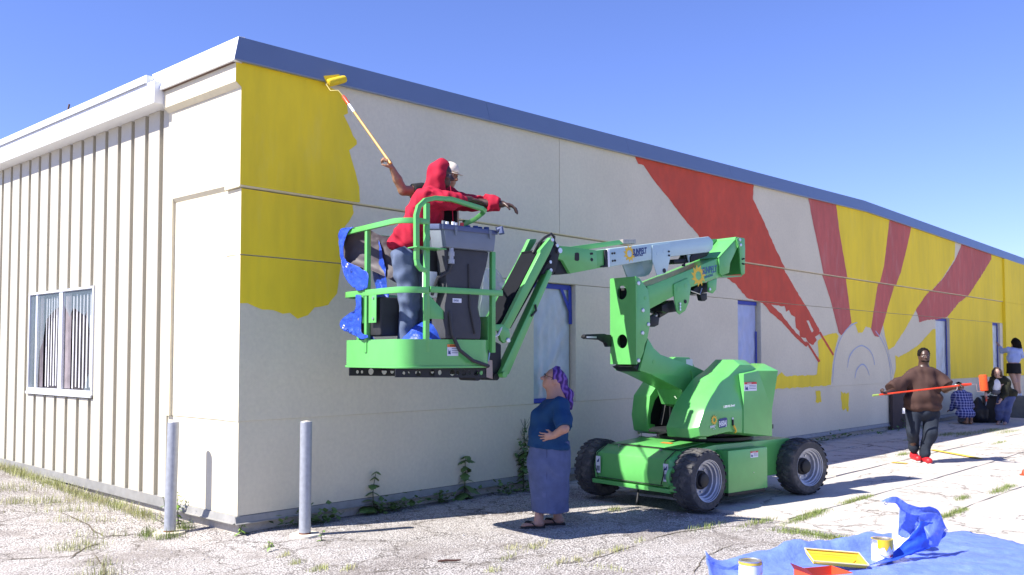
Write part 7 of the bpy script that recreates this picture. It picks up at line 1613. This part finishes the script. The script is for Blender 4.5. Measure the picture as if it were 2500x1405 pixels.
ORG = mat('orange_card', (.72, .075, .02), .6, var=.06); STRW = mat('white_card', (.72, .73, .72), .6, var=.03); STRG = mat('green_print', (.05, .40, .20), .6)
bw_, bl_, bh = .24, .34, .11
for a, b in (((-bl_ / 2, -bw_ / 2, 0), (bl_ / 2, -bw_ / 2 + .004, bh)), ((-bl_ / 2, bw_ / 2 - .004, 0), (bl_ / 2, bw_ / 2, bh)), ((-bl_ / 2, -bw_ / 2 + .0045, 0), (-bl_ / 2 + .004, bw_ / 2 - .0045, bh)), ((bl_ / 2 - .004, -bw_ / 2 + .0045, 0), (bl_ / 2, bw_ / 2 - .0045, bh))): MB().span(a, b).build('side_panel', ORG, cb, smooth=False)
MB().span((-bl_ / 2 + .005, -bw_ / 2 + .005, 0), (bl_ / 2 - .005, bw_ / 2 - .005, .004)).build('base_panel', ORG, cb, smooth=False)
MB().add([(-bl_ / 2, -bw_ / 2, bh), (-bl_ / 2, bw_ / 2, bh), (-bl_ / 2 - .05, bw_ / 2 - .02, bh + .055), (-bl_ / 2 - .05, -bw_ / 2 + .02, bh + .05)], [(0, 1, 2, 3)]).build('flap', ORG, cb, smooth=False)
MB().span((-bl_ / 2 - .002, -bw_ / 2 - .0035, .01), (bl_ / 2, -bw_ / 2 - .001, bh - .005)).build('printed_side', STRW, cb, smooth=False)
for k in range(3): MB().span((-bl_ / 2, -bw_ / 2 - .0055, .022 + .026 * k), (bl_ / 2 - .005, -bw_ / 2 - .004, .034 + .026 * k)).build('printed_stripe', STRG, cb, smooth=False)
# paint smears on the tarp
for (x, y, a, b) in ((2205, 1355, .10, .02), (2195, 1370, .07, .015), (2100, 1390, .09, .02), (2120, 1395, .06, .012)):
    g_ = G(x, y, GZ + .04); MB().plate([(a * cos(t) * (1 + .3 * sin(3 * t)), b * sin(t) * (1 + .3 * cos(2 * t))) for t in [2 * pi * i / 18 for i in range(18)]], .046, .0475, lambda q, r, z, g_=g_: (g_.x - TB.x + q * .8 - r * .5, g_.y - TB.y + q * .5 + r * .8, z)).build('paint_smear', WHITEM, gt, smooth=False)
g_ = G(2503, 1161); og = thing('orange_cone_base', 'small orange object on the slabs at the right edge', 'cone', (g_.x, g_.y, GZ)); MB().lathe([(0, 0), (.075, 0), (.075, .015), (.05, .022), (.04, .06), (.028, .085), (0, .085)], (0, 0, 0), 'z', 16).build('cone_body', mat('orange_plastic', (.62, .06, .02), .4), og)
g_ = G(1098, 1374); tg = thing('fallen_stick', 'short dark stick lying on the gravel in the foreground', 'stick', (g_.x, g_.y, GZ + .015)); MB().tube([(-.08, .06, 0), (-.02, .02, .004), (.03, -.02, 0), (.08, -.05, .002)], [.009, .011, .010, .007], 6).build('stick', mat('brown_bark', (.07, .03, .022), .9), tg)

# ---- far end: bins, box, brown board, dark bags
BIN = mat('black_bin_plastic', (.016, .016, .018), .55, var=.2, vscale=6, bump=.2, bscale=12)
def far(pxy): return G(*pxy)
g_ = far((2432, 1034)); bn = thing('black_bin', 'tall black plastic bin standing beside the bending woman', 'bin', (g_.x + .3, g_.y + .15, GZ), radians(20))
MB().add([(x * s, y * s, z) for z, s in ((0, .8), (.66, 1.0)) for x, y in ((-.24, -.24), (.24, -.24), (.24, .24), (-.24, .24))], [(0, 1, 5, 4), (1, 2, 6, 5), (2, 3, 7, 6), (3, 0, 4, 7), (3, 2, 1, 0), (4, 5, 6, 7)]).build('bin_body', BIN, bn, bevel=.03)
MB().tube([(-.25, -.25, .67), (.25, -.25, .67), (.25, .25, .67), (-.25, .25, .67)], .02, 6, closed=True).build('bin_rim', BIN, bn)
for x in (-.1, .1): MB().cyl((x, -.20, .05), (x, -.235, .62), .012, n=6).build('bin_rib', BIN, bn)
g_ = far((2404, 1034)); bg_ = thing('black_sack', 'slumped black plastic sack left of the tall bin', 'sack', (g_.x + .2, g_.y + .2, GZ)); S = SDF((-.5, -.5, -.02), (.5, .5, .9), .015); S.ell((0, 0, .25), (.26, .24, .28), .05); S.ell((.02, 0, .52), (.10, .10, .16), .08); S.wrinkle(.025, 16, 3, (1, 1, .6)); S.plane((0, 0, 0.005), (0, 0, -1)); S.build('sack_body', BIN, bg_)
bx_ = thing('concrete_box', 'grey green concrete box under the girl at the right edge', 'box', (GB.x, GB.y, GZ), radians(5))
MB().add([(x * s, y * s, z) for z, s in ((0, .98), (ZBOX - GZ, 1.0)) for x, y in ((-.42, -.33), (.62, -.33), (.62, .45), (-.42, .45))], [(0, 1, 5, 4), (1, 2, 6, 5), (2, 3, 7, 6), (3, 0, 4, 7), (3, 2, 1, 0), (4, 5, 6, 7)]).build('box_body', mat('grey_green_concrete', (.12, .125, .115), .9, var=.2, bump=.3), bx_, bevel=.02)
w0, w1 = W(2173, 940, -.05), W(2215, 1030, -.05)
bo = thing('brown_board', 'dark brown board leaning on the wall behind the walking man', 'board', (w0.x, -.06, GZ)); MB().span((0, -.02, .01), (1.25, .02, w0.z - GZ)).build('board', mat('brown_wood', (.060, .040, .036), .8, var=.2, stretch=(1, 1, 6)), bo, bevel=.004)
for x in (.02, 1.19): MB().span((x, -.035, .01), (x + .05, -.0205, w0.z - GZ)).build('batten', mat('brown_wood', (.060, .040, .036), .8), bo, smooth=False)

# ---- weeds against the wall
LEAF = mat('weed_leaf', (.10, .175, .045), .55, var=.25, vscale=14, spec=.4); LEAFL = mat('bright_leaf', (.14, .25, .035), .5, var=.2, vscale=20); STEM = mat('weed_stem', (.07, .09, .04), .7, var=.2); DRY = mat('dry_stem', (.14, .12, .07), .9, var=.2)
def leaf_mesh(n, wd, lobes):
    pts = []
    for i in range(13):
        t = i / 12; w_ = wd * sin(pi * t ** .7) * (1 + .28 * lobes * cos(6 * pi * t)); pts.append((t, w_))
    vs = []; fs = []
    for i, (t, w_) in enumerate(pts): vs += [(t, -w_, -.12 * t * t - .10 * w_), (t, 0, .05 * sin(pi * t) - .12 * t * t), (t, w_, -.12 * t * t - .10 * w_)]
    for i in range(12): a = 3 * i; fs += [(a, a + 3, a + 4, a + 1), (a + 1, a + 4, a + 5, a + 2)]
    return MB().add(vs, fs).mesh(n, angle=180, fix=False)
LM = [leaf_mesh('broad_leaf', .38, .5), leaf_mesh('oval_leaf', .30, .0), leaf_mesh('narrow_leaf', .16, .0)]
for m_ in LM: m_.materials.append(LEAF)
LMb = [m_.copy() for m_ in LM]
for m_ in LMb: m_.materials[0] = LEAFL
def plant(pos, h, label, kind=0, nl=7, size=.09, lean=(0, 0), bright=False, seed=0, branches=0, group=None, cat='weed'):
    r_ = random.Random(seed); o = thing('weed_plant', label, cat, pos, 0, group)
    def stem(p0, p1, r0, n_, s0):
        m = p0.lerp(p1, .5) + Vector((r_.uniform(-.03, .03), r_.uniform(-.02, .02), 0)); pts = [spline([p0, m, p1], t / 6) for t in range(7)]
        MB().tube(pts, [r0 * (1 - .7 * t / 6) for t in range(7)], 6).build('stem', STEM, o)
        for k in range(n_):
            t = .18 + .82 * k / max(1, n_ - 1); p = spline([p0, m, p1], t)
            for q in range(2 if kind < 2 else 1):
                a = k * 2.4 + q * pi + r_.uniform(-.5, .5); s = s0 * (1.15 - .75 * t) * r_.uniform(.8, 1.2)
                lf = link('leaf', (LMb if bright else LM)[kind], None, o); lf.location = p; lf.scale = (s, s * 1.15, s); lf.rotation_euler = (r_.uniform(-.3, .3), r_.uniform(.0, .7), a)
    top = Vector((lean[0], lean[1], h)); stem(Vector((0, 0, 0)), top, .006 + h * .006, nl, size)
    for b in range(branches):
        t = r_.uniform(.15, .6); p = top * t; a = r_.uniform(0, 6.28); stem(p, p + Vector((cos(a) * .16, sin(a) * .08, h * r_.uniform(.25, .45))), .004, max(3, nl // 2), size * .8)
    return o
def at_wall(x, y): g_ = G(x, y); return Vector((g_.x, min(g_.y, -.06), GZ))
plant(at_wall(893, 1250), .46, 'broad leaved young weed growing at the wall just right of the bollard', 0, 6, .20, (.02, 0), seed=1)
plant(at_wall(1088, 1212), .52, 'upright leafy weed at the wall foot halfway between bollard and woman', 0, 7, .22, (.02, 0), seed=2)
q = plant(at_wall(1238, 1190), .80, 'tall branching weed gone to seed beside the woman in blue', 1, 13, .13, (.03, .0), seed=3, branches=7)
sp = MB(); r_ = random.Random(5)
for k in range(26):
    z = .55 + .28 * r_.random(); a = r_.uniform(0, 6.28); p = Vector((.025, 0, z)); sp.tube([p, p + Vector((cos(a) * .05, sin(a) * .03, .05)), p + Vector((cos(a) * .08, sin(a) * .05, .11))], .0022, 4)
tag(sp.build('seed_spike', STEM, q), kind='stuff')
plant(at_wall(1480, 1140), .62, 'broad leaved weed showing above the far left wheel of the lift', 0, 5, .24, (0, 0), seed=6)
plant(at_wall(2120, 1042), .42, 'small scrubby weed at the wall beyond the lift', 1, 8, .10, seed=7, branches=3)
plant(at_wall(2160, 1038), .32, 'low scrubby weed left of the brown board', 1, 7, .10, seed=8, branches=2)
plant(Vector((W(2325, 1000).x, -.35, GZ)), .75, 'dark leafy weed by the wall left of the kneeling person', 1, 10, .16, seed=9, branches=5)
plant(Vector((W(2380, 1000).x, -.40, GZ)), .80, 'dark leafy weed by the wall right of the kneeling person', 1, 10, .16, seed=10, branches=5)
plant(Vector((-.08, 1.02, gz(-.08, 1.02))), .34, 'bright leafy weed sprouting at the foot of the sunlit wall by the left bollard', 1, 7, .085, (-.02, -.02), True, 11, 2)
plant(Vector((b2.x + .06, b2.y + .14, gz(b2.x, b2.y))), .36, 'thin branching weed growing behind the left bollard', 2, 7, .08, (-.06, .0), False, 12, 3)
plant(G(786, 1322), .10, 'tiny two leaved weed at the right bollard footing', 1, 3, .06, (.02, 0), True, 13)
plant(G(594, 1304), .10, 'small bright rosette of weed at the building corner', 2, 8, .10, (.0, 0), True, 14)
plant(G(655, 1338), .06, 'tiny bright weed in the gravel before the corner', 1, 4, .05, (0, 0), True, 15)
plant(G(1452, 1100, GZ) + Vector((0, 0, 0)), .3, 'low weed hidden by the lift wheel at the wall', 1, 5, .1, seed=16) if False else None
# ivy like growth along the foundation
def scatter_leaves(name, label, spots, n_, size, m_, zs=.12, seed=0):
    r_ = random.Random(seed); mb = MB()
    for i in range(n_):
        x, y, z0, rx, ry = r_.choice(spots); p = Vector((x + r_.gauss(0, rx), min(-.055, y + r_.gauss(0, ry)) if y > -.6 else y + r_.gauss(0, ry), z0 + abs(r_.gauss(0, zs)))); a = r_.uniform(0, 6.28); t = r_.uniform(-.2, 1.0); s = size * r_.uniform(.6, 1.3)
        d = Vector((cos(a) * cos(t), sin(a) * cos(t), sin(t))); e = d.cross(Vector((0, 0, 1))).normalized() * .42
        mb.add([p, p + (d * .4 + e) * s, p + d * s - Vector((0, 0, .12 * s)), p + (d * .4 - e) * s], [(0, 1, 2, 3)])
    o = mb.build(name, m_, None, smooth=False, fix=False); tag(o, label, 'ground cover', kind='stuff'); return o
scatter_leaves('creeping_weeds', 'low creeping weeds along the foot of the shaded wall', [(.75, -.10, GZ, .16, .03), (1.0, -.12, GZ, .12, .03), (1.75, -.10, GZ, .15, .03), (2.0, -.12, GZ, .16, .04), (2.6, -.1, GZ, .15, .03), (3.7, -.15, GZ, .2, .06), (4.0, -.2, GZ, .2, .06), (7.5, -.1, GZ, .3, .04), (9.4, -.1, GZ, .3, .05), (11, -.1, GZ, .4, .05), (13.5, -.12, GZ, .6, .05), (16, -.3, GZ, .8, .12), (18, -.4, GZ, .6, .12)], 620, .075, LEAF, .07, 3)
# grass
GRASS = mat('grass_blades', (.32, .34, .12), .7, var=.3, vscale=9, dirt=((.50, .44, .26), 3.5, .48, .85)); GRASSD = mat('green_grass', (.17, .22, .055), .7, var=.3, vscale=9, dirt=((.36, .31, .15), 4, .56, .8))
def grass(label, spots, per, hgt, m_, seed=0):
    """spots: (x, y, spread along, spread across, direction)"""
    r_ = random.Random(seed); mb = MB()
    for (x, y, sa, sb, di, k) in spots:
        for i in range(int(per * k * 2.6)):
            a, b = r_.gauss(0, sa), r_.gauss(0, sb); px_, py_ = x + a * cos(di) - b * sin(di), y + a * sin(di) + b * cos(di)
            if py_ > -.04 and px_ > -.03: continue
            z = gz(px_, py_) + (.0 if px_ < 4 else -.01); h = hgt * r_.uniform(.35, 1.25) * max(.25, 1 - (a / (3 * sa + 1e-6)) ** 2); an = r_.uniform(0, 6.28); le = r_.uniform(.1, .7) * h; w_ = .0016 + .0014 * r_.random()
            p = Vector((px_, py_, z)); s = Vector((-sin(an), cos(an), 0)) * w_; q = p + Vector((cos(an) * le * .4, sin(an) * le * .4, h * .6)); t = p + Vector((cos(an) * le, sin(an) * le, h))
            mb.add([p - s, p + s, q + s * .7, q - s * .7, t], [(0, 1, 2, 3), (3, 2, 4)])
    o = mb.build('grass', m_, None, smooth=False, fix=False); tag(o, label, 'grass', kind='stuff'); return o
def gp(x, y): g_ = G(x, y, GZ); return g_.x, g_.y
sp = []
for i in range(26): y = 1.5 + i * .28; sp.append((-.14 - .05 * random.random(), y, .14, .06, pi / 2, 1.0))
for x, y, sa, sb, k in ((20, 1215, .4, .14, 2.2), (60, 1240, .4, .12, 1.6), (120, 1240, .35, .08, 1.2), (170, 1255, .3, .06, 1.0), (200, 1275, .25, .05, .8), (250, 1300, .2, .03, .4), (5, 1180, .5, .2, 2.0), (180, 1330, .14, .05, .9), (215, 1318, .12, .04, .5), (246, 1388, .10, .02, .5), (240, 1365, .1, .02, .3)): sp.append((*gp(x, y), sa, sb, radians(-35), k))
grass('dry grass along the foot of the sunlit metal siding and in the cracks before it', sp, 62, .10, GRASS, 1)
sp = [(b2.x - .1, b2.y - .17, .09, .03, -.5, .5), (b2.x + .17, b2.y + .05, .06, .05, -.5, .5), (b2.x - .17, b2.y + .1, .06, .05, -.5, .5), (*gp(450, 1250), .15, .05, pi / 2, 1.0), (*gp(500, 1270), .12, .04, pi / 2, .7)]
grass('grass tufts round the left bollard footing', sp, 110, .10, GRASSD, 2)
sp = []
for x, y, sa, sb, k in ((1960, 1268, .28, .035, 1.5), (1990, 1255, .22, .03, 1.3), (2080, 1225, .22, .025, .9), (2110, 1217, .16, .025, .6), (1940, 1300, .12, .03, .6), (1980, 1308, .16, .03, .8), (2040, 1318, .14, .03, .9), (2090, 1326, .14, .03, .8), (2360, 1060, .5, .12, 1.6), (2310, 1062, .4, .08, 1.1), (2420, 1052, .5, .12, 1.6), (2460, 1056, .4, .08, .8), (2220, 1075, .15, .05, .3), (2205, 1110, .14, .04, .5), (2340, 1250, .16, .03, .8), (2310, 1262, .12, .03, .6), (2350, 1218, .12, .03, .5), (2440, 1200, .2, .04, .9), (2460, 1190, .14, .04, .7), (2440, 1082, .3, .03, .5), (1720, 1290, .2, .05, .3), (1850, 1278, .25, .03, .5)):
    sp.append((*gp(x, y), sa, sb, 0 if y < 1290 or x < 1900 else radians(-75), k))
grass('tufts of green grass growing in the joints of the concrete slabs', sp, 170, .055, GRASSD, 3)
sp = []
for x, y, sa, sb, k in ((1310, 1335, .16, .05, 1.0), (1250, 1340, .10, .05, .5), (780, 1388, .08, .04, .9), (850, 1390, .06, .03, .5), (725, 1370, .05, .03, .5), (695, 1350, .05, .03, .4), (1510, 1345, .12, .04, .6), (1460, 1355, .12, .03, .5), (1410, 1370, .05, .03, .4), (1360, 1378, .16, .03, .5), (1205, 1395, .05, .03, .4), (1500, 1247, .10, .04, 1.3), (1240, 1365, .15, .02, .4), (655, 1330, .04, .02, .3), (1560, 1325, .1, .02, .3), (1480, 1390, .06, .2, .5)): sp.append((*gp(x, y), sa * .8, sb * .8, radians(15), k))
grass('sparse dry grass tufts in the gravel of the foreground', sp, 50, .05, GRASS, 4)
# loose pebbles on the worn asphalt
r_ = random.Random(9); mb = MB()
for i in range(5200):
    x = r_.uniform(-3.4, 4.0); y = r_.uniform(-5.2, .6)
    if y > -.1 and x > -.1: continue
    if noise.noise((x * .9, y * .9, 5)) + r_.uniform(-.25, .25) < -.05: continue
    s = r_.uniform(.004, .011) * (1.6 if r_.random() < .04 else 1); z = bumpy(x, y); a = r_.uniform(0, 6.28); c, d = cos(a) * s, sin(a) * s
    mb.add([(x + c, y + d, z), (x - d, y + c, z), (x - c, y - d, z), (x + d, y - c, z), (x + c * .3, y + d * .3, z + s * .9)], [(0, 1, 4), (1, 2, 4), (2, 3, 4), (3, 0, 4)])
o = mb.build('gravel', mat('loose_gravel', (.42, .39, .37), .95, var=.4, vscale=45), None, smooth=False, fix=False); tag(o, 'loose pale gravel scattered over the worn asphalt', 'gravel', kind='stuff')
